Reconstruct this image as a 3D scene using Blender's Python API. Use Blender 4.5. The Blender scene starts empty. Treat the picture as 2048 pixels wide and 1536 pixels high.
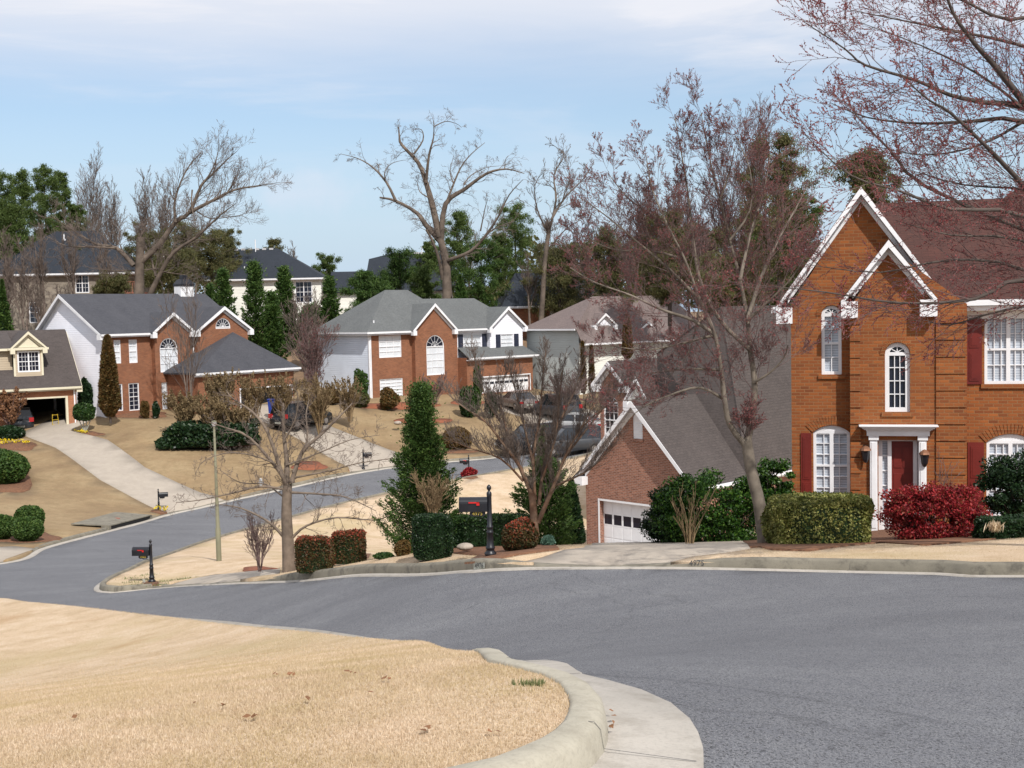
import bpy, bmesh, math, random
import numpy as np
from mathutils import Vector, Matrix, geometry
random.seed(7); RS=np.random.RandomState(11)
SC=bpy.context.scene; COL=SC.collection
# ---------------------------------------------------------------- camera
F0=2400.; HC=625.; ROLL=0.022            # focal length (px at 2048 wide), horizon row at the centre, roll
th=math.atan((768-HC)/F0)
Fw=np.array([0,math.cos(th),-math.sin(th)]);R0=np.array([1.,0,0]);U0=np.array([0,math.sin(th),math.cos(th)])
Rv=math.cos(ROLL)*R0-math.sin(ROLL)*U0; Uv=math.sin(ROLL)*R0+math.cos(ROLL)*U0
cam=bpy.data.objects.new('camera',bpy.data.cameras.new('camera')); COL.objects.link(cam)
cam.data.sensor_width=36; cam.data.lens=36*F0/2048; cam.data.clip_start=.1; cam.data.clip_end=3000
cam.matrix_world=Matrix([(Rv[i],Uv[i],-Fw[i],0) for i in range(3)]+[(0,0,0,1)])
SC.camera=cam
# ---------------------------------------------------------------- sky and sun
SUN_AZ=math.radians(155)   # measured clockwise from the view direction: behind and to the right
SUN_EL=math.radians(46)
W=bpy.data.worlds.new('World'); SC.world=W; W.use_nodes=True
nt=W.node_tree; N=nt.nodes; Lk=nt.links; N.clear()
out=N.new('ShaderNodeOutputWorld'); bg=N.new('ShaderNodeBackground'); sky=N.new('ShaderNodeTexSky')
sky.sky_type='NISHITA'; sky.sun_disc=False; sky.sun_elevation=SUN_EL; sky.sun_rotation=SUN_AZ
sky.air_density=1.0; sky.dust_density=1.6; sky.ozone_density=1.5
tc=N.new('ShaderNodeTexCoord'); mp=N.new('ShaderNodeMapping'); mp.inputs['Scale'].default_value=(1.3,1.3,9.0); mp.inputs['Rotation'].default_value=(0.05,0.09,0.3)
n1=N.new('ShaderNodeTexNoise'); n1.inputs['Scale'].default_value=2.3; n1.inputs['Detail'].default_value=7; n1.inputs['Roughness'].default_value=.58; n1.inputs['Distortion'].default_value=.35
Lk.new(tc.outputs['Generated'],mp.inputs['Vector']); Lk.new(mp.outputs[0],n1.inputs['Vector'])
sx=N.new('ShaderNodeSeparateXYZ'); Lk.new(tc.outputs['Generated'],sx.inputs[0])
# cloud cover: a high veil thickening overhead plus streaks and puffs
def math_(op,a,b=None,clamp=False):
    m=N.new('ShaderNodeMath'); m.operation=op; m.use_clamp=clamp
    for i,v in enumerate((a,b)):
        if v is None: continue
        if isinstance(v,(int,float)): m.inputs[i].default_value=v
        else: Lk.new(v,m.inputs[i])
    return m.outputs[0]
streak=math_('MULTIPLY',math_('SUBTRACT',n1.outputs['Fac'],.46),2.4,True)
mr=N.new('ShaderNodeMapRange'); mr.inputs['From Min'].default_value=.15; mr.inputs['From Max'].default_value=.25; mr.interpolation_type='SMOOTHSTEP'
wob=math_('ADD',sx.outputs[2],math_('MULTIPLY',math_('SUBTRACT',n1.outputs['Fac'],.5),.06)); Lk.new(wob,mr.inputs['Value'])
mr2=N.new('ShaderNodeMapRange'); mr2.inputs['From Min'].default_value=.19; mr2.inputs['From Max'].default_value=.0; Lk.new(sx.outputs[2],mr2.inputs['Value'])
cov=math_('ADD',math_('MULTIPLY',mr.outputs[0],.8),math_('MULTIPLY',streak,.6),True)
cov=math_('ADD',cov,.06,True)
mix=N.new('ShaderNodeMix'); mix.data_type='RGBA'
cd=Fw0=None
vm=N.new('ShaderNodeVectorMath'); vm.operation='SUBTRACT'; Lk.new(tc.outputs['Generated'],vm.inputs[0]); _a=(610-1024)/F0; _v=Fw+_a*Rv+(768-388)/F0*Uv; _v=_v/np.linalg.norm(_v); vm.inputs[1].default_value=tuple(_v)
vs=N.new('ShaderNodeVectorMath'); vs.operation='MULTIPLY'; vs.inputs[1].default_value=(1,1,2.3); Lk.new(vm.outputs[0],vs.inputs[0]); vl=N.new('ShaderNodeVectorMath'); vl.operation='LENGTH'; Lk.new(vs.outputs[0],vl.inputs[0])
n5=N.new('ShaderNodeTexNoise'); n5.inputs['Scale'].default_value=38; n5.inputs['Detail'].default_value=6; Lk.new(tc.outputs['Generated'],n5.inputs['Vector'])
dd_=math_('ADD',vl.outputs['Value'],math_('MULTIPLY',math_('SUBTRACT',n5.outputs['Fac'],.5),.09)); pr_=N.new('ShaderNodeMapRange'); pr_.interpolation_type='SMOOTHSTEP'; pr_.inputs['From Min'].default_value=.065; pr_.inputs['From Max'].default_value=.005; Lk.new(dd_,pr_.inputs['Value'])
puff=math_('MULTIPLY',pr_.outputs[0],.5); cov=math_('ADD',cov,puff,True)
Lk.new(cov,mix.inputs[0]); 
sm=N.new('ShaderNodeMix'); sm.data_type='RGBA'; sm.blend_type='MULTIPLY'; sm.inputs[0].default_value=1; sm.inputs[7].default_value=(1.46,1.50,1.52,1)
Lk.new(sky.outputs[0],sm.inputs[6]); Lk.new(sm.outputs[2],mix.inputs[6]); mix.inputs[7].default_value=(8.5,8.7,9.4,1)
hz=N.new('ShaderNodeMix'); hz.data_type='RGBA'; Lk.new(math_('MULTIPLY',mr2.outputs[0],1.0),hz.inputs[0]); Lk.new(mix.outputs[2],hz.inputs[6]); hz.inputs[7].default_value=(5.6,7.1,8.9,1)
Lk.new(hz.outputs[2],bg.inputs['Color']); bg.inputs['Strength'].default_value=.10; Lk.new(bg.outputs[0],out.inputs['Surface'])
sd=bpy.data.lights.new('sun','SUN'); sun=bpy.data.objects.new('sun',sd); COL.objects.link(sun)
sd.energy=4.4; sd.angle=math.radians(.55); sd.color=(1,.96,.90)
sdir=Vector((math.sin(SUN_AZ)*math.cos(SUN_EL),math.cos(SUN_AZ)*math.cos(SUN_EL),math.sin(SUN_EL)))
sun.rotation_euler=sdir.to_track_quat('Z','Y').to_euler()
SC.view_settings.view_transform='Standard'; SC.view_settings.look='None'; SC.view_settings.gamma=1; SC.view_settings.exposure=.0
try: SC.cycles.max_bounces=6; SC.cycles.transparent_max_bounces=8
except Exception: pass
# ---------------------------------------------------------------- pixel <-> place
def ray(px,py): return Fw+(px-1024)/F0*Rv+(768-py)/F0*Uv
def at(px,py,Y):
    d=ray(px,py); return d*(Y/d[1])
# terrain: thin-plate surface through surveyed points
CP=[(2048,1536,5.9),(1700,1536,5.6),(1310,1536,5.25),(1378,1440,5.8),(1180,1335,8),(950,1300,12),(700,1275,17),(400,1243,24.5),(200,1222,28.5),(0,1205,32),
(0,1536,5.0),(500,1400,7.3),(0,1350,10),(0,1270,17),
(2048,1155,16),(1700,1146,17.5),(1340,1135,19),(960,1140,20.5),(650,1155,27),(400,1167,33),(200,1180,35),
(980,1112,21.8),(303,1167,36),(438,1120,40),(570,1143,30),(800,1110,26),
(1200,1094,25.5),(1530,1088,22.5),(1650,1088,22.5),(1900,1090,20),(1750,1060,29),(2048,1040,27),
(300,1120,46),(488,1061,60),(790,985,69),(940,957,72.5),(1030,940,75.4),
(0,1127,47),(221,1060,59),(318,1024,66.7),(727,940,77.3),(900,925,80),(1010,912,82.5),
(130,862,84),(50,865,84),(212,838,86),(300,828,88),(540,830,89),(430,850,84),(150,950,73),(50,1000,66),(500,900,79),
(640,800,93),(745,800,95),(870,800,97),(1010,802,99),(1060,800,99),(900,880,86),(850,930,79.5),
(1240,1097,55),(1100,1090,60),(1380,1100,50)]
WPT=[(0,0,-1.65),(0,-12,-1.3),(-15,0,-2.7),(15,0,-1.7),(22,12,-2.8),(-30,25,-7.2),(-45,40,-9),(10,38,-7),(22,38,-5.5),(35,30,-4.5),(16,66,-10),(30,60,-8),(8,82,-9),(14,92,-7.5),
(-55,70,-8.5),(-60,90,-6),(-40,115,-1.8),(-20,125,-2),(0,125,-2),(25,125,-3),(50,100,-5),(-60,130,0),(60,130,-3),(-20,106,-5.5),(-35,98,-5.8),(6,113,-5),(-1.8,101,-7.05),(2.6,105,-7.0),(0,106,-6.8),(5,101,-7.2),(0,160,-1),(-70,170,2),(70,170,-1)]
KP=[(950,1302,12),(890,1294.5,13.1),(830,1288,14.4),(765,1281.3,15.6),(700,1275,17),(625,1266.5,18.7),(550,1258.5,20.6),(475,1250.5,22.5),(400,1243,24.5),(300,1232.5,26.5),(200,1222,28.5),(100,1213,30.2),(0,1205,32)]
XP=(1012,1308,9.)
CP=[c for c in CP if c not in ((950,1300,12),(700,1275,17),(400,1243,24.5),(200,1222,28.5),(0,1205,32),(0,1350,10),(0,1270,17),(500,1400,7.3))]+KP
CP+=[(1200,1097,29),(1215,1103,34),(1230,1108,40),(1400,1106,34),(1080,1108,30)]
_lawnpts=set(KP)|{(980,1112,21.8),(303,1167,36),(438,1120,40),(570,1143,30),(800,1110,26),(1200,1094,25.5),(1530,1088,22.5),(1650,1088,22.5),(1900,1090,20),(1750,1060,29),(2048,1040,27),(830,1288,14.4),(550,1258,20.6),(300,1232,26.4),(620,1340,11),(350,1320,12.5),(250,1255,21),(950,1300,12),(700,1275,17),(400,1243,24.5),(200,1222,28.5),(0,1205,32),(0,1536,5.0),(500,1400,7.3),(0,1350,10),(0,1270,17)}
PT=np.array([at(*c)-np.array([0,0,(float(np.interp(c[2],[12,13.1,14.4,15.6,17,27,28,32],[.18,.25,.26,.24,.20,.17,.18,.19])) if c in KP else .14) if c in _lawnpts else 0]) for c in CP]+[np.array(w,float) for w in WPT])
_X=PT[:,:2]/50.; _n=len(PT)
_d=np.linalg.norm(_X[:,None]-_X[None],axis=2); _K=np.where(_d>0,_d*_d*np.log(_d+1e-12),0)+np.eye(_n)*4e-4
_Q=np.hstack([np.ones((_n,1)),_X]); _A=np.zeros((_n+3,_n+3)); _A[:_n,:_n]=_K; _A[:_n,_n:]=_Q; _A[_n:,:_n]=_Q.T
_W=np.linalg.solve(_A,np.r_[PT[:,2],0,0,0])
def T(x,y):
    x=np.atleast_1d(np.asarray(x,float));y=np.atleast_1d(np.asarray(y,float))
    xx=x.ravel(); yy=y.ravel()
    cx=np.clip(xx,-95,95); cy=np.clip(yy,-15,185)
    q=np.stack([cx,cy],1)/50.; o=np.zeros(len(q))
    for i in range(0,len(q),20000):
        a=q[i:i+20000]; d2=((a[:,None]-_X[None])**2).sum(2); K=np.where(d2>0,.5*d2*np.log(d2+1e-20),0)
        o[i:i+20000]=K@_W[:_n]+_W[_n]+a@_W[_n+1:]
    far=np.hypot(xx-cx,yy-cy); k=np.exp(-far/120.); o=o*k+(-4.)*(1-k)
    return o.reshape(x.shape)
def Tz(x,y): return float(T(x,y)[0])
LAWN=.13
def ground(px,py,off=LAWN,y0=3.3,y1=175):
    d=ray(px,py); Y=np.linspace(y0,y1,1500); t=Y/d[1]; g=d[2]*t-(T(d[0]*t,Y)+off)
    i=int(np.argmax(g<0))
    if g[i]>=0: i=len(Y)-1
    elif i>0:
        a=g[i-1]/(g[i-1]-g[i]); yy=Y[i-1]+a*(Y[i]-Y[i-1]); tt=yy/d[1]; return np.array([d[0]*tt,yy,d[2]*tt])
    return np.array([d[0]*t[i],Y[i],T(d[0]*t[i],Y[i])[0]+off])
def onY(px,Y,off=LAWN):
    """a place on the ground at depth Y under image column px"""
    lo=200;hi=1600
    for _ in range(22):
        m=(lo+hi)/2; p=at(px,m,Y)
        if p[2]>Tz(p[0],p[1])+off: lo=m
        else: hi=m
    p=at(px,(lo+hi)/2,Y); return p
def pxm(Y): return F0/Y
# ---------------------------------------------------------------- materials
MATS={}
def newmat(name):
    m=bpy.data.materials.new(name); m.use_nodes=True; t=m.node_tree; b=t.nodes['Principled BSDF']; MATS[name]=m; return m,t,b
def nd(t,k,**kw):
    n=t.nodes.new('ShaderNode'+k)
    for a,v in kw.items():
        if a[0]=='_': n.inputs[a[1:].replace('_',' ')].default_value=v
        else: setattr(n,a,v)
    return n
def ramp(t,fac,stops):
    r=nd(t,'ValToRGB'); e=r.color_ramp.elements
    e[0].position=stops[0][0]; e[0].color=(*stops[0][1],1); e[1].position=stops[-1][0]; e[1].color=(*stops[-1][1],1)
    for p,c in stops[1:-1]:
        x=e.new(p); x.color=(*c,1)
    t.links.new(fac,r.inputs[0]); return r.outputs[0]
def noise(t,scale,detail=4,vec=None,rough=.55,coord='Object',sc3=None):
    n=nd(t,'TexNoise'); n.inputs['Scale'].default_value=scale; n.inputs['Detail'].default_value=detail; n.inputs['Roughness'].default_value=rough
    if vec is None:
        c=nd(t,'TexCoord'); vec=c.outputs[coord]
    if sc3:
        m=nd(t,'Mapping'); m.inputs['Scale'].default_value=sc3; t.links.new(vec,m.inputs[0]); vec=m.outputs[0]
    t.links.new(vec,n.inputs['Vector']); return n.outputs['Fac']
def mixc(t,fac,a,b,mode='MIX'):
    m=nd(t,'Mix',data_type='RGBA',blend_type=mode)
    for i,v in ((0,fac),(6,a),(7,b)):
        if isinstance(v,(int,float)): m.inputs[i].default_value=v
        elif isinstance(v,tuple): m.inputs[i].default_value=(*v,1)
        else: t.links.new(v,m.inputs[i])
    return m.outputs[2]
def bump(t,b,h,dist=.01,strength=1.):
    n=nd(t,'Bump'); n.inputs['Distance'].default_value=dist; n.inputs['Strength'].default_value=strength
    t.links.new(h,n.inputs['Height']); t.links.new(n.outputs[0],b.inputs['Normal'])
def plain(name,c1,c2=None,scale=3,rough=.6,bmp=0,spec=.4,metal=0,coord='Object',detail=5):
    m,t,b=newmat(name); b.inputs['Roughness'].default_value=rough; b.inputs['Metallic'].default_value=metal; b.inputs['Specular IOR Level'].default_value=spec
    if c2 is None: c2=tuple(x*.8 for x in c1)
    f=noise(t,scale,detail,coord=coord); t.links.new(ramp(t,f,[(.3,c2),(.7,c1)]),b.inputs['Base Color'])
    if bmp: bump(t,b,f,bmp)
    return m
def brick(name,c1,c2,mort,wide=.21,row=.077,mix2=None):
    m,t,b=newmat(name); uv=nd(t,'UVMap'); uv.uv_map='uv'
    bt=nd(t,'TexBrick'); bt.inputs['Scale'].default_value=1; bt.inputs['Brick Width'].default_value=wide; bt.inputs['Row Height'].default_value=row
    bt.inputs['Mortar Size'].default_value=.009; bt.inputs['Mortar Smooth'].default_value=.3; bt.inputs['Bias'].default_value=0
    bt.inputs['Color1'].default_value=(*c1,1); bt.inputs['Color2'].default_value=(*c2,1); bt.inputs['Mortar'].default_value=(*mort,1)
    t.links.new(uv.outputs[0],bt.inputs['Vector'])
    f=noise(t,1.2,5,vec=uv.outputs[0]); b2=nd(t,'TexBrick'); b2.inputs['Scale'].default_value=1; b2.inputs['Brick Width'].default_value=wide; b2.inputs['Row Height'].default_value=row; b2.inputs['Mortar Size'].default_value=0; b2.inputs['Bias'].default_value=-.45; b2.offset_frequency=2; b2.inputs['Color1'].default_value=(1,1,1,1); b2.inputs['Color2'].default_value=(.42,.40,.42,1); mo=nd(t,'Mapping'); mo.inputs['Location'].default_value=(wide*7,row*22,0); t.links.new(uv.outputs[0],mo.inputs[0]); t.links.new(mo.outputs[0],b2.inputs['Vector']); c=mixc(t,.75,bt.outputs['Color'],b2.outputs['Color'],'MULTIPLY'); c=mixc(t,bt.outputs['Fac'],c,mort); c=mixc(t,ramp(t,f,[(.35,(0,0,0)),(.7,(.7,.7,.7))]),c,mixc(t,.45,c,tuple(x*.45 for x in c1)))
    if mix2:
        g=noise(t,9,3,vec=uv.outputs[0],sc3=(.5,1.3,1)); g2=ramp(t,g,[(.52,(0,0,0)),(.62,(1,1,1))]); c=mixc(t,g2,c,mix2)
        c=mixc(t,bt.outputs['Fac'],c,mort)
    t.links.new(c,b.inputs['Base Color']); b.inputs['Roughness'].default_value=.85
    iv=nd(t,'Invert'); t.links.new(bt.outputs['Fac'],iv.inputs['Color']); bump(t,b,iv.outputs[0],.006)
    return m
def shingle(name,c1,c2,blot=None):
    m,t,b=newmat(name); uv=nd(t,'UVMap'); uv.uv_map='uv'
    bt=nd(t,'TexBrick'); bt.inputs['Scale'].default_value=1; bt.inputs['Brick Width'].default_value=.3; bt.inputs['Row Height'].default_value=.14
    bt.inputs['Mortar Size'].default_value=.004; bt.inputs['Bias'].default_value=0
    bt.inputs['Color1'].default_value=(*c1,1); bt.inputs['Color2'].default_value=(*c2,1); bt.inputs['Mortar'].default_value=(*[x*.6 for x in c2],1)
    t.links.new(uv.outputs[0],bt.inputs['Vector'])
    f=noise(t,.8,6,vec=uv.outputs[0],sc3=(1,.35,1)); c=mixc(t,ramp(t,f,[(.35,(0,0,0)),(.65,(1,1,1))]),bt.outputs['Color'],mixc(t,.4,bt.outputs['Color'],blot or tuple(x*1.5 for x in c1)))
    g=noise(t,14,3,vec=uv.outputs[0],sc3=(.4,2.2,1)); c=mixc(t,.35,c,ramp(t,g,[(.35,tuple(x*.6 for x in c2)),(.65,tuple(x*1.45 for x in c1))]))
    t.links.new(c,b.inputs['Base Color']); b.inputs['Roughness'].default_value=.9
    iv=nd(t,'Invert'); t.links.new(bt.outputs['Fac'],iv.inputs['Color']); bump(t,b,iv.outputs[0],.008)
    return m
def siding(name,c,step=.16):
    m,t,b=newmat(name); uv=nd(t,'UVMap'); uv.uv_map='uv'; s=nd(t,'SeparateXYZ'); t.links.new(uv.outputs[0],s.inputs[0])
    a=nd(t,'Math',operation='DIVIDE'); a.inputs[1].default_value=step; t.links.new(s.outputs[1],a.inputs[0])
    f=nd(t,'Math',operation='FRACT'); t.links.new(a.outputs[0],f.inputs[0])
    n=noise(t,.7,5,vec=uv.outputs[0]); t.links.new(ramp(t,n,[(.3,tuple(x*.88 for x in c)),(.7,c)]),b.inputs['Base Color'])
    iv=nd(t,'Math',operation='SUBTRACT'); iv.inputs[0].default_value=1; t.links.new(f.outputs[0],iv.inputs[1])
    bump(t,b,iv.outputs[0],.03); b.inputs['Roughness'].default_value=.6; return m
def island(name,stops,rough=.55,trans=0.,scale=.6,amt=.35,dark=None):
    """foliage / twig colour: varies leaf by leaf and clump by clump"""
    m,t,b=newmat(name); g=nd(t,'NewGeometry'); c=ramp(t,g.outputs['Random Per Island'],stops)
    f=noise(t,scale,3); c=mixc(t,ramp(t,f,[(.35,(0,0,0)),(.65,(amt,)*3)]),c,dark or tuple(x*.6 for x in stops[0][1]))
    t.links.new(c,b.inputs['Base Color']); b.inputs['Roughness'].default_value=rough; b.inputs['Specular IOR Level'].default_value=.25
    if trans:
        tr=nd(t,'BsdfTranslucent'); t.links.new(c,tr.inputs[0]); mx=nd(t,'MixShader'); mx.inputs[0].default_value=trans
        t.links.new(b.outputs[0],mx.inputs[1]); t.links.new(tr.outputs[0],mx.inputs[2]); t.links.new(mx.outputs[0],t.nodes['Material Output'].inputs[0])
    return m
M=MATS
plain('white_paint',(.80,.80,.82),(.70,.70,.72),2,.5)
plain('cream_paint',(.68,.63,.48),(.60,.55,.42),2,.5)
plain('soffit_paint',(.50,.49,.50),(.42,.41,.42),2,.6)
plain('black_metal',(.012,.013,.018),(.008,.008,.012),6,.38,spec=.5)
plain('red_plastic',(.55,.02,.02),(.45,.015,.015),6,.4)
plain('gold_paint',(.55,.42,.08),(.45,.33,.06),20,.4)
plain('shade_black',(.006,.006,.008),(.004,.004,.005),3,.9)  # near-black, shade inside the garages and the drain put into the colour
plain('burgundy_paint',(.17,.02,.014),(.12,.014,.011),2,.45)
plain('navy_paint',(.03,.035,.06),(.02,.025,.045),2,.5)
plain('copper',(.35,.17,.10),(.2,.1,.06),9,.5,metal=.6)
plain('pole_paint',(.21,.20,.13),(.16,.155,.10),2.5,.7)
plain('tyre',(.02,.02,.02),(.014,.014,.014),9,.85)
plain('silver',(.5,.5,.52),(.4,.4,.42),6,.35,metal=.8)
plain('chrome_light',(.75,.75,.72),(.65,.65,.62),9,.15,spec=.8)
plain('tail_light',(.45,.01,.02),(.3,.01,.01),9,.2,spec=.8)
plain('blue_plastic',(.03,.06,.30),(.02,.04,.22),4,.5)
plain('yellow_metal',(.6,.42,.03),(.5,.33,.03),4,.5)
plain('stone',(.42,.36,.30),(.28,.24,.2),8,.9,.02)
plain('terracotta',(.3,.12,.08),(.22,.09,.06),8,.8)
def glassy(name,c,rough=.08):
    m,t,b=newmat(name); b.inputs['Base Color'].default_value=(*c,1); b.inputs['Roughness'].default_value=rough; b.inputs['Specular IOR Level'].default_value=.6
    f=noise(t,1.1,2); bump(t,b,f,.004); return m
glassy('dark_glass',(.014,.018,.03)); glassy('car_glass',(.02,.024,.03))
def blinds(name,c1,c2,step=.06):
    m,t,b=newmat(name); uv=nd(t,'UVMap'); uv.uv_map='uv'; s=nd(t,'SeparateXYZ'); t.links.new(uv.outputs[0],s.inputs[0])
    a=nd(t,'Math',operation='DIVIDE'); a.inputs[1].default_value=step; t.links.new(s.outputs[1],a.inputs[0])
    f=nd(t,'Math',operation='FRACT'); t.links.new(a.outputs[0],f.inputs[0])
    c=ramp(t,f.outputs[0],[(.1,c2),(.4,c1),(.8,c1),(1,c2)]); n=noise(t,1.6,3); c=mixc(t,ramp(t,n,[(.4,(0,0,0)),(.65,(.5,.5,.5))]),c,c2)
    t.links.new(c,b.inputs['Base Color']); b.inputs['Roughness'].default_value=.25; b.inputs['Coat Weight'].default_value=.5; b.inputs['Coat Roughness'].default_value=.05; return m
blinds('blinds',(.52,.56,.62),(.30,.34,.40)); blinds('bright_blinds',(.74,.77,.80),(.55,.58,.62),.09)
brick('orange_brick',(.33,.098,.019),(.21,.056,.012),(.27,.135,.055))
brick('red_brick',(.31,.112,.048),(.22,.074,.033),(.28,.17,.11))
brick('pink_brick',(.38,.165,.105),(.27,.11,.07),(.36,.27,.22),mix2=(.15,.055,.035))
brick('garage_brick',(.43,.16,.075),(.35,.12,.055),(.42,.27,.17))
brick('tan_stone',(.30,.255,.20),(.22,.185,.15),(.3,.27,.24),wide=.45,row=.2)
shingle('grey_shingles',(.060,.061,.072),(.040,.041,.050),(.085,.085,.095))
shingle('pale_shingles',(.135,.142,.142),(.10,.106,.108),(.075,.077,.077))
shingle('brown_shingles',(.23,.165,.145),(.165,.115,.10),(.28,.21,.19))
shingle('mauve_shingles',(.19,.145,.135),(.13,.10,.095),(.115,.095,.09))
shingle('slate_shingles',(.016,.022,.033),(.010,.014,.022),(.028,.034,.045))
shingle('russet_shingles',(.080,.026,.018),(.046,.014,.010),(.045,.025,.02))
shingle('taupe_shingles',(.074,.060,.056),(.048,.039,.037),(.10,.083,.078))  # darkened overall: tree shadow on the garage house roof is put into the colour
siding('white_siding',(.82,.82,.88)); siding('grey_siding',(.66,.71,.80)); siding('sage_siding',(.40,.43,.42),.2); siding('cream_siding',(.76,.75,.69)); siding('tan_siding',(.42,.34,.24))
island('bark_grey',[(0,(.19,.145,.11)),(1,(.24,.19,.15))],.9,scale=5,amt=.7,dark=(.09,.07,.055))
island('bark_dark',[(0,(.075,.058,.05)),(1,(.13,.105,.09))],.9,scale=5,amt=.5)
island('bark_pale',[(0,(.20,.165,.13)),(1,(.26,.22,.18))],.9,scale=3,amt=.8,dark=(.085,.07,.055))
island('bark_oak',[(0,(.15,.115,.09)),(1,(.19,.15,.12))],.9,scale=1.2,amt=.8,dark=(.055,.043,.035))
island('bark_myrtle',[(0,(.19,.12,.08)),(1,(.23,.16,.11))],.8,scale=4,amt=.8,dark=(.12,.055,.03))
island('twig_grey',[(0,(.13,.10,.085)),(1,(.23,.18,.15))],.9)
island('twig_red',[(0,(.13,.085,.08)),(1,(.22,.15,.14))],.9)
island('twig_tan',[(0,(.20,.135,.075)),(1,(.30,.215,.12))],.9)
island('red_bud',[(0,(.25,.05,.055)),(.6,(.37,.095,.095)),(1,(.40,.17,.14))],.6,trans=.35)
island('tan_bud',[(0,(.17,.115,.055)),(1,(.28,.21,.11))],.7,trans=.2)
island('leyland_leaf',[(0,(.028,.065,.013)),(.6,(.065,.125,.024)),(1,(.13,.19,.045))],.6,trans=.2,scale=1.6,amt=.6)
island('pine_leaf',[(0,(.06,.10,.024)),(.6,(.11,.165,.04)),(1,(.19,.24,.075))],.6,trans=.4,scale=.5,amt=.5)
island('olive_leaf',[(0,(.08,.085,.032)),(.6,(.14,.14,.05)),(1,(.20,.16,.075))],.7,trans=.3,scale=.5,amt=.5)
island('box_leaf',[(0,(.018,.045,.012)),(.7,(.04,.085,.02)),(1,(.08,.13,.03))],.45,trans=.15,scale=3,amt=.5)
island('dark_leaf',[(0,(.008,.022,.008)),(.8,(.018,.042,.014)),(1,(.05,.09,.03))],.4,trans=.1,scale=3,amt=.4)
island('laurel_leaf',[(0,(.012,.04,.006)),(.6,(.03,.085,.010)),(1,(.11,.20,.03))],.4,trans=.2,scale=2.5,amt=.6)  # dark stops hold painted shade, the pale stop painted leaf highlights
island('variegated_leaf',[(0,(.10,.12,.025)),(.5,(.24,.24,.06)),(1,(.40,.37,.13))],.5,trans=.15,scale=4,amt=.6,dark=(.045,.065,.015))
island('nandina_leaf',[(0,(.10,.008,.012)),(.5,(.34,.020,.03)),(.8,(.52,.05,.05)),(1,(.11,.08,.02))],.5,trans=.25,scale=2.2,amt=.6,dark=(.07,.012,.012))
island('photinia_leaf',[(0,(.04,.045,.015)),(.5,(.09,.06,.025)),(.8,(.17,.05,.025)),(1,(.08,.11,.03))],.5,trans=.15,scale=3,amt=.6,dark=(.02,.03,.01))
island('photinia_red',[(0,(.22,.03,.02)),(1,(.38,.10,.05))],.5,trans=.2,scale=3,amt=.4)
island('rust_leaf',[(0,(.10,.06,.02)),(.6,(.16,.085,.025)),(1,(.09,.09,.03))],.6,trans=.2,scale=1.5,amt=.5)
island('brown_leaf',[(0,(.20,.10,.05)),(1,(.33,.17,.09))],.7,trans=.2)
island('bluegreen_leaf',[(0,(.10,.20,.15)),(1,(.20,.34,.24))],.6,trans=.2)
island('yellow_petal',[(0,(.7,.5,.01)),(1,(.85,.7,.05))],.6,trans=.2)
island('dry_grass',[(0,(.46,.34,.22)),(.5,(.64,.50,.355)),(1,(.78,.65,.50))],.8,trans=.25,scale=1.3,amt=.6,dark=(.42,.33,.16))
island('green_grass',[(0,(.10,.14,.05)),(1,(.22,.26,.10))],.8,trans=.25)
# ---- ground materials
def lawn_mat():
    m,t,b=newmat('dormant_lawn'); 
    f1=noise(t,.22,5); f2=noise(t,1.4,6,rough=.65); f3=noise(t,38,3,rough=.7,sc3=(1,.7,1)); f4=noise(t,.5,4,sc3=(1,1,1))
    c=ramp(t,f2,[(.3,(.47,.355,.235)),(.5,(.595,.46,.325)),(.7,(.67,.54,.405))])
    c=mixc(t,ramp(t,f1,[(.5,(0,0,0)),(.66,(.6,.6,.6))]),c,(.45,.365,.20))
    c=mixc(t,ramp(t,f4,[(.60,(0,0,0)),(.70,(.5,.5,.5))]),c,(.38,.23,.115))
    c=mixc(t,ramp(t,f3,[(.3,(.45,.45,.45)),(.6,(0,0,0))]),c,(.33,.21,.10))
    t.links.new(c,b.inputs['Base Color']); b.inputs['Roughness'].default_value=.95; b.inputs['Specular IOR Level'].default_value=.1
    bump(t,b,f3,.03,.8)
lawn_mat()
m,t,b=newmat('brown_lawn'); f5=noise(t,.28,7,rough=.75); f6=noise(t,2.2,6,rough=.7); c=ramp(t,f5,[(.3,(.18,.115,.06)),(.5,(.275,.19,.10)),(.7,(.35,.26,.145))]); c=mixc(t,ramp(t,f6,[(.35,(.6,.6,.6)),(.55,(0,0,0))]),c,(.21,.15,.075)); f7=noise(t,25,3); c=mixc(t,ramp(t,f7,[(.35,(.35,.35,.35)),(.55,(0,0,0))]),c,(.14,.09,.05)); t.links.new(c,b.inputs['Base Color']); b.inputs['Roughness'].default_value=.95; bump(t,b,f6,.05,.6)
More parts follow.
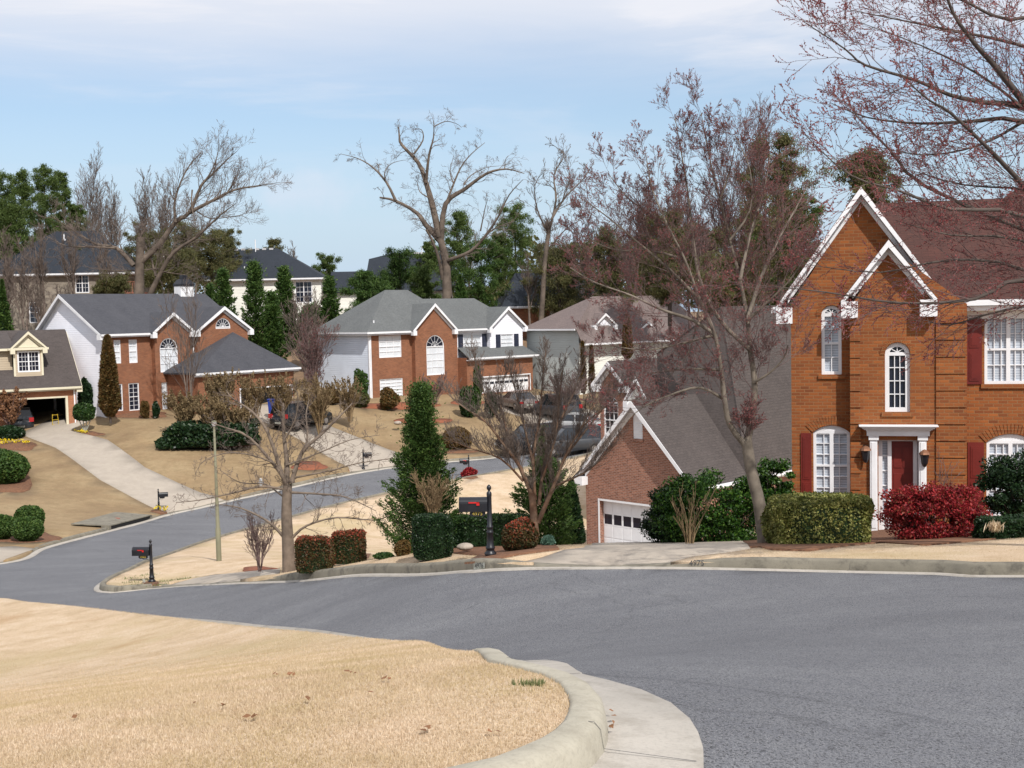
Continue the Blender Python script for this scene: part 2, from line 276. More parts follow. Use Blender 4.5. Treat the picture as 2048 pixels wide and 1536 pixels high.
def asphalt_mat():
    m,t,b=newmat('asphalt'); f1=noise(t,.35,6,rough=.6,sc3=(1,2.2,1)); f2=noise(t,60,3,rough=.85); f3=noise(t,5,6,rough=.7); v=nd(t,'TexVoronoi'); v.inputs['Scale'].default_value=70
    c_=nd(t,'TexCoord'); t.links.new(c_.outputs['Object'],v.inputs['Vector'])
    c=ramp(t,f1,[(.3,(.150,.152,.164)),(.5,(.178,.181,.194)),(.7,(.212,.215,.226))])
    c=mixc(t,ramp(t,f3,[(.38,(.35,.35,.35)),(.55,(0,0,0))]),c,(.125,.128,.148))
    c=mixc(t,ramp(t,f2,[(.42,(1,1,1)),(.5,(0,0,0))]),c,(.05,.05,.055))
    c=mixc(t,ramp(t,v.outputs['Distance'],[(.0,(1,1,1)),(.3,(0,0,0))]),c,(.42,.415,.415))
    # long cracks
    w=nd(t,'TexVoronoi',feature='DISTANCE_TO_EDGE'); w.inputs['Scale'].default_value=.13
    nv=nd(t,'TexNoise'); nv.inputs['Scale'].default_value=.9; nv.inputs['Detail'].default_value=6; t.links.new(c_.outputs['Object'],nv.inputs['Vector']); av=nd(t,'VectorMath',operation='MULTIPLY_ADD'); av.inputs[1].default_value=(1.6,1.6,0); t.links.new(nv.outputs['Color'],av.inputs[0]); t.links.new(c_.outputs['Object'],av.inputs[2]); t.links.new(av.outputs[0],w.inputs['Vector'])
    c=mixc(t,ramp(t,w.outputs['Distance'],[(.0,(.3,.3,.3)),(.0011,(0,0,0))]),c,(.05,.05,.055))
    t.links.new(c,b.inputs['Base Color']); b.inputs['Roughness'].default_value=.88; b.inputs['Specular IOR Level'].default_value=.25; bump(t,b,f2,.012,.7)
asphalt_mat()
def concrete_mat(name,c1,c2,stain,amt=.7):
    m,t,b=newmat(name); f=noise(t,1.3,7,rough=.65); f2=noise(t,45,3,rough=.7); f3=noise(t,4,6,rough=.7)
    c=ramp(t,f,[(.3,c2),(.7,c1)]); c=mixc(t,ramp(t,f3,[(.5,(0,0,0)),(.66,(amt,)*3)]),c,stain); c=mixc(t,ramp(t,f2,[(.35,(.4,.4,.4)),(.5,(0,0,0))]),c,tuple(x*.6 for x in c1))
    t.links.new(c,b.inputs['Base Color']); b.inputs['Roughness'].default_value=.9; bump(t,b,f2,.006,.6)
concrete_mat('concrete',(.42,.365,.30),(.35,.30,.25),(.30,.25,.20),.35)
concrete_mat('kerb_concrete',(.25,.225,.175),(.15,.135,.105),(.09,.08,.065),.85)
concrete_mat('gutter_concrete',(.47,.43,.38),(.36,.33,.29),(.24,.21,.17),.5)
concrete_mat('light_kerb',(.46,.42,.34),(.36,.33,.26),(.25,.22,.17),.55)
plain('pine_straw',(.22,.105,.055),(.10,.05,.03),9,.95,.03)
plain('red_mulch',(.30,.10,.05),(.18,.065,.035),9,.95,.03)
plain('woodland_floor',(.24,.15,.085),(.12,.08,.05),.6,.95,.05)
plain('stencil_white',(.40,.41,.37),(.24,.24,.20),14,.8)
plain('stencil_black',(.05,.05,.055),(.09,.09,.09),30,.8)
# ---------------------------------------------------------------- mesh helpers
def link(o,parent=None):
    COL.objects.link(o)
    if parent is not None: o.parent=parent
    return o
def tag(o,label=None,cat=None,group=None,kind=None):
    if label: o['label']=label
    if cat: o['category']=cat
    if group: o['group']=group
    if kind: o['kind']=kind
    return o
def thing(name,label,cat,loc=(0,0,0),rz=0,group=None):
    o=bpy.data.objects.new(name,None); o.empty_display_size=.2; link(o); o.location=loc; o.rotation_euler=(0,0,rz); return tag(o,label,cat,group)
def auto_uv(me):
    n=len(me.polygons)
    if n==0: return
    uvl=me.uv_layers.new(name='uv'); 
    vco=np.empty(len(me.vertices)*3); me.vertices.foreach_get('co',vco); vco=vco.reshape(-1,3)
    pn=np.empty(n*3); me.polygons.foreach_get('normal',pn); pn=pn.reshape(-1,3)
    lt=np.empty(n,int); me.polygons.foreach_get('loop_total',lt); li=np.empty(len(me.loops),int); me.loops.foreach_get('vertex_index',li)
    pl=np.repeat(np.arange(n),lt); nn=pn[pl]; p=vco[li]
    # orient normals one way so that joined faces share a direction
    s=np.where((nn[:,2]>1e-3)|((np.abs(nn[:,2])<=1e-3)&((nn[:,1]<-1e-3)|((np.abs(nn[:,1])<=1e-3)&(nn[:,0]>0)))),1.,-1.); nn=nn*s[:,None]
    tx=np.stack([-nn[:,1],nn[:,0],np.zeros(len(nn))],1); l=np.linalg.norm(tx,axis=1); flat=l<.02; tx[flat]=(1,0,0); l[flat]=1; tx/=l[:,None]
    bt=np.cross(nn,tx); uv=np.stack([(p*tx).sum(1),(p*bt).sum(1)],1)
    uvl.data.foreach_set('uv',uv.ravel())
class MB:
    def __init__(s): s.v=[];s.f=[];s.m=[]
    def poly(s,pts,mi=0):
        b=len(s.v); s.v+= [tuple(p) for p in pts]; s.f.append(tuple(range(b,b+len(pts)))); s.m.append(mi)
    def raw(s,V,F,mi=0):
        b=len(s.v); s.v+=[tuple(p) for p in V]; s.f+=[tuple(i+b for i in f) for f in F]; s.m+=[mi]*len(F)
    def box(s,x0,x1,y0,y1,z0,z1,fn=None,mi=0):
        V=[(x,y,z) for z in (z0,z1) for x,y in ((x0,y0),(x1,y0),(x1,y1),(x0,y1))]
        if fn: V=[fn(*p) for p in V]
        s.raw(V,[(3,2,1,0),(4,5,6,7),(0,1,5,4),(1,2,6,5),(2,3,7,6),(3,0,4,7)],mi)
    def prism(s,pts,off,mi=0):
        """closed solid: polygon pts swept by vector off"""
        n=len(pts); V=[tuple(p) for p in pts]+[tuple(p[i]+off[i] for i in range(3)) for p in pts]
        s.raw(V,[tuple(range(n))[::-1],tuple(range(n,2*n))]+[(i,(i+1)%n,n+(i+1)%n,n+i) for i in range(n)],mi)
    def beam(s,p,q,w,h,up=(0,0,1),mi=0):
        p=Vector(p);q=Vector(q);d=(q-p).normalized(); u=Vector(up); r=d.cross(u); r=r.normalized() if r.length>1e-5 else Vector((1,0,0)); u=r.cross(d)
        P=[p+r*a*w/2+u*b*h/2 for a,b in ((-1,-1),(1,-1),(1,1),(-1,1))]; s.prism(P,tuple(q-p),mi)
    def lathe(s,prof,n=16,c=(0,0,0),mi=0):
        b=len(s.v)
        for r,z in prof:
            for k in range(n):
                a=2*math.pi*k/n; s.v.append((c[0]+r*math.cos(a),c[1]+r*math.sin(a),c[2]+z))
        for i in range(len(prof)-1):
            for k in range(n): s.f.append((b+i*n+k,b+i*n+(k+1)%n,b+(i+1)*n+(k+1)%n,b+(i+1)*n+k)); s.m.append(mi)
        s.f.append(tuple(b+k for k in range(n))[::-1]); s.m.append(mi); s.f.append(tuple(b+(len(prof)-1)*n+k for k in range(n))); s.m.append(mi)
    def tube(s,pts,rad,n=8,mi=0):
        P=[Vector(p) for p in pts]; b=len(s.v)
        for i,p in enumerate(P):
            d=(P[min(i+1,len(P)-1)]-P[max(i-1,0)]).normalized(); a=d.cross(Vector((.3,.9,.2))).normalized(); c=d.cross(a); r=rad[i] if isinstance(rad,(list,tuple)) else rad
            for k in range(n):
                t=2*math.pi*k/n; s.v.append(tuple(p+a*r*math.cos(t)+c*r*math.sin(t)))
        for i in range(len(P)-1):
            for k in range(n): s.f.append((b+i*n+k,b+i*n+(k+1)%n,b+(i+1)*n+(k+1)%n,b+(i+1)*n+k)); s.m.append(mi)
    def build(s,name,mats,parent=None,smooth=False,bevel=0,uv=True):
        me=bpy.data.meshes.new(name); me.from_pydata(s.v,[],s.f); 
        if not isinstance(mats,(list,tuple)): mats=[mats]
        for m in mats: me.materials.append(MATS[m])
        me.polygons.foreach_set('material_index',s.m); 
        if smooth: me.polygons.foreach_set('use_smooth',[True]*len(s.f))
        me.update()
        if uv: auto_uv(me)
        o=bpy.data.objects.new(name,me); link(o,parent)
        if bevel:
            b=o.modifiers.new('bevel','BEVEL'); b.width=bevel; b.segments=2; b.limit_method='ANGLE'
        return o
def arr_mesh(name,V,Fq,mat,parent=None,smooth=False):
    """mesh straight from numpy arrays (all faces with the same number of corners)"""
    me=bpy.data.meshes.new(name); nf,k=Fq.shape
    me.vertices.add(len(V)); me.vertices.foreach_set('co',np.asarray(V,np.float32).ravel())
    me.loops.add(nf*k); me.loops.foreach_set('vertex_index',Fq.astype(np.int32).ravel())
    me.polygons.add(nf); me.polygons.foreach_set('loop_start',np.arange(0,nf*k,k,dtype=np.int32)); me.polygons.foreach_set('loop_total',np.full(nf,k,np.int32))
    if smooth: me.polygons.foreach_set('use_smooth',np.ones(nf,bool))
    me.materials.append(MATS[mat]); me.update(calc_edges=True)
    o=bpy.data.objects.new(name,me); link(o,parent); return o
def dup(root,loc,rz=0,scale=1,label=None,group=None):
    r=root.copy(); COL.objects.link(r); r.location=loc; r.rotation_euler=(0,0,rz); r.scale=(scale,)*3 if not isinstance(scale,tuple) else scale
    if label: r['label']=label
    if group: r['group']=group
    for ch in list(root.children):
        c=ch.copy(); COL.objects.link(c); c.parent=r
        for g in list(ch.children):
            e=g.copy(); COL.objects.link(e); e.parent=c
    return r
def text_mesh(name,txt,size,mat,parent,mtx,depth=.002,stretch=1.):
    cu=bpy.data.curves.new('txt','FONT'); cu.body=txt; cu.size=size; cu.extrude=depth; cu.align_x='CENTER'; cu.align_y='CENTER'
    tmp=bpy.data.objects.new('tmp',cu); COL.objects.link(tmp); dg=bpy.context.evaluated_depsgraph_get()
    me=bpy.data.meshes.new_from_object(tmp.evaluated_get(dg)); bpy.data.objects.remove(tmp); me.transform(Matrix.Diagonal((stretch,1,1,1))); me.transform(mtx); me.materials.clear(); me.materials.append(MATS[mat])
    o=bpy.data.objects.new(name,me); link(o,parent); return o
# ---------------------------------------------------------------- ground, roads, kerbs
def crom(P,step):
    P=[np.array(p[:2],float) for p in P]; out=[]
    for i in range(len(P)-1):
        p0=P[max(i-1,0)];p1=P[i];p2=P[i+1];p3=P[min(i+2,len(P)-1)]
        L=np.linalg.norm(p2-p1); n=max(1,int(L/step(p1)))
        for k in range(n):
            t=k/n; out.append(.5*((2*p1)+(-p0+p2)*t+(2*p0-5*p1+4*p2-p3)*t*t+(-p0+3*p1-3*p2+p3)*t**3))
    out.append(P[-1]); return np.array(out)
G0=lambda px,py: ground(px,py,0.0)[:2]
stepf=lambda p: .12+.012*abs(p[1])
K_near=crom([(-28,-4.5),(-14,-.6),(-7,1.5),(-3.2,3.1),(-1.2,3.95)]+[ground(*q,.15)[:2] for q in ((1040,1535),(1096,1515),(1150,1490),(1182,1468),(1201,1446),(1209,1424),(1210,1403),(1204,1384),(1181,1359),(1141,1340),(1085,1326),(1030,1315))]+[(-.2,9.4)]+[at(*q)[:2] for q in KP]+[(-18.5,33.2),(-33,33)],stepf)
K_far=crom([(-36,41),(-25,43.2)]+[G0(*q) for q in ((0,1127),(79,1098),(150,1078),(221,1060),(297,1040),(343,1027),(450,1003),(600,970),(727,943),(800,933),(900,923),(1010,912))]+[(3.2,86),(8.5,91.5),(13,96)],stepf)
K_right=crom([(26,12.6),(12,14.6)]+[G0(*q) for q in ((2048,1152),(1880,1147),(1700,1143),(1500,1138),(1340,1135),(1150,1135),(990,1138),(960,1140),(800,1148),(650,1156),(500,1165),(400,1170),(300,1178),(262,1182),(232,1185),(206,1183),(200,1176),(218,1162),(260,1143),(300,1125),(380,1096),(488,1063),(620,1026),(790,985),(940,957),(1035,940))]+[(4.5,79),(9,82.5),(15,86)],stepf)
ROAD=np.vstack([K_near,K_far,[(16,96),(19,92)],K_right[::-1],[(30,12.2),(30,-14),(-28,-14)]])
def gp(*q): return np.array([ground(*a)[:2] for a in q])
DRIVES={
 'driveway_g':np.vstack([[G0(985,1137)],gp((1003,1121),(1085,1109),(1168,1097)),[(2.9,40),(2.9,57.5),(9.5,51),(7.0,38)],gp((1500,1098),(1462,1104),(1385,1113)),[G0(1345,1135)],[G0(1160,1138)]]),
 'driveway_left':np.vstack([[G0(337,1030)],gp((300,1013),(200,960),(110,895),(40,868)),[(-33.5,88),(-29.6,88)],gp((140,861),(168,868),(215,880),(290,935),(400,985)),[G0(456,1003)],[G0(395,1018)]]),
 'driveway_corner':np.vstack([[G0(-3,1129)],[G0(82,1098)],gp((30,1093),(-60,1097)),[(-27,52),(-27,47)]]),
 'driveway_brick':np.vstack([[G0(700,949)],gp((697,934),(600,880),(540,850),(497,832)),[(-21.5,91),(-17.5,92)],gp((606,826),(666,855),(802,908)),[G0(832,931)],[G0(770,938)]]),
 'driveway_cars':np.vstack([[G0(1013,913)],gp((1062,898),(1078,875),(1045,835),(975,812)),[(-1.6,101),(2.6,101.5)],[(4.5,96),(7.5,91),(4.6,87.5)],[(2.8,85.6)]]),
 'path':np.vstack([[G0(268,1182)],[G0(385,1171)],gp((470,1157),(560,1147),(560,1139),(430,1150),(310,1169))]),
}
def ell(px,py,rx,ry,n=26,wob=.12):
    c=[];ph=RS.rand()*6
    for k in range(n):
        a=2*math.pi*k/n; r=1+wob*math.sin(3*a+ph)+wob*.6*math.sin(5*a+2*ph); c.append((px+rx*r*math.cos(a),py+ry*r*math.sin(a)))
    return gp(*c)
BEDS=[('pine_straw',gp((925,1130),(960,1111),(900,1106),(836,1114),(826,1108),(890,1090),(960,1086),(1060,1082),(1098,1091),(1118,1100),(1040,1110),(985,1121))),
 ('pine_straw',gp((605,1134),(650,1114),(700,1108),(742,1108),(735,1118),(660,1132))),
 ('pine_straw',np.vstack([gp((1470,1098),(1520,1095),(1545,1101),(1620,1103),(1700,1092),(1760,1086),(1850,1092),(1960,1082),(2060,1070)),[(13.5,25),(13,29),(4,29.5),(3.6,26)]])),
 ('red_mulch',ell(517,1139,34,5)),('red_mulch',ell(618,932,34,9)),('red_mulch',ell(735,941,38,5)),('red_mulch',ell(795,812,90,7)),('red_mulch',ell(845,842,58,6)),('red_mulch',ell(935,806,34,5)),
 ('pine_straw',ell(45,1074,72,12)),('pine_straw',ell(325,1023,24,4)),('pine_straw',ell(415,884,90,12)),('pine_straw',ell(270,829,70,7)),('pine_straw',ell(35,892,40,9)),('pine_straw',ell(172,868,34,5)),('pine_straw',ell(10,950,56,38)),('pine_straw',ell(303,1166,16,3)),('pine_straw',ell(915,903,36,4)),('pine_straw',ell(938,955,18,3))]
WOOD=np.array([(-120,100),(-40,97),(-24,99),(-17,101),(-8,108),(4,109),(14,112),(24,84),(20,70),(40,60),(120,60),(130,260),(-130,260)])
def inpoly(P,poly):
    x,y=P[:,0],P[:,1]; r=np.zeros(len(P),bool); n=len(poly); j=n-1
    for i in range(n):
        xi,yi=poly[i];xj,yj=poly[j]
        if yi!=yj:
            c=((yi>y)!=(yj>y))&(x<(xj-xi)*(y-yi)/(yj-yi)+xi); r^=c
        j=i
    return r
def distpl(P,pl):
    """distance to polyline"""
    best=np.full(len(P),1e9)
    for a,b in zip(pl[:-1],pl[1:]):
        d=b-a; L=(d*d).sum()
        if L<1e-9: continue
        t=np.clip(((P-a)@d)/L,0,1); q=P-(a+t[:,None]*d); best=np.minimum(best,np.hypot(q[:,0],q[:,1]))
    return best
def densify(poly,close=True):
    out=[];n=len(poly)
    for i in range(n if close else n-1):
        a=poly[i];b=poly[(i+1)%n]; st=.25+.012*abs((a[1]+b[1])/2); m=max(1,int(np.linalg.norm(b-a)/st))
        for k in range(m): out.append(a+(b-a)*k/m)
    return np.array(out)
def axis_pts(brk): 
    o=[]
    for a,b,s in brk: o+=list(np.arange(a,b,s))
    return o
pts=[]
for (xa,xb,ya,yb,s) in ((-16,14,-4,14,.42),(-26,18,14,40,.75),(-42,30,40,110,1.5)):
    gx,gy=np.meshgrid(np.arange(xa,xb,s),np.arange(ya,yb,s)); q=np.stack([gx.ravel(),gy.ravel()],1); pts.append(q+RS.uniform(-.2,.2,q.shape)*s)
gx,gy=np.meshgrid(np.r_[-900,-600,-400,-250,-170,np.arange(-120,121,6.),170,250,400,600,900],np.r_[-200,-100,-60,np.arange(-30,200,6.),230,300,450,700,1000,1500]); q=np.stack([gx.ravel(),gy.ravel()],1)
m=(q[:,0]>-43)&(q[:,0]<31)&(q[:,1]>38)&(q[:,1]<111)|(q[:,0]>-27)&(q[:,0]<19)&(q[:,1]>12)&(q[:,1]<41)|(q[:,0]>-17)&(q[:,0]<15)&(q[:,1]>-5)&(q[:,1]<15)
pts.append(q[~m]); pts=np.vstack(pts)
polys=[ROAD]+list(DRIVES.values())+[b for _,b in BEDS]+[WOOD]
kd=np.gradient(K_near,axis=0); kd/=np.linalg.norm(kd,axis=1)[:,None]; kn=np.stack([-kd[:,1],kd[:,0]],1)
for o_ in (.14,.24,.34,.45,.58,.9): pts=np.vstack([pts,(K_near+kn*o_)[K_near[:,1]>4]])
verts=[Vector(p) for p in pts]; edges=[]
for pl in polys:
    d=densify(pl); b=len(verts); verts+=[Vector(p) for p in d]; edges+=[(b+i,b+(i+1)%len(d)) for i in range(len(d))]
cv,ce,cf,_,_,_=geometry.delaunay_2d_cdt(verts,edges,[],0,1e-4)
CV=np.array([(p[0],p[1]) for p in cv]); CF=np.array([f for f in cf if len(f)==3]); CC=CV[CF].mean(1)
cls=np.zeros(len(CF),int)
cls[inpoly(CC,WOOD)]=50
for i,(mt,b) in enumerate(BEDS): cls[inpoly(CC,b)]=20+i
for i,(k,b) in enumerate(DRIVES.items()): cls[inpoly(CC,b)]=10+i
cls[inpoly(CC,ROAD)]=1
TZ=T(CV[:,0],CV[:,1])
KALL=[K_near,K_far,K_right]
nearm=(CV[:,1]<105)&(np.abs(CV[:,0])<45); DK=np.full(len(CV),99.)
DK[nearm]=np.minimum.reduce([distpl(CV[nearm],k) for k in KALL])
def sheet(name,sel,off,mat,skirt=.35,label=None):
    F=CF[sel]; used,inv=np.unique(F,return_inverse=True); F=inv.reshape(F.shape)
    z=TZ[used]+(off(used) if callable(off) else off); V=np.stack([CV[used,0],CV[used,1],z],1)
    a=V[F[:,1]]-V[F[:,0]];b=V[F[:,2]]-V[F[:,0]]; fl=(a[:,0]*b[:,1]-a[:,1]*b[:,0])<0; F[fl]=F[fl][:,::-1]
    E=np.vstack([F[:,[0,1]],F[:,[1,2]],F[:,[2,0]]]); key=np.sort(E,axis=1); _,ix,ct=np.unique(key,axis=0,return_index=True,return_counts=True); B=E[ix[ct==1]]
    n=len(V); V=np.vstack([V,V-[0,0,skirt]]); S=np.vstack([np.stack([B[:,0],B[:,0]+n,B[:,1]+n],1),np.stack([B[:,0],B[:,1]+n,B[:,1]],1)])
    o=arr_mesh(name,V,np.vstack([F,S]),mat); o['kind']='structure'; return o
def smooth01(x): x=np.clip(x,0,1); return x*x*(3-2*x)
BEYOND=np.vstack([K_far,[(40,100),(60,200),(-140,200),(-140,41)]]); fl_=inpoly(CC,BEYOND)&(cls==0)
sheet('lawn',fl_,lambda u: LAWN-.035*(DK[u]<.05),'brown_lawn')
INN=np.vstack([K_near,[(-40,33),(-40,-10)]])
def hump(P,dk): return .30*smooth01((dk-.12)/.45)*smooth01((P[:,1]-7.3)/7.)*inpoly(P,INN)
sheet('lawn',(cls==0)&~fl_,lambda u: LAWN-.035*(DK[u]<.05)+hump(CV[u],DK[u]),'dormant_lawn'); sheet('road',cls==1,0.,'asphalt'); sheet('woodland_floor',cls==50,.1,'woodland_floor')
dn=['driveway','driveway','driveway','driveway','driveway','path']
for i in range(len(DRIVES)):
    sheet(dn[i],cls==10+i,lambda u: .022+(LAWN-.002)*smooth01((DK[u]-.02)/1.1),'concrete')
for mt in ('pine_straw','red_mulch'):
    s=np.zeros(len(cls),bool)
    for i,(m2,b) in enumerate(BEDS):
        if m2==mt: s|=(cls==20+i)
    sheet('mulch_bed',s,LAWN+.025,mt)
# kerbs: a swept profile that drops where a driveway meets the road
def kerb(K,side,mat,gmat,gw=.42,skip=None):
    d=np.gradient(K,axis=0); d/=np.linalg.norm(d,axis=1)[:,None]+1e-9; nrm=np.stack([-d[:,1],d[:,0]],1)*side    # towards the lawn
    probe=K+nrm*.35; low=np.zeros(len(K))
    for p in DRIVES.values(): low=np.maximum(low,inpoly(probe,p).astype(float))
    for _ in range(2): low=np.maximum(low,np.convolve(np.pad(low,1,'edge'),[.25,.5,.25],'valid'))
    low=np.convolve(np.pad(low,2,'edge'),[.1,.2,.4,.2,.1],'valid')
    jit=np.convolve(RS.randn(len(K)+4),[.2]*5,'valid')*.007
    h=(.15 if gw!=.17 else .175)*(1-low)+.026*low+jit
    prof=[(.17,0,-.2),(.17,1,-.012),(.15,1,0),(.06,1,.004),(.025,.96,0),(.004,.82,0),(-.012,.0,.03),(-.016,0,.0)]
    V=[]
    zk=T(K[:,0],K[:,1])
    for (o,f,a) in prof:
        q=K+nrm*o; V.append(np.stack([q[:,0],q[:,1],T(q[:,0],q[:,1])+h*f+a+(.006 if o>.1 else 0)],1))
    V=np.array(V); n=len(K); m=len(prof); V=V.transpose(1,0,2).reshape(-1,3)
    F=[(i*m+j,(i+1)*m+j,(i+1)*m+j+1,i*m+j+1) for i in range(n-1) for j in range(m-1)]
    o=arr_mesh('kerb',V,np.array(F),mat,smooth=True); o['kind']='structure'
    gp_=[(.0,.018),(-.03,.014),(-gw,.028),(-gw-.006,-.06)]
    V=[]
    ej=np.convolve(RS.randn(len(K)+2),[.33]*3,'valid')*.012
    for (o_,a) in gp_:
        oo=o_+(ej if o_<-.2 else 0); q=K+nrm*np.reshape(oo*np.ones(len(K)),(-1,1)); V.append(np.stack([q[:,0],q[:,1],T(q[:,0],q[:,1])+a],1))
    V=np.array(V).transpose(1,0,2).reshape(-1,3); m=len(gp_)
    F=[(i*m+j,(i+1)*m+j,(i+1)*m+j+1,i*m+j+1) for i in range(n-1) for j in range(m-1)]
    o=arr_mesh('gutter',V,np.array(F),gmat); o['kind']='structure'
kerb(K_near,1,'light_kerb','gutter_concrete',.44)
kerb(K_far,1,'kerb_concrete','gutter_concrete',.3)
kerb(K_right,-1,'kerb_concrete','gutter_concrete',.17)
def joints(K,side,step,gw,i0,i1,h=.15):
    d=np.gradient(K,axis=0); d/=np.linalg.norm(d,axis=1)[:,None]; nrm=np.stack([-d[:,1],d[:,0]],1)*side; acc=0; mb=MB()
    for i in range(1,len(K)):
        acc+=np.linalg.norm(K[i]-K[i-1])
        if acc<step or i<i0 or i>i1: continue
        acc=0; k=K[i]; t=d[i]*.003
        if any(inpoly((k+nrm[i]*.3)[None],p)[0] for p in DRIVES.values()): continue
        pr=[(.16,h+.002),(.03,h+.004),(.0,h-.03),(-.014,.034),(-gw+.01,.032)]
        for (o0,z0),(o1,z1) in zip(pr[:-1],pr[1:]):
            q0=k+nrm[i]*o0;q1=k+nrm[i]*o1; a0=Tz(*q0)+z0-.001;a1=Tz(*q1)+z1-.001; mb.poly([(q0[0]-t[0],q0[1]-t[1],a0),(q0[0]+t[0],q0[1]+t[1],a0),(q1[0]+t[0],q1[1]+t[1],a1),(q1[0]-t[0],q1[1]-t[1],a1)])
    o=mb.build('kerb_joint','stencil_black',uv=False); o['kind']='structure'
joints(K_near,1,1.6,.44,10,len(K_near)-20); joints(K_right,-1,3.0,.17,10,len(K_right)-60)
# grass blades on the near lawn and along the far kerb
def blades(name,region_pts,n,size,mat,lean=.8,label=None):
    P=region_pts; k=len(P); a=RS.rand(k)*2*math.pi; h=size*(.5+RS.rand(k)*.9); w=size*.085*(1+RS.rand(k)); ln=RS.rand(k)*lean
    dk=np.minimum.reduce([distpl(P,k) for k in KALL]); z=T(P[:,0],P[:,1])+LAWN-.004+hump(P,dk)
    base=np.stack([P[:,0],P[:,1],z],1); side=np.stack([np.cos(a),np.sin(a),0*a],1)*w[:,None]; b=RS.rand(k)*2*math.pi
    tip=base+np.stack([np.cos(b)*ln*h,np.sin(b)*ln*h,h*(1.05-ln*.7)],1)
    V=np.stack([base-side,base+side,tip],1).reshape(-1,3); F=np.arange(len(V)).reshape(-1,3)
    o=arr_mesh(name,V,F,mat); tag(o,label,'grass',kind='stuff'); return o
def lawnpts(n,x0,x1,y0,y1,power=1.):
    P=np.stack([RS.uniform(x0,x1,n),y0+(y1-y0)*RS.rand(n)**power],1); ok=~inpoly(P,ROAD)
    for d in DRIVES.values(): ok&=~inpoly(P,d)
    for _,b in BEDS: ok&=~inpoly(P,b)
    ok&=np.minimum.reduce([distpl(P,k) for k in KALL])>.165
    # only what the camera's side of the hill can show
    ok&=(np.abs(P[:,0])<.47*P[:,1]+1)
    return P[ok]
def fanpts(n,y0,y1,a,b):
    y=y0*(y1/y0)**(RS.rand(n)**.9); P=np.stack([y*RS.uniform(a,b,n),y],1); ok=~inpoly(P,ROAD); P=P[ok]
    ok=(np.minimum.reduce([distpl(P,k) for k in KALL])>.165)&inpoly(P,np.vstack([K_near,[(-40,33),(-40,-10)]])); return P[ok]
blades('dry_grass_blades',fanpts(780000,3.6,31,-.47,.14),0,.021,'dry_grass',1.0,'dense straw coloured dormant grass blades covering the near corner lawn')
blades('dry_grass_edge',lawnpts(160000,-12,11,15.5,40,1.2),0,.026,'dry_grass',1.0,'dormant straw grass on the strips across the road')
def tuft(px,py,r,n,size,lab):
    c=ground(px,py); P=c[:2]+RS.randn(n,2)*[r,r*.7]-[.03,.05]; blades('green_grass_tuft',P,0,size,'green_grass',.7,lab)
tuft(1074,1366,.045,170,.036,'green grass tuft growing in the tan lawn near the kerb nose')
for (px,py) in ((265,1170),(285,1165),(330,1165),(350,1160),(310,1150),(270,1158),(420,1150),(455,1148),(240,1172)): pass
P=[]
for (px,py) in ((258,1172),(272,1165),(288,1160),(330,1163),(350,1160),(300,1150),(262,1157),(370,1158),(284,1170),(320,1170)):
    c=ground(px,py); P.append(c[:2]+RS.randn(60,2)*[.22,.12])
blades('weed_grass',np.vstack(P),0,.07,'green_grass',.7,'patchy green weeds in the lawn around the corner mailbox')
P=[]
for _ in range(16):
    px=RS.uniform(30,1050); py=RS.uniform(1290,1500)
    if ground(px,py)[1]<12 and px<1000: P.append(ground(px,py))
def leaf_litter(pts,lab):
    mb=MB()
    for c in pts:
        for k in range(random.randint(1,3)):
            a=random.random()*6; r=random.uniform(.012,.028); x=c[0]+random.uniform(-.03,.03); y=c[1]+random.uniform(-.03,.03); z=c[2]+.02+random.random()*.01
            mb.poly([(x+r*math.cos(a+j*1.57)*(1 if j%2 else .6),y+r*math.sin(a+j*1.57)*(1 if j%2 else .6),z+random.uniform(-.006,.012)) for j in range(4)])
    o=mb.build('fallen_leaves','brown_leaf'); tag(o,lab,'leaves',kind='stuff')
leaf_litter(P,'a few dry brown leaves scattered on the near lawn')
leaf_litter([ground(px,py,0)+np.array([0,0,.03]) for px,py in ((1228,1462),(1222,1475),(1232,1440),(1210,1490),(1236,1452),(740,1150),(745,1149))],'dry leaves caught in the gutter')
# ---------------------------------------------------------------- vegetation tools
def tubes(polys,sides,mat,name,parent):
    """all polylines -> one mesh; grouped by length and built with numpy"""
    Vs=[];Fs=[];b=0; grp={}
    for p,r in polys: grp.setdefault(len(p),[]).append((p,r))
    for n,L in grp.items():
        P=np.array([a for a,_ in L]); R=np.array([c for _,c in L]); Tg=np.gradient(P,axis=1); Tg/=np.linalg.norm(Tg,axis=2,keepdims=True)+1e-9
        ref=np.array([.31,.87,.38]); A=np.cross(Tg,ref); A/=np.linalg.norm(A,axis=2,keepdims=True)+1e-9; B=np.cross(Tg,A)
        ang=2*np.pi*np.arange(sides)/sides
        V=P[:,:,None,:]+R[:,:,None,None]*(A[:,:,None,:]*np.cos(ang)[None,None,:,None]+B[:,:,None,:]*np.sin(ang)[None,None,:,None])
        k=len(L); Vs.append(V.reshape(-1,3)); base=b+np.arange(k)[:,None,None]*n*sides; i=np.arange(n-1)[None,:,None]*sides; j=np.arange(sides)[None,None,:]; j2=(j+1)%sides
        Fs.append(np.stack([base+i+j,base+i+j2,base+i+sides+j2,base+i+sides+j],-1).reshape(-1,4)); b+=k*n*sides
    if not Vs: return None
    return arr_mesh(name,np.vstack(Vs),np.vstack(Fs),mat,parent,smooth=sides>4)
def unit(v): return v/(np.linalg.norm(v)+1e-9)
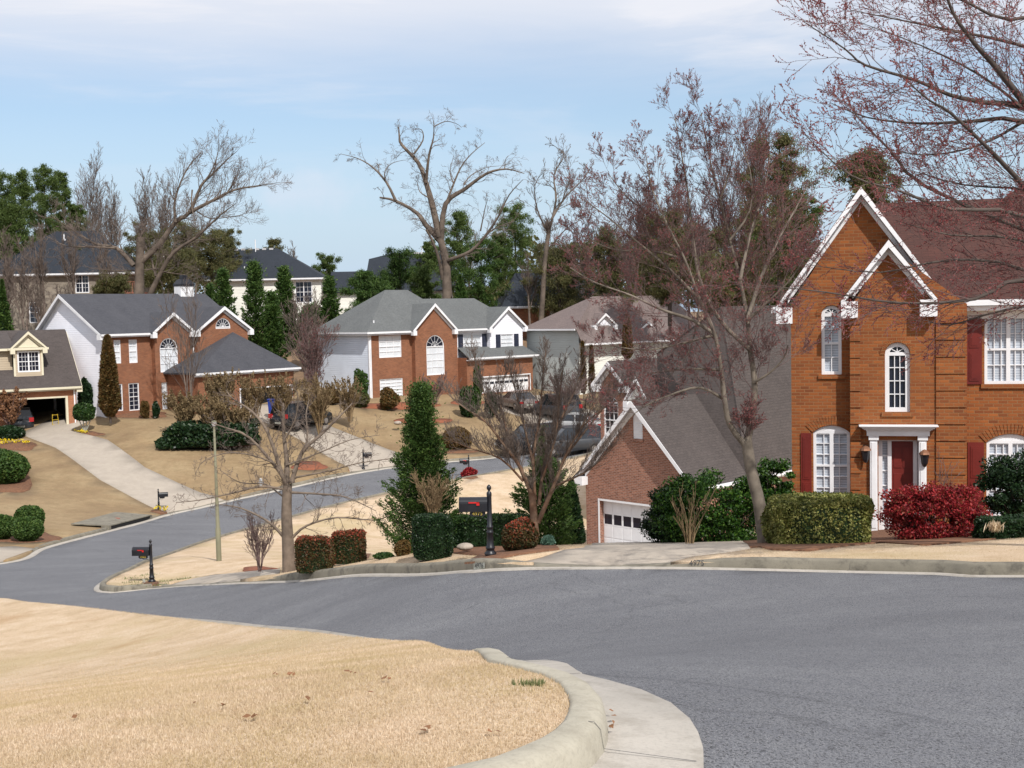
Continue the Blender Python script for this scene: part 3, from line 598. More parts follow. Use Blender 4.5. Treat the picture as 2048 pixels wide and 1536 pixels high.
def grow(out,tips,p,d,L,r,lev,P):
    n=P.get('seg',5); pts=[p]; rad=[r]; cur=np.array(p,float); dd=unit(np.array(d,float)); wob=P['wob']; up=P['up']
    for i in range(n-1):
        dd=unit(dd+RS.randn(3)*wob+np.array([0,0,up])); cur=cur+dd*L/(n-1); pts.append(cur.copy()); rad.append(max(r*(1-.8*(i+1)/(n-1)),P['rmin']))
    out.setdefault(lev,[]).append((pts,rad))
    if lev<=0: tips.append(pts); return
    if lev<=P.get('budlev',1): tips.append(pts)
    k=P['kids'][lev-1]; k=max(1,int(round(k*RS.uniform(.75,1.25))))
    for j in range(k):
        t=.22+.76*(j+RS.rand())/k; i=min(int(t*(n-1)),n-2); f=t*(n-1)-i; q=pts[i]*(1-f)+pts[i+1]*f if True else pts[i]
        ax=unit(np.cross(dd,RS.randn(3))); base=unit(np.array(pts[i+1])-np.array(pts[i])); a=math.radians(P['ang']*RS.uniform(.6,1.35))
        nd_=unit(base*math.cos(a)+ax*math.sin(a))
        grow(out,tips,q,nd_,L*P['lr']*RS.uniform(.65,1.2)*(1.15-.5*t),max(rad[i]*.55,P['rmin']),lev-1,P)
def limb(pxs,Y,r0,r1,dy=0,jit=.0,org=None,sub=3):
    """main limb through image columns/rows at depth Y.. Y+dy -> world polyline relative to org"""
    n=len(pxs); C=np.array([at(px,py,Y+dy*(i/(n-1))+ (RS.uniform(-jit,jit) if 0<i else 0)) for i,(px,py) in enumerate(pxs)])
    out=[]
    for i in range(n-1):
        p0=C[max(i-1,0)];p1=C[i];p2=C[i+1];p3=C[min(i+2,n-1)]
        for k in range(sub):
            t=k/sub; out.append(.5*((2*p1)+(-p0+p2)*t+(2*p0-5*p1+4*p2-p3)*t*t+(-p0+3*p1-3*p2+p3)*t**3))
    out.append(C[-1]); out=np.array(out)
    if org is not None: out=out-org
    m=len(out); return out,[r0+(r1-r0)*(i/(m-1))**.8 for i in range(m)]
def bare_tree(name,label,org,limbs,P,kids_per_m,L0,lev,bark,twig,bud=None,budsize=.03,budn=4,group=None,cat='tree',root=None,tsides=3,mainlev=None):
    """limbs: list of (points,radii) relative to org; first is the trunk (bears no twigs below P['clear'])"""
    t=root or thing(name,label,cat,tuple(org),0,group); out={};tips=[]
    for li,(pts,rad) in enumerate(limbs):
        seg=np.linalg.norm(np.diff(pts,axis=0),axis=1); tot=seg.sum(); k=int(kids_per_m*tot)
        cum=np.r_[0,np.cumsum(seg)]
        for j in range(k):
            s=tot*((.12 if li else P.get('clear',.9))+(1-(.12 if li else P.get('clear',.9)))*(j+RS.rand())/max(k,1)); s=min(s,tot*.999); i=min(int(np.searchsorted(cum,s))-1,len(pts)-2); i=max(i,0); f=(s-cum[i])/(seg[i]+1e-9)
            q=pts[i]*(1-f)+pts[i+1]*f; base=unit(pts[i+1]-pts[i]); ax=unit(np.cross(base,RS.randn(3))); a=math.radians(P['ang']*RS.uniform(.7,1.3)); d=unit(base*math.cos(a)+ax*math.sin(a)+np.array([0,0,P.get('up0',.15)]))
            grow(out,tips,q,d,L0*RS.uniform(.6,1.25)*(1.1-.5*s/tot),max(rad[i]*.42,P['rmin']*1.5) if rad[i]*.42<P.get('rmax',.05) else P.get('rmax',.05),lev,P)
    tubes([(p,r) for p,r in limbs],8,bark,'trunk',t)
    al=[]; 
    for l,L in out.items(): al+=L
    if al: tubes(al,tsides,twig,'twigs',t)
    if bud:
        pp=[]
        for pts in tips:
            pts=np.array(pts)
            for _ in range(budn):
                u=RS.rand()*(len(pts)-1); i=int(u); i=min(i,len(pts)-2); pp.append(pts[i]+(pts[i+1]-pts[i])*(u-i)+RS.randn(3)*budsize*.35)
        pp=np.array(pp); leaves('buds',pp,budsize,bud,t,1.)
    return t
def leaves(name,P,size,mat,parent,aspect=.6,var=.5,upbias=0.,dirs=None,smooth=False):
    n=len(P); a=RS.randn(n,3); 
    if dirs is not None: a=a*.45+dirs
    a/=np.linalg.norm(a,axis=1)[:,None]+1e-9
    b=np.cross(a,RS.randn(n,3)+[0,0,upbias]); b/=np.linalg.norm(b,axis=1)[:,None]+1e-9
    s=size*(1-var/2+var*RS.rand(n))[:,None]
    V=np.stack([P-a*s,P+b*s*aspect,P+a*s,P-b*s*aspect],1).reshape(-1,3); F=np.arange(4*n).reshape(-1,4)
    return arr_mesh(name,V,F,mat,parent)
def lumps(k,seed=None): 
    r=np.random.RandomState(seed) if seed is not None else RS
    d=r.randn(k,3); d/=np.linalg.norm(d,axis=1)[:,None]; return d,r.uniform(.6,1.,k)
def ellipsoid_pts(n,rx,ry,rz,bumpy=.15,fill=.55,k=14,flat=None):
    d=RS.randn(n,3); d/=np.linalg.norm(d,axis=1)[:,None]; L,w=lumps(k); f=1-bumpy+bumpy*1.6*np.max(np.clip((d@L.T),0,1)**6*w,axis=1)
    r=f*(fill+(1-fill)*RS.rand(n)**.45); P=d*r[:,None]*[rx,ry,rz]
    if flat is not None: P[:,2]=np.maximum(P[:,2],-rz*flat)
    return P
def bush(name,label,px,py,wpx,hpx,Y,mat,leaf=.05,n=4000,shape='ell',group=None,bumpy=.15,cat='shrub',deep=.9,core=True,dz=0,stems=False,mat2=None,top=None):
    n=int(n*1.35)
    """rounded or box shrub whose foot is at image (px,py), sized in image pixels at depth Y"""
    s=pxm(Y); c=at(px,py,Y); w=wpx/s/2; h=hpx/s; z=Tz(c[0],c[1])+LAWN; z=min(z,c[2]) if abs(z-c[2])<2 else c[2]
    h+=max(0,c[2]-z)
    t=thing(name,label,cat,(c[0],c[1],z),0,group)
    if shape=='ell':
        P=ellipsoid_pts(n,w,w*deep,h/2*1.03,bumpy); P[:,2]+=h/2; cm=('e',)
    else: # box with soft edges
        bumpy=bumpy+.07; d=RS.uniform(-1,1,(n,3)); ax=RS.randint(0,5,n); 
        for k_,(a_,v_) in enumerate(((0,-1),(0,1),(1,-1),(1,1),(2,1))):
            m_=ax==k_; d[m_,a_]=v_*(1-.25*RS.rand(m_.sum())**2)
        q=np.abs(d)**6; f=(q.sum(1))**(1/6.); d/=np.maximum(f,1)[:,None]**.9
        L,ww=lumps(16); u=d/(np.linalg.norm(d,axis=1)[:,None]); f=1-bumpy*.5+bumpy*np.max(np.clip(u@L.T,0,1)**8*ww,axis=1)
        P=d*f[:,None]*[w,w*deep,h/2]; P[:,2]+=h/2; P+=RS.randn(n,3)*leaf*.5
    P[:,2]=np.maximum(P[:,2],.02)
    leaves('foliage',P,leaf,mat,t,.6)
    if top is not None:
        m_=RS.rand(len(P))<np.clip((P[:,2]/h-top[1]*.7)/(1.02-top[1]*.7),0,1)**2.2/top[2]; Q=P[m_]*[1.02,1.02,1]+[0,0,leaf*.5]; leaves('new_leaves',Q,leaf*1.1,top[0],t,.6)
    mb=MB(); # stems inside carry the leaves
    for k in range(9):
        a=random.random()*6.28; e=(w*.7*math.cos(a),w*deep*.7*math.sin(a),h*random.uniform(.55,.85)); mb.tube([(e[0]*.15,e[1]*.15,-.05),(e[0]*.5,e[1]*.5,e[2]*.5),e],[.02+.01*w,.015,.006],5)
    mb.build('stems','bark_dark',t,uv=False)
    if core:  # solid dark core: shade between the leaves put into its colour
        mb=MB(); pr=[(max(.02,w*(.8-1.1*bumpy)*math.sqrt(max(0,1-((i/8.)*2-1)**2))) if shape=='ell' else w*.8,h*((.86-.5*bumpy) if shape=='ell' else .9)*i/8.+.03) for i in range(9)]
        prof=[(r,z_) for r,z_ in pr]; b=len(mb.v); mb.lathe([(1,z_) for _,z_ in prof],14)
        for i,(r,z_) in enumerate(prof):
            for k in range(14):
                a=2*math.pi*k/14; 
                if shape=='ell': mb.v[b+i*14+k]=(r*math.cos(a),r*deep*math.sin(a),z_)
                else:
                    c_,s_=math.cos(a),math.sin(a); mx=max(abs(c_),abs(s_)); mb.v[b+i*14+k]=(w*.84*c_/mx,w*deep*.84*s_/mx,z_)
        mb.build('dark_core','dark_leaf',t,uv=False)
    return t
def conifer_mesh(h,r,n,leaf,mat,t,lob=9,droop=-.15,narrow=.9,ragged=.25,base=.04,dens=1.):
    """pyramidal evergreen: drooping sprays on whorled boughs"""
    z=RS.rand(n)**1.35; zz=base+(1-base)*z; R=r*(1-z)**narrow*(np.minimum(1,.35+z*5)); ang=RS.rand(n)*2*math.pi
    ph=np.floor(z*lob*2.2); a0_=RS.rand(6)*6; lobe=.82+ragged*.9*np.sin(ang*3+zz*lob*2.3+a0_[0])*np.sin(zz*lob*3.1+ang*2+a0_[1])+ragged*.45*np.sin(ang*7+zz*lob*6+a0_[2])+ragged*.5*RS.randn(n)*.5
    q=(.42+.58*RS.rand(n)**.5)*lobe; rr=R*q
    P=np.stack([rr*np.cos(ang),rr*np.sin(ang),zz*h+droop*rr+.07*rr*np.sin(ph*1.3+ang*2)],1)
    D=np.stack([np.cos(ang)*.8,np.sin(ang)*.8,.55+0*ang],1)
    leaves('foliage',P,leaf,mat,t,.38,dirs=D)
    mb=MB(); mb.tube([(0,0,-.3),(0,0,h*.5),(0,0,h*.93)],[max(.03,r*.09),r*.06,.012],7)
    mb.build('trunk','bark_dark',t,uv=False)
    mb=MB(); mb.lathe([(r*.45,base*h+.1*h),(r*.42,h*.25),(r*.25,h*.55),(r*.08,h*.82),(.01,h*.9)],9); mb.build('dark_core','dark_leaf',t,uv=False)  # dark solid cone inside, painted shade for the crown's depth
def conifer(name,label,px,py,wpx,hpx,Y,mat='leyland_leaf',n=6000,leaf=.12,group=None,**kw):
    s=pxm(Y); c=at(px,py,Y); t=thing(name,label,'tree',tuple(c),RS.rand()*6,group); conifer_mesh(hpx/s,wpx/s/2,n,leaf,mat,t,**kw); return t
def feathery(name,label,px,py,wpx,hpx,Y,mat,n=40000,leaf=.04,boughs=170,narrow=.6,rise=.35,group=None,base=.03,plume=.16,cat='tree'):
    """conifer built bough by bough, so the outline is ragged"""
    s=pxm(Y); c=at(px,py,Y); h=hpx/s; w=wpx/s/2; t=thing(name,label,cat,tuple(c),0,group); mb=MB(); mb.tube([(0,0,-.3),(0,0,h*.5),(0,0,h*.95)],[w*.09,w*.06,.01],7); PTS=[];DR=[]
    k=n//boughs
    for i in range(boughs):
        z=(i+RS.rand())/boughs; zz=base+(1-base)*z; R=w*((1-z)**narrow*min(1,.5+z*4)+.03)*(.55+.6*RS.rand()); a=i*2.39996+RS.randn()*.3; up=rise+RS.rand()*.35
        e=np.array([math.cos(a)*R,math.sin(a)*R,R*up]); b0=np.array([0,0,zz*h-R*.25]); m_=RS.rand(k)**.65; q=b0+e*m_[:,None]; q[:,2]+=-.18*R*np.sin(m_*3.1)
        sp=plume*w*(1.15-m_*.95)[:,None]; q=q+RS.randn(k,3)*sp*[1,1,.55]; PTS.append(q); DR.append(np.tile([math.cos(a)*.9,math.sin(a)*.9,.6],(k,1)))
        if i%3==0: mb.tube([b0,b0+e*.5,b0+e*.9],[.014,.009,.004],4)
    mb.build('trunk','bark_dark',t,uv=False); P=np.vstack(PTS); P[:,2]=np.maximum(P[:,2],.02); leaves('foliage',P,leaf,mat,t,.36,dirs=np.vstack(DR)); return t
def clump_shrub(name,label,px,py,wpx,hpx,Y,mat,n=14000,leaf=.04,clumps=70,deep=.7,group=None,cat='shrub',cs=.13,box=0.):
    """loose shrub: leaf clusters at the ends of stems, with gaps between them"""
    s=pxm(Y); c=at(px,py,Y); w=wpx/s/2; h=hpx/s; z=Tz(c[0],c[1])+LAWN; z=min(z,c[2]) if abs(z-c[2])<2 else c[2]; h+=max(0,c[2]-z); t=thing(name,label,cat,(c[0],c[1],z),0,group); mb=MB(); PTS=[]
    k=n//clumps
    for i in range(clumps):
        d=RS.randn(3); d/=np.linalg.norm(d); d=d/np.abs(d).max()**box; r=RS.uniform(.35,.98)**.6; q=np.array([d[0]*w*r,d[1]*w*deep*r,h*.5+d[2]*h*.5*r]); q[2]=max(q[2],h*.06)
        rr=min(w,h)*cs*RS.uniform(.7,1.5); o=RS.randn(k,3); o/=np.linalg.norm(o,axis=1)[:,None]; PTS.append(q+o*(rr*RS.rand(k)**.45)[:,None]*[1.25,1.1,.85])
        if i%4==0: mb.tube([(q[0]*.1,q[1]*.1,-.05),(q[0]*.5,q[1]*.5,q[2]*.5),tuple(q)],[.018,.012,.005],5)
    P=np.vstack(PTS); P[:,2]=np.maximum(P[:,2],.01); leaves('foliage',P,leaf,mat,t,.55); mb.build('stems','bark_dark',t,uv=False); return t
def gY(px,py): return ground(px,py)[1]
def twig_shrub(name,label,px,py,wpx,hpx,Y,mat,stems=14,lev=2,bud=None,budsize=.02,budn=3,rmin=.004,group=None,P=None,spread=.5,bark=None,cat='shrub',r0=.015,clear=.25):
    s=pxm(Y); c=at(px,py,Y); h=hpx/s; w=wpx/s/2; limbs=[]
    for k in range(stems):
        a=RS.rand()*6.28; q=math.sqrt(RS.rand()); e=np.array([w*q*math.cos(a),w*q*.8*math.sin(a),h*RS.uniform(.7,1.)]); st=np.array([e[0]*.08,e[1]*.08,-.05])
        m=st+(e-st)*.5+np.array([-e[0]*.12,-e[1]*.12,h*.06])+RS.randn(3)*.03*h; m1=st+(e-st)*.25+np.array([-e[0]*.08,-e[1]*.08,h*.04]); pts=np.array([st,m1,m,(m+e)/2+RS.randn(3)*.02*h,e]); limbs.append((pts,[r0,r0*.8,r0*.6,r0*.45,rmin]))
    PP=dict(wob=.16,up=.10,kids=[3,4,4],ang=32,lr=.55,rmin=rmin,seg=4,rmax=.02,clear=clear,budlev=1)
    if P: PP.update(P)
    return bare_tree(name,label,c,limbs,PP,PP.get('kpm',6/h),h*.35,lev,bark or mat,mat,bud,budsize,budn,group,cat)
# ---------------------------------------------------------------- house kit
class House:
    def __init__(s,name,label,px,py,Y,deg,cat='house',group=None,xyz=None):
        s.o=np.array(xyz if xyz is not None else at(px,py,Y)); s.a=math.radians(deg); s.t=thing(name,label,cat,tuple(s.o),s.a,group)
        s.dx=np.array([math.cos(s.a),math.sin(s.a),0]); s.dy=np.array([-math.sin(s.a),math.cos(s.a),0])
    def loc(s,P): q=np.array(P)-s.o; return np.array([q@s.dx,q@s.dy,q[2]])
    def onF(s,px,py,y=0.):
        """image pixel -> (x,z) on the house plane y=const"""
        d=ray(px,py); t=(s.o@s.dy+y)/(d@s.dy); q=s.loc(d*t); return q[0],q[2]
    def onS(s,px,py,x=0.):
        d=ray(px,py); t=(s.o@s.dx+x)/(d@s.dx); q=s.loc(d*t); return q[1],q[2]
    def rect(s,x0,y0,x1,y1,y=0.):
        """pixel box -> x0,x1,z0,z1 on plane y"""
        a=s.onF(x0,y1,y); b=s.onF(x1,y0,y); c=s.onF(x0,y0,y); d=s.onF(x1,y1,y)
        return (a[0]+c[0])/2,(b[0]+d[0])/2,(a[1]+d[1])/2,(b[1]+c[1])/2
def frame(p0,p1):
    p0=np.array(p0,float);p1=np.array(p1,float);L=np.linalg.norm(p1-p0);d=(p1-p0)/L
    return (lambda u,w,z: (p0[0]+d[0]*u-d[1]*w,p0[1]+d[1]*u+d[0]*w,z)),L
def arch_outline(u0,u1,z0,z1,rise,n=10):
    """counter-clockwise outline; top is an arc of given rise"""
    pts=[(u0,z0),(u1,z0)]
    if rise<=0: return pts+[(u1,z1),(u0,z1)]
    hw=(u1-u0)/2; rise=min(rise,hw); R=(hw*hw+rise*rise)/(2*rise); cz=z1-R; a=math.asin(min(1,hw/R)); cu=(u0+u1)/2
    if rise>=hw*.999: a=math.pi/2
    return pts+[(cu+R*math.sin(a-2*a*k/n),cz+R*math.cos(a-2*a*k/n)) for k in range(n+1)]
def wall(mb,p0,p1,outline,ops,rec=.09,mi=0):
    fn,L=frame(p0,p1); loops=[outline]+[arch_outline(o['u'][0],o['u'][1],o['z'][0],o['z'][1],o.get('arch',0)) for o in ops]
    flat=[p for l in loops for p in l]; tri=geometry.tessellate_polygon([[Vector((a,b,0)) for a,b in l] for l in loops])
    V=[fn(a,0,b) for a,b in flat]; F=[]
    for t in tri:
        a,b,c=[flat[i] for i in t]; F.append(t if (b[0]-a[0])*(c[1]-a[1])-(b[1]-a[1])*(c[0]-a[0])>0 else t[::-1])
    mb.raw(V,F,mi)
    for l,o in zip(loops[1:],ops):
        r=o.get('rec',rec); n=len(l)
        for i in range(n):
            a=l[i];b=l[(i+1)%n]; mb.raw([fn(a[0],0,a[1]),fn(b[0],0,b[1]),fn(b[0],r+.05,b[1]),fn(a[0],r+.05,a[1])],[(0,1,2,3)],mi)
def window(H,p0,p1,o,parent=None):
    fn,L=frame(p0,p1); u0,u1=o['u'];z0,z1=o['z'];rise=o.get('arch',0);fw=o.get('fw',.07);rec=o.get('rec',.09); fm=o.get('frame','white_paint'); T_=parent or H.t
    full=rise>=(u1-u0)/2*.98
    A=arch_outline(u0,u1,z0,z1,rise); B=arch_outline(u0+fw,u1-fw,z0+fw,z1-fw,(u1-u0)/2-fw if full else max(0,rise*.9) if rise else 0)
    mb=MB(); n=len(A); wf=rec-.045; wb=rec+.03
    for i in range(n):
        j=(i+1)%n; mb.raw([fn(A[i][0],wf,A[i][1]),fn(A[j][0],wf,A[j][1]),fn(B[j][0],wf,B[j][1]),fn(B[i][0],wf,B[i][1])],[(0,1,2,3)]); mb.raw([fn(B[i][0],wf,B[i][1]),fn(B[j][0],wf,B[j][1]),fn(B[j][0],wb,B[j][1]),fn(B[i][0],wb,B[i][1])],[(0,1,2,3)])
    a0,a1,b0,b1=u0+fw,u1-fw,z0+fw,z1-fw; spring=(z1-rise) if rise else b1; head=spring if (rise and (full or o.get('fanpanel'))) else b1
    bx=lambda x0,x1,y0,y1,w0,w1: mb.box(x0,x1,w0,w1,y0,y1,fn=lambda x,w,z: fn(x,w,z))
    if rise:
        if o.get('fanpanel'):   # solid white panel in the arch
            Pn=arch_outline(a0,a1,spring+.04,b1,max(0.02,rise*.9)); mb.prism([fn(u,wf+.012,z) for u,z in Pn],tuple(np.array(fn(0,.02,0))-np.array(fn(0,0,0))))
        bx(a0,a1,spring-.03,spring+.05,wf+.003,wb)
        if full:
            R=(a1-a0)/2; cu=(a0+a1)/2; c0=spring+.05
            for k in range(1,o.get('rays',4)):
                an=math.pi*k/o.get('rays',4); mb.beam(fn(cu,wf+.02,c0),fn(cu+math.cos(an)*(R-.01),wf+.02,spring+math.sin(an)*(R-.01)),.02,.02,up=(fn(0,1,0)[0]-fn(0,0,0)[0],fn(0,1,0)[1]-fn(0,0,0)[1],0))
            if o.get('hub'):
                pts=[(cu+math.cos(math.pi*k/8)*R*.42,spring+.03+math.sin(math.pi*k/8)*R*.42) for k in range(9)]
                for p,q in zip(pts[:-1],pts[1:]): mb.beam(fn(p[0],wf+.02,p[1]),fn(q[0],wf+.02,q[1]),.022,.02,up=(0,0,1))
    units=o.get('units',1); cols=o.get('cols',2); rows=o.get('rows',2); mw=o.get('mw',.02)
    for k in range(1,units): c=a0+(a1-a0)*k/units; bx(c-.045,c+.045,b0,head,wf+.002,wb)
    if o.get('sash',True): m=(b0+head)/2; bx(a0,a1,m-.025,m+.025,wf+.006,wb)
    tot=units*cols
    for k in range(1,tot):
        if k%cols: c=a0+(a1-a0)*k/tot; bx(c-mw/2,c+mw/2,b0,head,wf+.022,wb-.004)
    rr=rows*(2 if o.get('sash',True) else 1)
    for k in range(1,rr):
        if o.get('sash',True) and k==rows: continue
        c=b0+(head-b0)*k/rr; bx(a0,a1,c-mw/2,c+mw/2,wf+.024,wb-.005)
    w=mb.build('window',fm,T_)
    mb=MB(); Pn=arch_outline(a0,a1,b0,b1,((u1-u0)/2-fw) if full else max(0,rise*.9) if rise else 0)
    if full and o.get('fan')=='dark':
        low=[(a0,b0),(a1,b0),(a1,spring),(a0,spring)]; mb.raw([fn(u,wb-.008,z) for u,z in low],[(0,1,2,3)],0)
        up_=[p for p in Pn if p[1]>=spring-.01 ]; up_=[(a1,spring)]+up_+[(a0,spring)]; mb.poly([fn(u,wb-.008,z) for u,z in up_],1); mb.build('pane',[o.get('pane','dark_glass'),'dark_glass'],w)
    else:
        mb.poly([fn(u,wb-.008,z) for u,z in Pn]); mb.build('pane',o.get('pane','dark_glass'),w)
    if o.get('sill'):
        mb=MB(); mb.box(u0-.08,u1+.08,-.05,.02,z0-.10,z0-.005,fn=fn); mb.build('sill',o['sill'],w)
    if o.get('shut'):
        sw=o.get('sw',.38)
        for sgn in ((-1,1) if o.get('both',True) else (o.get('side',-1),)):
            x0=(u0-.06-sw) if sgn<0 else u1+.06; x1=x0+sw; mb=MB(); zt=z1-(rise if rise else 0)
            mb.box(x0,x1,-.03,-.002,z0,zt,fn=fn)
            for (q0,q1) in ((.05,.47),(.53,.95)):   # raised panels
                a=z0+(zt-z0)*q0;b=z0+(zt-z0)*q1; mb.box(x0+.06,x1-.06,-.045,-.031,a,b,fn=fn); mb.box(x0+.1,x1-.1,-.055,-.046,a+.05,b-.05,fn=fn)
            mb.build('shutter',o['shut'],T_)
    return w
def arch_header(mb,fn,u0,u1,z1,rise,th_=.22,mi=0,n=18):
    """soldier-course arch standing slightly proud of the wall"""
    hw=(u1-u0)/2; rise=min(rise,hw); R=(hw*hw+rise*rise)/(2*rise); cz=z1-R; a=math.asin(min(1,hw/R))+.02; cu=(u0+u1)/2
    if rise>=hw*.99: a=math.pi/2; n=26
    for k in range(n):
        t0=-a+2*a*k/n+.006; t1=-a+2*a*(k+1)/n-.006; P=[(cu+r*math.sin(t),cz+r*math.cos(t)) for r,t in ((R+.01,t0),(R+.01,t1),(R+th_,t1),(R+th_,t0))]
        off=np.array(fn(0,.03,0))-np.array(fn(0,0,0)); mb.prism([fn(u,-.022,z) for u,z in P],tuple(off),mi)
def garage_door(H,p0,p1,o,parent=None,name='garage_door'):
    fn,L=frame(p0,p1); u0,u1=o['u'];z0,z1=o['z']; rec=o.get('rec',.25); mb=MB(); n=o.get('panels',8); 
    mb.box(u0,u1,rec,rec+.05,z0,z1,fn=fn)
    pw=(u1-u0)/n; rh=(z1-z0)/4; wr=o.get('winrow',2)
    for r in range(4):
        for k in range(n):
            a=u0+k*pw+.035;b=u0+(k+1)*pw-.035;c=z0+r*rh+.04;d=z0+(r+1)*rh-.04
            if r==wr:
                for x0,x1,y0,y1 in ((a-.035,a+.02,c,d),(b-.02,b+.035,c,d),(a,b,c-.04,c+.02),(a,b,d-.02,d+.04)): mb.box(x0,x1,rec-.012,rec-.001,y0,y1,fn=fn)
            else: mb.box(a,b,rec-.012,rec-.001,c,d,fn=fn)
    g=mb.build(name,o.get('col','white_paint'),parent or H.t)
    mb=MB()
    for k in range(n):
        a=u0+k*pw+.05;b=u0+(k+1)*pw-.05;c=z0+wr*rh+.06;d=z0+(wr+1)*rh-.06; mb.box(a,b,rec-.006,rec-.0015,c,d,fn=fn)
    mb.build('window_row','dark_glass',g)
    mb=MB(); t=.09
    mb.box(u0-t,u0-.001,-.02,rec+.04,z0,z1+t,fn=fn); mb.box(u1+.001,u1+t,-.02,rec+.04,z0,z1+t,fn=fn); mb.box(u0,u1,-.02,rec+.04,z1+.001,z1+t,fn=fn); mb.build('door_frame','white_paint',g)
def downspout(H,x,y,z0,z1,yw=None):
    mb=MB(); yw=y if yw is None else yw
    mb.beam((x,y-.32,z1+.25),(x,y-.05,z1),.09,.07); mb.beam((x,y-.05,z1+.03),(x,y-.05,z0),.09,.07,up=(0,1,0)); mb.beam((x,y-.05,z0+.05),(x+.0,y-.3,z0-.05),.09,.07); mb.build('downspout','white_paint',H.t)
def slab(mb,P,t=.10,mi=0):
    mb.prism([(p[0],p[1],p[2]) for p in P],(0,0,-t),mi)
def gable_roof(H,ax,a0,a1,b0,b1,ze,za,mat,t=.12,rake0=True,rake1=True,gut=(True,True),oh=.3,trim='white_paint',name='roof',rw=.2,fascia=.16,frieze=True,ret=True,wallb=None,ac=None,gseg=None):
    """ridge along 'y' (ax='y': a=x,b=y) or along 'x' (a=y,b=x). a0,a1,b0,b1 include the overhang; ze at the eave edge, za at the ridge"""
    f=(lambda a,b,z:(a,b,z)) if ax=='y' else (lambda a,b,z:(b,a,z))
    ac=(a0+a1)/2 if ac is None else ac
    mb=MB(); slab(mb,[f(a0,b0,ze),f(ac,b0,za),f(ac,b1,za),f(a0,b1,ze)],t); slab(mb,[f(ac,b0,za),f(a1,b0,ze),f(a1,b1,ze),f(ac,b1,za)],t)
    r=mb.build(name,mat,H.t)
    mb=MB()
    for do,bb,s in ((rake0,b0,1),(rake1,b1,-1)):
        if not do: continue
        for e in (a0,a1):
            sg=1 if e==a0 else -1; sl=(za-ze)/(ac-e)
            P=[f(e,bb+s*.0,ze-.02),f(ac,bb,za-.02),f(ac,bb,za-rw-.06),f(e,bb,ze-rw)]; off=f(0,-s*.03,0); mb.prism(P,off)
            Pn=[f(e,bb,ze-t-.03),f(ac,bb,za-t-.03),f(ac,bb+s*oh,za-t-.03),f(e,bb+s*oh,ze-t-.03)]; mb.prism(Pn,(0,0,-.02),1)
            if frieze: # board on the wall beneath the soffit
                e2=e+sg*oh*.9; z2=ze+sl*(e2-e); P=[f(e2,bb+s*(oh-.035),z2-t-.06),f(ac,bb+s*(oh-.035),za-t-.06),f(ac,bb+s*(oh-.035),za-t-.06-rw*1.25),f(e2,bb+s*(oh-.035),z2-t-.06-rw*1.0)]; mb.prism(P,f(0,s*.03,0))
            if ret: # boxed eave return
                x0,x1=(e,e+sg*oh*1.25); lo,hi=min(x0,x1),max(x0,x1); B0,B1=(bb-.035*s,bb+s*oh); lo2,hi2=min(B0,B1),max(B0,B1)
                V=[f(a,b,z) for z in (ze-t-.30,ze-.03) for a,b in ((lo,lo2),(hi,lo2),(hi,hi2),(lo,hi2))]; mb.raw(V,[(3,2,1,0),(4,5,6,7),(0,1,5,4),(1,2,6,5),(2,3,7,6),(3,0,4,7)])
    for g,e in ((gut[0],a0),(gut[1],a1)):
        if g:
          sg=-1 if e==a0 else 1
          for (B0,B1) in (gseg if (gseg and e==a0) else [(b0+.02,b1-.02)]):
            V=lambda x0,x1,z0,z1: mb.raw([f(a,b,z) for z in (z0,z1) for a,b in ((x0,B0),(x1,B0),(x1,B1),(x0,B1))],[(3,2,1,0),(4,5,6,7),(0,1,5,4),(1,2,6,5),(2,3,7,6),(3,0,4,7)])
            x=sorted((e-sg*.02,e+sg*.11)); V(x[0],x[1],ze-fascia,ze-.015)         # gutter
            x=sorted((e-sg*.05,e-sg*.022)); V(x[0],x[1],ze-fascia-.1,ze-.05)
            x=sorted((e-sg*.051,e-sg*oh)); V(x[0],x[1],ze-fascia-.10,ze-fascia-.07)
    if mb.v: mb.build('roof_trim',[trim,'soffit_paint'],r)
    return r
def hip_roof(H,x0,x1,y0,y1,ze,zr,mat,ridge='x',ins=None,t=.12,name='roof',gut=True,trim='white_paint',ins2=None):
    mb=MB(); 
    if ridge=='x': i=ins if ins is not None else (y1-y0)/2; j=ins2 if ins2 is not None else i; A=(x0+i,(y0+y1)/2,zr);B=(x1-j,(y0+y1)/2,zr); c=[(x0,y0,ze),(x1,y0,ze),(x1,y1,ze),(x0,y1,ze)]; pl=[[c[0],c[1],B,A],[c[1],c[2],B],[c[2],c[3],A,B],[c[3],c[0],A]]
    else: i=ins if ins is not None else (x1-x0)/2; j=ins2 if ins2 is not None else i; A=((x0+x1)/2,y0+i,zr);B=((x0+x1)/2,y1-j,zr); c=[(x0,y0,ze),(x1,y0,ze),(x1,y1,ze),(x0,y1,ze)]; pl=[[c[0],c[1],A],[c[1],c[2],B,A],[c[2],c[3],B],[c[3],c[0],A,B]]
    for p in pl: slab(mb,p,t)
    r=mb.build(name,mat,H.t)
    if gut:
        mb=MB(); g=.1
        for X0,X1,Y0,Y1 in ((x0-g,x1+g,y0-g,y0+.02),(x0-g,x1+g,y1-.02,y1+g),(x0-g,x0+.02,y0+.02,y1-.02),(x1-.02,x1+g,y0+.02,y1-.02)): mb.box(X0,X1,Y0,Y1,ze-.17,ze-.01)
        mb.box(x0+.03,x1-.03,y0+.03,y1-.03,ze-.26,ze-.19); mb.build('gutter',trim,r)
    return r
def vent_pipe(H,x,y,z,h=.35,mat='white_paint',roof=None):
    mb=MB(); mb.lathe([(.14,-.15),(.14,0),(.06,.03),(.06,h),(.05,h)],8,(x,y,z)); mb.build('vent_pipe',mat,roof or H.t)

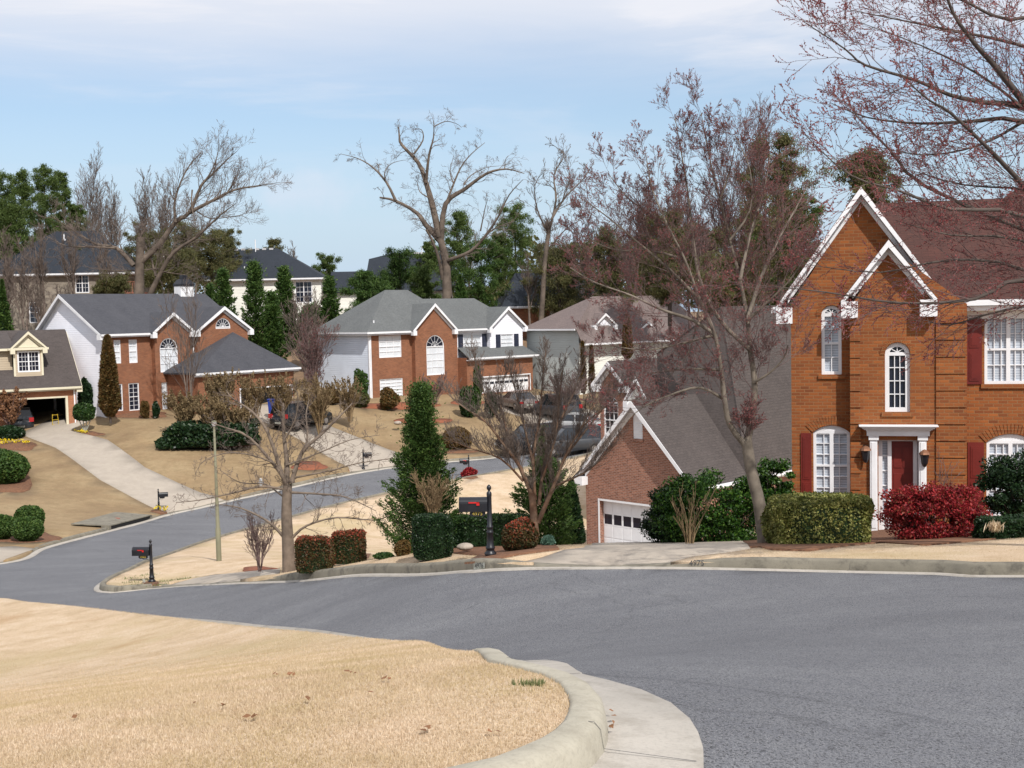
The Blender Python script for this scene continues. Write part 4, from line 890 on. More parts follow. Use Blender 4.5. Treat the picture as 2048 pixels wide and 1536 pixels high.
# ================================================================ the right-hand brick house (nearest)
H=House('brick_house','tall orange brick house with burgundy front door and steep white trimmed twin gables',1585,1062,29.0,-15)
zb=-.6; zE=H.onF(1585,612)[1]
xr=H.onF(2400,900)[0]
bayx0=H.onF(1703,900,-.0)[0]; bayx1=H.onF(1936,900,0)[0]; yb=-.34; yc=.0
apx,apz=H.onF(1722,372,-.3); hwA=apx-H.onF(1552,610,-.3)[0]
R_=lambda *a,y=0.: H.rect(*a,y=y)
def op(rc,**k): return dict(u=(rc[0],rc[1]),z=(rc[2],rc[3]),**k)
# main wall (left bay) with big gable
zt=zE; L1=bayx0+.05; apl=apx
sl=(apz-zE)/hwA
rA=apx+hwA-.3
W1=R_(1643,611,1683,749); W3=R_(1627,851,1700,1004)
o1=op(W1,arch=(W1[1]-W1[0])/2,units=1,cols=2,rows=2,pane='blinds',fan='dark',sill='orange_brick',rays=5,fw=.075)
o3=op(W3,arch=.17,fanpanel=True,units=2,cols=3 if False else 2,rows=3,pane='blinds',sill='orange_brick',shut=None,fw=.07)
mb=MB()
roofz=lambda x: zE+sl*(x+.3)-.22 if x<apx else apz-sl*(x-apx)-.2
wall(mb,(0,0),(rA,0),[(0,zb),(rA,zb),(rA,zE-.1),(apx,apz-.18),(0,zE-.1+.1)],[o1,o3],.1)
fnA,_=frame((0,0),(rA,0)); arch_header(mb,fnA,W3[0],W3[1],W3[3],.17,.24); arch_header(mb,fnA,W1[0],W1[1],W1[3],(W1[1]-W1[0])/2,.12)
# projecting entry bay
apx2,apz2=H.onF(1777,478,yb-.3); ex0=H.onF(1682,606,yb-.3)[0]; hwB=apx2-ex0; zE2=H.onF(1700,600,yb-.3)[1]
bx0,bx1=H.onF(1703,900,yb)[0],H.onF(1934,900,yb)[0]
BW=R_(1770,685,1820,824,y=yb); DO=R_(1757,880,1846,1060,y=yb)
# the centre bay wall in three facets: door panel and stepped quoins
o2=op((BW[0]-bx0,BW[1]-bx0,BW[2],BW[3]),arch=(BW[1]-BW[0])/2,units=1,cols=3,rows=4,sash=False,pane='dark_glass',rays=4,fw=.10,rec=.12,sill='orange_brick')
dz0=-.05; od=dict(u=(DO[0]-bx0,DO[1]-bx0),z=(dz0,DO[3]),rec=.35)
w2=bx1-bx0; zt2=zE2-.15
wall(mb,(bx0,yb),(bx1,yb),[(0,zb),(w2,zb),(w2,zt2),(apx2-bx0,apz2-.2),(0,zt2)],[o2,od],.12)
fnB,_=frame((bx0,yb),(bx1,yb)); arch_header(mb,fnB,o2['u'][0],o2['u'][1],o2['z'][1],(BW[1]-BW[0])/2,.11)
mb.poly([(bx0,yb,zb),(bx0,yb,zt2+.3),(bx0,0,zt2+.3),(bx0,0,zb)]); mb.poly([(bx1,yb,zb),(bx1,yb,zt2),(bx1,.9,zt2),(bx1,.9,zb)])
# quoins: proud brick blocks with gaps
q0,q1=H.onF(1703,900,yb)[0],H.onF(1722,900,yb)[0]; q2,q3=H.onF(1872,900,yb)[0],H.onF(1930,900,yb)[0]
z=-.5; step=H.onF(1720,700,yb)[1]-H.onF(1720,733.2,yb)[1]
while z<zt2-.2:
    mb.box(q0-.025,q1,yb-.045,yb-.003,z+.03,z+step); mb.box(q2,q3+.02,yb-.045,yb-.003,z+.03,z+step); z+=step
# right wing
yw=.35; xw0=bx1; zEw=H.onF(2000,598,yw-.35)[1]
A4=R_(1969,629,2066,768,y=yw); A5=R_(1973,868,2070,1036,y=yw)
o4=op((A4[0]-xw0,A4[1]-xw0,A4[2],A4[3]),units=2,cols=3,rows=2,pane='blinds',sill='orange_brick',shut='burgundy_paint',side=-1,both=True,sw=.34)
o5=op((A5[0]-xw0,A5[1]-xw0,A5[2],A5[3]),arch=.2,fanpanel=True,units=2,cols=3,rows=3,pane='blinds',sill='orange_brick',shut='burgundy_paint',sw=.36)
wall(mb,(xw0,yw),(xr,yw),[(0,zb),(xr-xw0,zb),(xr-xw0,zEw-.1),(0,zEw-.1)],[o4,o5],.1)
fnC,_=frame((xw0,yw),(xr,yw)); arch_header(mb,fnC,o5['u'][0],o5['u'][1],o5['z'][1],.2,.24)
D_=10.; wall(mb,(xr,yw),(xr,D_),[(0,zb),(D_-yw,zb),(D_-yw,zEw-.1),(0,zEw-.1)],[]); wall(mb,(xr,D_),(0,D_),[(0,zb),(xr,zb),(xr,zEw-.1),(0,zEw-.1)],[]); wall(mb,(0,D_),(0,0),[(0,zb),(D_,zb),(D_,zE-.05),(0,zE-.05)],[])
mb.build('wall','orange_brick',H.t)
for p0,p1,o in (((0,0),(rA,0),o1),((0,0),(rA,0),o3),((bx0,yb),(bx1,yb),o2),((xw0,yw),(xr,yw),o4),((xw0,yw),(xr,yw),o5)): window(H,p0,p1,o)
# left shutter beside the lower window only
s0=R_(1602,866,1623,990); mb=MB(); fn=fnA; x0,x1,z0,z1=s0; mb.box(x0,x1,-.035,-.002,z0-.3,z1)
for a,b in ((.04,.34),(.38,.96)):
    aa=z0-.3+(z1-z0+.3)*a; bb=z0-.3+(z1-z0+.3)*b; mb.box(x0+.045,x1-.045,-.05,-.036,aa,bb); mb.box(x0+.08,x1-.08,-.06,-.051,aa+.05,bb-.05)
mb.build('shutter','burgundy_paint',H.t)
# roofs
yr=-.3
gable_roof(H,'y',apx-hwA,apx+hwA,yr,5.0,zE,apz,'russet_shingles',oh=.3,rw=.13,gut=(True,False),rake1=False)
gable_roof(H,'y',apx2-hwB,apx2+hwB,yb-.3,4.0,zE2,apz2,'russet_shingles',oh=.3,rw=.13,gut=(False,False),rake1=False)
rz=H.onF(1900,372,4.8)[1]
mb=MB(); slab(mb,[(apx-.1,5.0,apz-.0),(xr+.3,5.0,apz-.0),(xr+.3,yw-.42,zEw),(apx2+hwB-.3,yw-.42,zEw),(apx,yw-.42+.01,zEw)],.12); slab(mb,[(0-.3,10.3,zEw),(xr+.3,10.3,zEw),(xr+.3,5.0,apz),(apx-.1,5.0,apz)],.12)
xs=H.onF(1985,352,4.8)[0]; slab(mb,[(xs,4.6,apz-.2),(xs+.9,5.0,apz+.42),(xr+.3,5.0,apz+.42),(xr+.3,3.4,apz-.75),(xs+.6,3.4,apz-.95)],.1)
rf=mb.build('roof','russet_shingles',H.t)
mb=MB(); gx0=H.onF(1893,597,yw-.5)[0]
mb.box(gx0,xr+.3,yw-.53,yw-.40,zEw-.14,zEw-.01); mb.box(gx0,xr+.3,yw-.395,yw-.02,zEw-.28,zEw-.2,mi=1); mb.box(gx0,xr+.3,yw-.42,yw-.396,zEw-.26,zEw-.15); mb.box(gx0+.05,xr,yw-.03,yw-.002,zEw-.46,zEw-.285,mi=0); mb.build('gutter',['white_paint','cream_paint'],rf)
# front door
yd=yb+.28; mb=MB(); dl,dr=H.onF(1783,900,yd)[0],H.onF(1826,900,yd)[0]; dt=H.onF(1800,882,yd)[1]
mb.box(dl,dr,yd,yd+.05,dz0,dt)
hw_=(dr-dl)
for c0,c1 in ((.1,.46),(.54,.9)):
    for r0,r1 in ((.06,.3),(.36,.66),(.72,.94)): mb.box(dl+hw_*c0,dl+hw_*c1,yd-.015,yd-.001,dz0+(dt-dz0)*r0,dz0+(dt-dz0)*r1)
d=mb.build('door','burgundy_paint',H.t,bevel=.004); mb=MB(); mb.lathe([(.0,0),(.035,.0),(.035,.04),(.012,.05)],8,(dr-.09,yd-.05,dz0+1.0)); mb.build('door_knob','gold_paint',d)
mb=MB(); fl,fr_=DO[0],DO[1]
for a,b in ((fl,fl+.10),(dl-.09,dl-.002),(dr+.002,dr+.09),(fr_-.10,fr_)): mb.box(a,b,yd-.06,yd+.06,dz0,DO[3])
mb.box(fl+.1,dl-.09,yd-.04,yd+.05,dz0,dz0+.5); mb.box(dr+.09,fr_-.1,yd-.04,yd+.05,dz0,dz0+.5); mb.box(fl,fr_,yd-.05,yd+.055,dt+.002,DO[3]-.002)
for r in range(1,5):
    zz=dz0+.5+(dt-dz0-.5)*r/5; mb.box(fl+.1,dl-.09,yd-.005,yd+.03,zz-.012,zz+.012); mb.box(dr+.09,fr_-.1,yd-.005,yd+.03,zz-.012,zz+.012)
s_=mb.build('sidelight_frame','white_paint',H.t); mb=MB(); mb.box(fl+.1,dl-.09,yd+.032,yd+.04,dz0+.5,dt); mb.box(dr+.09,fr_-.1,yd+.032,yd+.04,dz0+.5,dt); mb.build('pane','blinds',s_)
# surround: pilasters and pediment head
mb=MB(); pl0,pl1=H.onF(1740,950,yb-.08)[0],H.onF(1755,950,yb-.08)[0]; pr0,pr1=H.onF(1838,950,yb-.08)[0],H.onF(1853,950,yb-.08)[0]; ph=H.onF(1800,872,yb-.1)[1]; ptop=H.onF(1800,851,yb-.25)[1]
for a,b in ((pl0,pl1),(pr0,pr1)):
    mb.box(a,b,yb-.10,yb-.003,dz0-.1,ph); mb.box(a-.03,b+.03,yb-.13,yb-.003,dz0-.1,dz0+.15); mb.box(a+.03,b-.03,yb-.115,yb-.101,dz0+.25,ph-.15); mb.box(a-.03,b+.03,yb-.13,yb-.003,ph-.1,ph)
e0,e1=pl0-.07,pr1+.07; mb.box(e0,e1,yb-.14,yb-.003,ph+.001,ph+(ptop-ph)*.45)
for k in range(5): mb.box(e0-.02-.04*k,e1+.02+.04*k,yb-.16-.045*k,yb-.003,ph+(ptop-ph)*(.45+.11*k)+.001,ph+(ptop-ph)*(.45+.11*(k+1)))
mb.build('door_surround','white_paint',H.t,bevel=.006)
mb=MB(); mb.box(fl-.35,fr_+.35,yb-1.1,yb-.004,-.75,dz0-.06); mb.box(fl-.55,fr_+.55,yb-1.5,yb-1.1,-.75,dz0-.22); mb.build('door_step','concrete',H.t)
def sconce(px,py):
    x,z=H.onF(px,py,yb-.12); mb=MB(); c=(x,yb-.16,z-.14)
    mb.lathe([(.03,-.12),(.07,-.04),(.10,.16),(.105,.17),(.02,.17)],6,c); mb.beam((x,yb-.005,z+.02),(x,yb-.16,z+.12),.03,.03); mb.box(x-.05,x+.05,yb-.02,yb-.002,z-.1,z+.14)
    s=mb.build('wall_lantern','black_metal',H.t); mb=MB(); mb.lathe([(.13,.172),(.11,.22),(.05,.27),(.0,.29)],10,c); mb.build('lantern_cap','copper',s)
sconce(1731,903); sconce(1849,911)
HR=H
# ================================================================ brick house below the driveway (garage wing)
xl,yl=1172,1098; 
Hc=House('garage_house','salmon brick house below the driveway with steep taupe roof and white garage door',1174,1098,56.5,-45)
H=Hc; Wd=H.onF(1388,1060)[0]; zA,zB=H.onF(1172,958)[1],H.onF(1386,962)[1]; ze=(zA+zB)/2; ap=Wd/2; apz=H.onF(1276,800)[1]
gd=H.rect(1200,1000,1313,1098); gd=(gd[0],gd[0]+4.6,0.03,H.onF(1201,1001)[1])
og=dict(u=(gd[0],gd[1]),z=(gd[2],gd[3]),rec=.28,panels=8)
lv=H.rect(1266,826,1285,878); ol=dict(u=(lv[0],lv[1]),z=(lv[2],lv[3]),rec=.06,arch=(lv[1]-lv[0])/2)
mb=MB(); wall(mb,(0,0),(Wd,0),[(0,-.6),(Wd,-.6),(Wd,ze),(ap,apz-.25),(0,ze)],[og,ol],.28)
mb.poly([(0,0,-.6),(0,0,ze),(0,7,ze),(0,7,-.6)]); wall(mb,(Wd,0),(Wd,16),[(0,-.8),(16,-.8),(16,ze),(0,ze)],[])
# sunken second gable (entry) behind to the left
e_ap,e_z=H.onF(1216,722,5.2); e_l=H.onF(1184,780,5.2)[0]; e_hw=e_ap-e_l; e_r=e_ap+e_hw; ezE=e_z-e_hw*((apz-ze)/(Wd/2+.35))
ew=H.rect(1207,792,1226,850,y=5.5); oe=dict(u=(ew[0]-e_l-.3,ew[1]-e_l-.3+.35),z=(ew[2]-1.0,ew[3]),arch=.35,units=1,cols=3,rows=3,pane='dark_glass',fan='dark',hub=True,rays=5)
wall(mb,(e_l+.3,5.5),(e_r-.3,5.5),[(0,-.6),(e_r-e_l-.6,-.6),(e_r-e_l-.6,ezE+.2),(e_ap-e_l-.3,e_z-.3),(0,ezE+.2)],[oe],.09)
mb.poly([(e_l+.3,5.5,-.6),(e_l+.3,5.5,ezE+.2),(e_l+.3,12,ezE+.2),(e_l+.3,12,-.6)])
arch_header(mb,frame((0,0),(Wd,0))[0],gd[0],gd[1],gd[3]+.02,.001,.22) if False else None
for k in range(int((gd[1]-gd[0])/.075)): x=gd[0]+k*.075; mb.box(x+.004,x+.071,-.012,-.001,gd[3]+.1,gd[3]+.31)
mb.build('wall','pink_brick',H.t)
garage_door(H,(0,0),(Wd,0),og); window(H,(e_l+.3,5.5),(e_r-.3,5.5),oe)
mb=MB(); fn,_=frame((0,0),(Wd,0)); mb.prism([fn(u,.03,z) for u,z in arch_outline(lv[0],lv[1],lv[2],lv[3],(lv[1]-lv[0])/2)],tuple(np.array(fn(0,.03,0))-np.array(fn(0,0,0))))
for k in range(7): zz=lv[2]+.05+(lv[3]-lv[2]-.25)*k/9; mb.beam(fn(lv[0]+.04,.015,zz),fn(lv[1]-.04,.015,zz),.03,.05,up=(0,0,1))
w_=mb.build('louvre_vent','white_paint',H.t); mb=MB(); mb.box(lv[0]-.05,lv[1]+.05,-.05,.02,lv[2]-.12,lv[2]-.005); mb.build('sill','pink_brick',w_)
gable_roof(H,'y',-.35,Wd+.35,-.38,9,ze-.05,apz,'taupe_shingles',oh=.38,rw=.24,rake1=False,gut=(True,True))
gable_roof(H,'y',e_l,e_r,5.15,11,ezE,e_z,'taupe_shingles',oh=.35,rw=.24,rake1=False,gut=(False,False))
# main hipped roof rising behind
tr=Wd+.35; sl=(apz-(ze-.05))/(Wd/2+.35)
P1=None
for yy in np.arange(6,22,.25):      # ridge start: on the plane of the garage's right slope under image point (1440,612)
    x,z=H.onF(1441,613,yy)
    if z-(ze-.05+sl*(tr-x))>0 and P1 is None: 
        P1=(x,yy,z)
if P1 is None: P1=(Wd-6,12,ze+7)
RX,RY,RZ=P1; hipy=RY-(tr-RX)*.75
qy=hipy+1.0; qx,qz=H.onF(1314,706,qy); Yb=RY+9; mb=MB()
slab(mb,[(qx,qy,qz),(qx,qy,ze-.05),(tr,hipy,ze-.05),(RX,RY,RZ)],.12); slab(mb,[(tr,hipy,ze-.05),(tr,Yb,ze-.05),(RX,Yb,RZ),(RX,RY,RZ)],.12); slab(mb,[(qx,qy,qz),(RX,RY,RZ),(RX,Yb,RZ),(qx,Yb,qz)],.12)
mb.build('main_roof','taupe_shingles',H.t)
# small dormer gable peeping over the garage roof
dp,dz_=H.onF(1281,752,4.0); mb=MB()
gable_roof(H,'y',dp-.8,dp+.8,3.6,7,dz_-1.25,dz_,'taupe_shingles',oh=.2,rw=.14,rake1=False,gut=(False,False),name='dormer_roof')
mb.poly([(dp-.6,3.8,dz_-2.2),(dp+.6,3.8,dz_-2.2),(dp+.6,3.8,dz_-1.1),(dp,3.8,dz_-.25),(dp-.6,3.8,dz_-1.1)]); mb.build('dormer_wall','cream_siding',H.t)
# ================================================================ white-sided brick house (second from the left)
H=House('white_sided_house','two storey brick house with white sided left gable and grey roof, second from left',212,838,86,50)
dep=H.onS(78,655)[0]; ze=H.onF(212,668)[1]; apy,apz=H.onS(126,588); 
wd=H.onF(505,800)[0]; ge=H.onF(420,668,-.3)[0]
zz=lambda px,py,y=0.: H.onF(px,py,y)[1]
# front wall with two gables (left gable flush, right one at the end)
g1a,g1z=H.onF(340,624,-.3); g1l=H.onF(298,664,-.3)[0]; g1h=g1a-g1l
g2a,g2z=H.onF(449,612,-.75); g2l=H.onF(392,663,-.75)[0]; g2h=g2a-g2l; yg=-.45
def ow(rc,base=0,**k): return dict(u=(rc[0]-base,rc[1]-base),z=(rc[2],rc[3]),**k)
wA=H.rect(228,680,242,727); wB=H.rect(258,679,275,726); wC=H.rect(320,676,356,744,y=-.44); wD=H.rect(258,766,279,821); wE=H.rect(324,764,358,818,y=-.44); wF=H.rect(232,768,246,822)
ops=[ow(wA,cols=2,rows=2,pane='bright_blinds'),ow(wB,cols=2,rows=2,pane='bright_blinds'),ow(wC,arch=(wC[1]-wC[0])/2,cols=4,rows=3,pane='bright_blinds',fan='dark',hub=True,rays=7,sash=False),ow(wD,cols=2,rows=3,pane='dark_glass'),ow(wE,cols=4,rows=3,pane='bright_blinds'),ow(wF,cols=2,rows=3,pane='dark_glass')]
mb=MB(); e=g2l+.3
ba,bb=g1l+.35,g1a+g1h-.35; yb1=-.44
for o in ops[2],ops[4]: o['u']=(o['u'][0]-ba,o['u'][1]-ba)
wall(mb,(0,0),(e,0),[(0,-1.8),(e,-1.8),(e,ze-.1),(0,ze-.1)],[ops[0],ops[1],ops[3],ops[5]],.09)
wall(mb,(ba,yb1),(bb,yb1),[(0,-1.8),(bb-ba,-1.8),(bb-ba,ze-.1),(g1a-ba,g1z-.3),(0,ze-.1)],[ops[2],ops[4]],.09)
for q in (ba,bb): mb.poly([(q,yb1,-1.8),(q,yb1,ze+.1),(q,0,ze+.1),(q,0,-1.8)])
r2=g2a+g2h-.35; fwn=H.rect(431,636,461,658,y=yg); hf=ow(fwn,g2l+.3,arch=(fwn[1]-fwn[0])/2,cols=1,rows=1,sash=False,pane='dark_glass',rays=7,hub=True); hf['z']=(hf['z'][1]-(fwn[1]-fwn[0])/2-.12,hf['z'][1])
wall(mb,(g2l+.3,yg),(r2,yg),[(0,-1.8),(r2-g2l-.3,-1.8),(r2-g2l-.3,ze-.1),(g2a-g2l-.3,g2z-.3),(0,ze-.1)],[hf],.09)
mb.poly([(g2l+.3,yg,-1.8),(g2l+.3,yg,ze-.1),(g2l+.3,0,ze-.1),(g2l+.3,0,-1.8)]); wall(mb,(r2,yg),(r2,dep),[(0,-1.8),(dep-yg,-1.8),(dep-yg,ze-.1),(0,ze-.1)],[])
# garage wing in front on the right
gy=-4.2; gx0=H.onF(396,780,gy)[0]; gx1=H.onF(588,770,gy)[0]; gze=H.onF(470,742,gy-.35)[1]
gg=H.rect(482,775,584,835,y=gy); og=dict(u=(gg[0]-gx0,gg[1]-gx0),z=(min(0.,gg[2]),gg[3]),rec=.2)
wall(mb,(gx0,gy),(gx1,gy),[(0,-1.2),(gx1-gx0,-1.2),(gx1-gx0,gze-.1),(0,gze-.1)],[og],.2)
wall(mb,(gx1,gy),(gx1,gy+7),[(0,-1.2),(7,-1.2),(7,gze-.1),(0,gze-.1)],[]); mb.poly([(gx0,gy,-1.2),(gx0,gy,gze-.1),(gx0,0,gze-.1),(gx0,0,-1.2)])
mb.build('wall','red_brick',H.t)
for i,o in enumerate(ops): window(H,*(((ba,yb1),(bb,yb1)) if i in (2,4) else ((0,0),(e,0))),o)
window(H,(g2l+.3,yg),(r2,yg),hf)
mb=MB(); wall(mb,(0,dep),(0,0),[(0,-1.8),(dep,-1.8),(dep,ze-.05),(dep-apy,apz-.25),(0,ze-.05)],[]); mb.build('gable_siding','white_siding',H.t)
mb=MB(); mb.box(-.03,.10,-.03,.10,-.3,ze-.2); mb.build('corner_board','white_paint',H.t)
gable_roof(H,'x',-.38,dep+.38,-.38,r2+.1,ze,apz,'grey_shingles',oh=.38,rw=.22,rake1=False,gut=(True,True),ac=apy,gseg=[(-.36,g1l+.05),(g1a+g1h-.05,g2l+.05)])
gable_roof(H,'y',g1l,g1a+g1h,yb1-.32,apy,ze+.02,g1z,'grey_shingles',oh=.3,rw=.22,rake1=False,gut=(False,False))
gable_roof(H,'y',g2l,g2a+g2h,yg-.32,apy,ze+.02,g2z,'grey_shingles',oh=.3,rw=.22,rake1=False,gut=(False,False))
hx,hz=H.onF(467,664,yg-.1); mb=MB()
a=(gx0-.35,gy-.35,gze);b=(gx1+.35,gy-.35,gze);c=(gx1+.35,gy+7,gze);p=(hx,yg,hz);q=(hx,gy+4.4,hz)
slab(mb,[a,b,p],.12); slab(mb,[b,c,(hx,gy+7,hz),p],.12); slab(mb,[(gx0-.35,0,gze),a,p,(hx,0,hz)],.12)
r=mb.build('garage_roof','grey_shingles',H.t); mb=MB(); mb.box(gx0-.4,gx1+.4,gy-.47,gy-.34,gze-.16,gze-.01); mb.box(gx0-.3,gx1+.3,gy-.33,gy-.01,gze-.28,gze-.2); mb.box(gx1+.35,gx1+.46,gy-.33,gy+7,gze-.16,gze-.01); mb.build('gutter','white_paint',r)
# open garage: black box fills the doorway, shade put into its colour
mb=MB(); mb.box(gx0+.1,gx1-.1,gy+.25,gy+6.5,-1.0,gze-.3); ob=mb.build('garage_interior','shade_black',H.t)
mb=MB(); fn,_=frame((gx0,gy),(gx1,gy)); u0,u1=og['u'];
for x0,x1,z0,z1 in ((u0-.1,u0-.002,og['z'][0],og['z'][1]+.1),(u1+.002,u1+.1,og['z'][0],og['z'][1]+.1),(u0,u1,og['z'][1]+.002,og['z'][1]+.1)): mb.box(x0,x1,-.03,.02,z0,z1,fn=fn)
mb.build('door_frame','white_paint',H.t)
downspout(H,H.onF(386,700)[0],0,0.9,ze-.35); downspout(H,.25,0,0,ze-.35); downspout(H,H.onF(456,800,gy)[0],gy,-.3,gze-.3)
chx,chz=H.onF(368,583,apy); mb=MB(); mb.box(chx-.62,chx+.62,apy-.45,apy+.45,chz-1.0,chz+.42); ch=mb.build('chimney','white_paint',H.t); mb=MB(); mb.lathe([(.92,.425),(.92,.6),(.6,.95),(.35,1.0),(.35,1.3),(.3,1.32)],4,(0,0,0)); mb.v=[(v[0]*math.cos(.785)-v[1]*math.sin(.785)+chx,(v[0]*math.sin(.785)+v[1]*math.cos(.785))*.8+apy,v[2]+chz) for v in mb.v]; mb.build('chimney_cap','black_metal',ch)
H2=H
# ================================================================ tan garage house at the far left
H=House('tan_dormer_house','tan sided house with brick open garage and gabled dormer, leftmost in photo',155,862,85.5,32)
ze=H.onF(155,772,-.35)[1]; xL=H.onF(-150,800)[0]; dep=8.5; 
rz0=H.onF(60,660,dep/2-.2)[1]; gg=H.rect(22,798,133,865); og=dict(u=(gg[0]-xL,gg[1]-xL),z=(0.,gg[3]),rec=.15)
mb=MB(); wall(mb,(xL,0),(0,0),[(0,-.6),(-xL,-.6),(-xL,ze),(0,ze)],[og],.15); wall(mb,(0,0),(0,dep),[(0,-.6),(dep,-.6),(dep,ze),(dep/2,rz0-.3),(0,ze)],[]); wall(mb,(0,dep),(xL,dep),[(0,-.6),(-xL,-.6),(-xL,ze),(0,ze)],[])
mb.build('wall','garage_brick',H.t)
gable_roof(H,'x',-.38,dep+.38,xL,.35,ze,rz0,'taupe_shingles',oh=.35,rw=.2,rake0=False,gut=(True,True),trim='cream_paint')
mb=MB(); mb.box(xL+.3,-.3,.35,6.0,-.2,ze-.15); mb.f=[f for f in mb.f]; mb.f.pop(2) if False else None
# interior as five faces (open to the front)
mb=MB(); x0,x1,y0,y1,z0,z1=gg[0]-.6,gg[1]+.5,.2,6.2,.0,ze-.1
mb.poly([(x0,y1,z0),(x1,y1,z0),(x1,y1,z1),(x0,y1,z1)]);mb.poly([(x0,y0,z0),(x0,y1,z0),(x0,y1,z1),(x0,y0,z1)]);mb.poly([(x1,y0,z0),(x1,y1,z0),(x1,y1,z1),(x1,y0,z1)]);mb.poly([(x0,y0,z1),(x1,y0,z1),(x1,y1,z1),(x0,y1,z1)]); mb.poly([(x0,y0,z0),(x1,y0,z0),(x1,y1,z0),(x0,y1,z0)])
mb.build('garage_interior','shade_black',H.t)  # near-black faces, interior shade painted in
mb=MB(); fn,_=frame((xL,0),(0,0)); u0,u1=og['u']; 
for x0,x1,z0,z1 in ((u0-.14,u0-.002,0,gg[3]+.12),(u1-.02,u1+.14,0,gg[3]+.12),(u0,u1-.03,gg[3]+.002,gg[3]+.12)): mb.box(x0,x1,-.03,.2,z0,z1,fn=fn)
mb.build('door_frame','cream_paint',H.t)
# dormer
yd=.55; dw=H.rect(27,698,86,746,y=yd); dap,dapz=H.onF(56,662,yd-.25); dzl=dw[3]; wn=H.rect(35,702,80,744,y=yd)
own=dict(u=(wn[0]-dw[0],wn[1]-dw[0]),z=(wn[2],wn[3]),units=2,cols=3,rows=2,pane='dark_glass',fw=.1)
mb=MB(); W_=dw[1]-dw[0]; wall(mb,(dw[0],yd),(dw[1],yd),[(0,dw[2]-.4),(W_,dw[2]-.4),(W_,dzl+.05),(W_/2,dapz-.2),(0,dzl+.05)],[own],.06)
wall(mb,(dw[1],yd),(dw[1],4),[(0,dw[2]-.4),(3.45,dw[2]-.4),(3.45,dzl),(0,dzl)],[]); mb.build('dormer_wall','tan_siding',H.t); window(H,(dw[0],yd),(dw[1],yd),own)
mb=MB(); xl2=H.onF(-60,720,1.1)[0]; wall(mb,(xl2,1.1),(dw[0],1.1),[(0,dw[2]-.6),(dw[0]-xl2,dw[2]-.6),(dw[0]-xl2,dzl+.05),(0,dzl+.05)],[]); mb.build('shed_dormer_wall','tan_siding',H.t)
mb=MB(); slab(mb,[(xl2,.8,dzl+.06),(dw[0]+.2,.8,dzl+.06),(dw[0]+.2,3.9,rz0-.15),(xl2,3.9,rz0-.15)],.1); r=mb.build('shed_dormer_roof','taupe_shingles',H.t); mb=MB(); mb.box(xl2,dw[0]+.1,.68,.8,dzl-.09,dzl+.07); mb.build('gutter','cream_paint',r)
gable_roof(H,'y',dap-W_/2-.25,dap+W_/2+.25,yd-.28,4.0,dzl+.1,dapz,'taupe_shingles',oh=.25,rw=.17,rake1=False,gut=(True,True),trim='cream_paint',name='dormer_roof')
mb=MB(); mb.box(dw[0]-.2,dw[1]+.2,yd-.24,yd+.0,dzl-.07,dzl+.1); mb.prism([(dw[0]+.25,yd-.03,dzl+.12),(dw[1]-.25,yd-.03,dzl+.12),((dw[0]+dw[1])/2,yd-.03,dapz-.42)],(0,.025,0)); mb.box(dw[0]-.01,dw[0]+.12,yd-.03,yd-.002,dw[2]-.2,dzl-.08); mb.box(dw[1]-.12,dw[1]+.01,yd-.03,yd-.002,dw[2]-.2,dzl-.08); mb.build('dormer_trim','cream_paint',H.t)
downspout(H,-.12,0,.1,ze-.3)
H1=H
# ================================================================ grey-sided house with white shuttered gable (centre)
H=House('shuttered_house','brick and pale siding house in the centre with shuttered white gable and grey hip roof',741,800,95,43)
dep=H.onS(632,700)[0]; ze=H.onF(741,664,-.35)[1]; wd=H.onF(1052,700)[0]
mb=MB(); wall(mb,(0,dep),(0,0),[(0,-1.9),(dep,-1.9),(dep,ze),(0,ze)],[]); mb.build('side_siding','grey_siding',H.t)
g1a,g1z=H.onF(870,606,-.75); g1l=H.onF(826,657,-.75)[0]; g1h=g1a-g1l; yg=-.45
xb=H.onF(915,700,yg)[0]
wA=H.rect(758,671,803,715); wE=H.rect(760,757,806,800); wC=H.rect(853,670,889,750,y=yg)
oA=[ow(wA,units=1,cols=3,rows=2,pane='bright_blinds',mw=.05),ow(wE,units=1,cols=4,rows=3,pane='bright_blinds',mw=.04)]
x1=g1l+.4; mb=MB(); wall(mb,(0,0),(x1,0),[(0,-1.9),(x1,-1.9),(x1,ze),(0,ze)],oA,.09)
oC=ow(wC,x1,arch=(wC[1]-wC[0])/2,cols=3,rows=4,sash=False,pane='bright_blinds',fan='dark',rays=6,hub=True)
wall(mb,(x1,yg),(xb,yg),[(0,-1.9),(xb-x1,-1.9),(xb-x1,ze),(g1a-x1,g1z-.3),(0,ze)],[oC],.09); mb.poly([(x1,yg,-1.9),(x1,yg,ze),(x1,0,ze),(x1,0,-1.9)])
# right part: brick garage below, white siding above
gy=-1.6; gz=H.onF(940,716,gy-.4)[1]; gx0=xb; gx1=H.onF(1066,760,gy)[0]; gg=H.rect(962,752,1060,802,y=gy)
og=dict(u=(gg[0]-gx0,gg[1]-gx0),z=(-.1,gg[3]),rec=.2,panels=10,winrow=2); wall(mb,(gx0,gy),(gx1,gy),[(0,-1.9),(gx1-gx0,-1.9),(gx1-gx0,gz),(0,gz)],[og],.2)
mb.poly([(gx0,gy,-1.9),(gx0,gy,gz),(gx0,0,gz),(gx0,0,-1.9)]); wall(mb,(gx1,gy),(gx1,dep),[(0,-1.9),(dep-gy,-1.9),(dep-gy,gz),(0,gz)],[])
mb.build('wall','red_brick',H.t)
for o in oA: window(H,(0,0),(x1,0),o)
window(H,(x1,yg),(xb,yg),oC); garage_door(H,(gx0,gy),(gx1,gy),og)
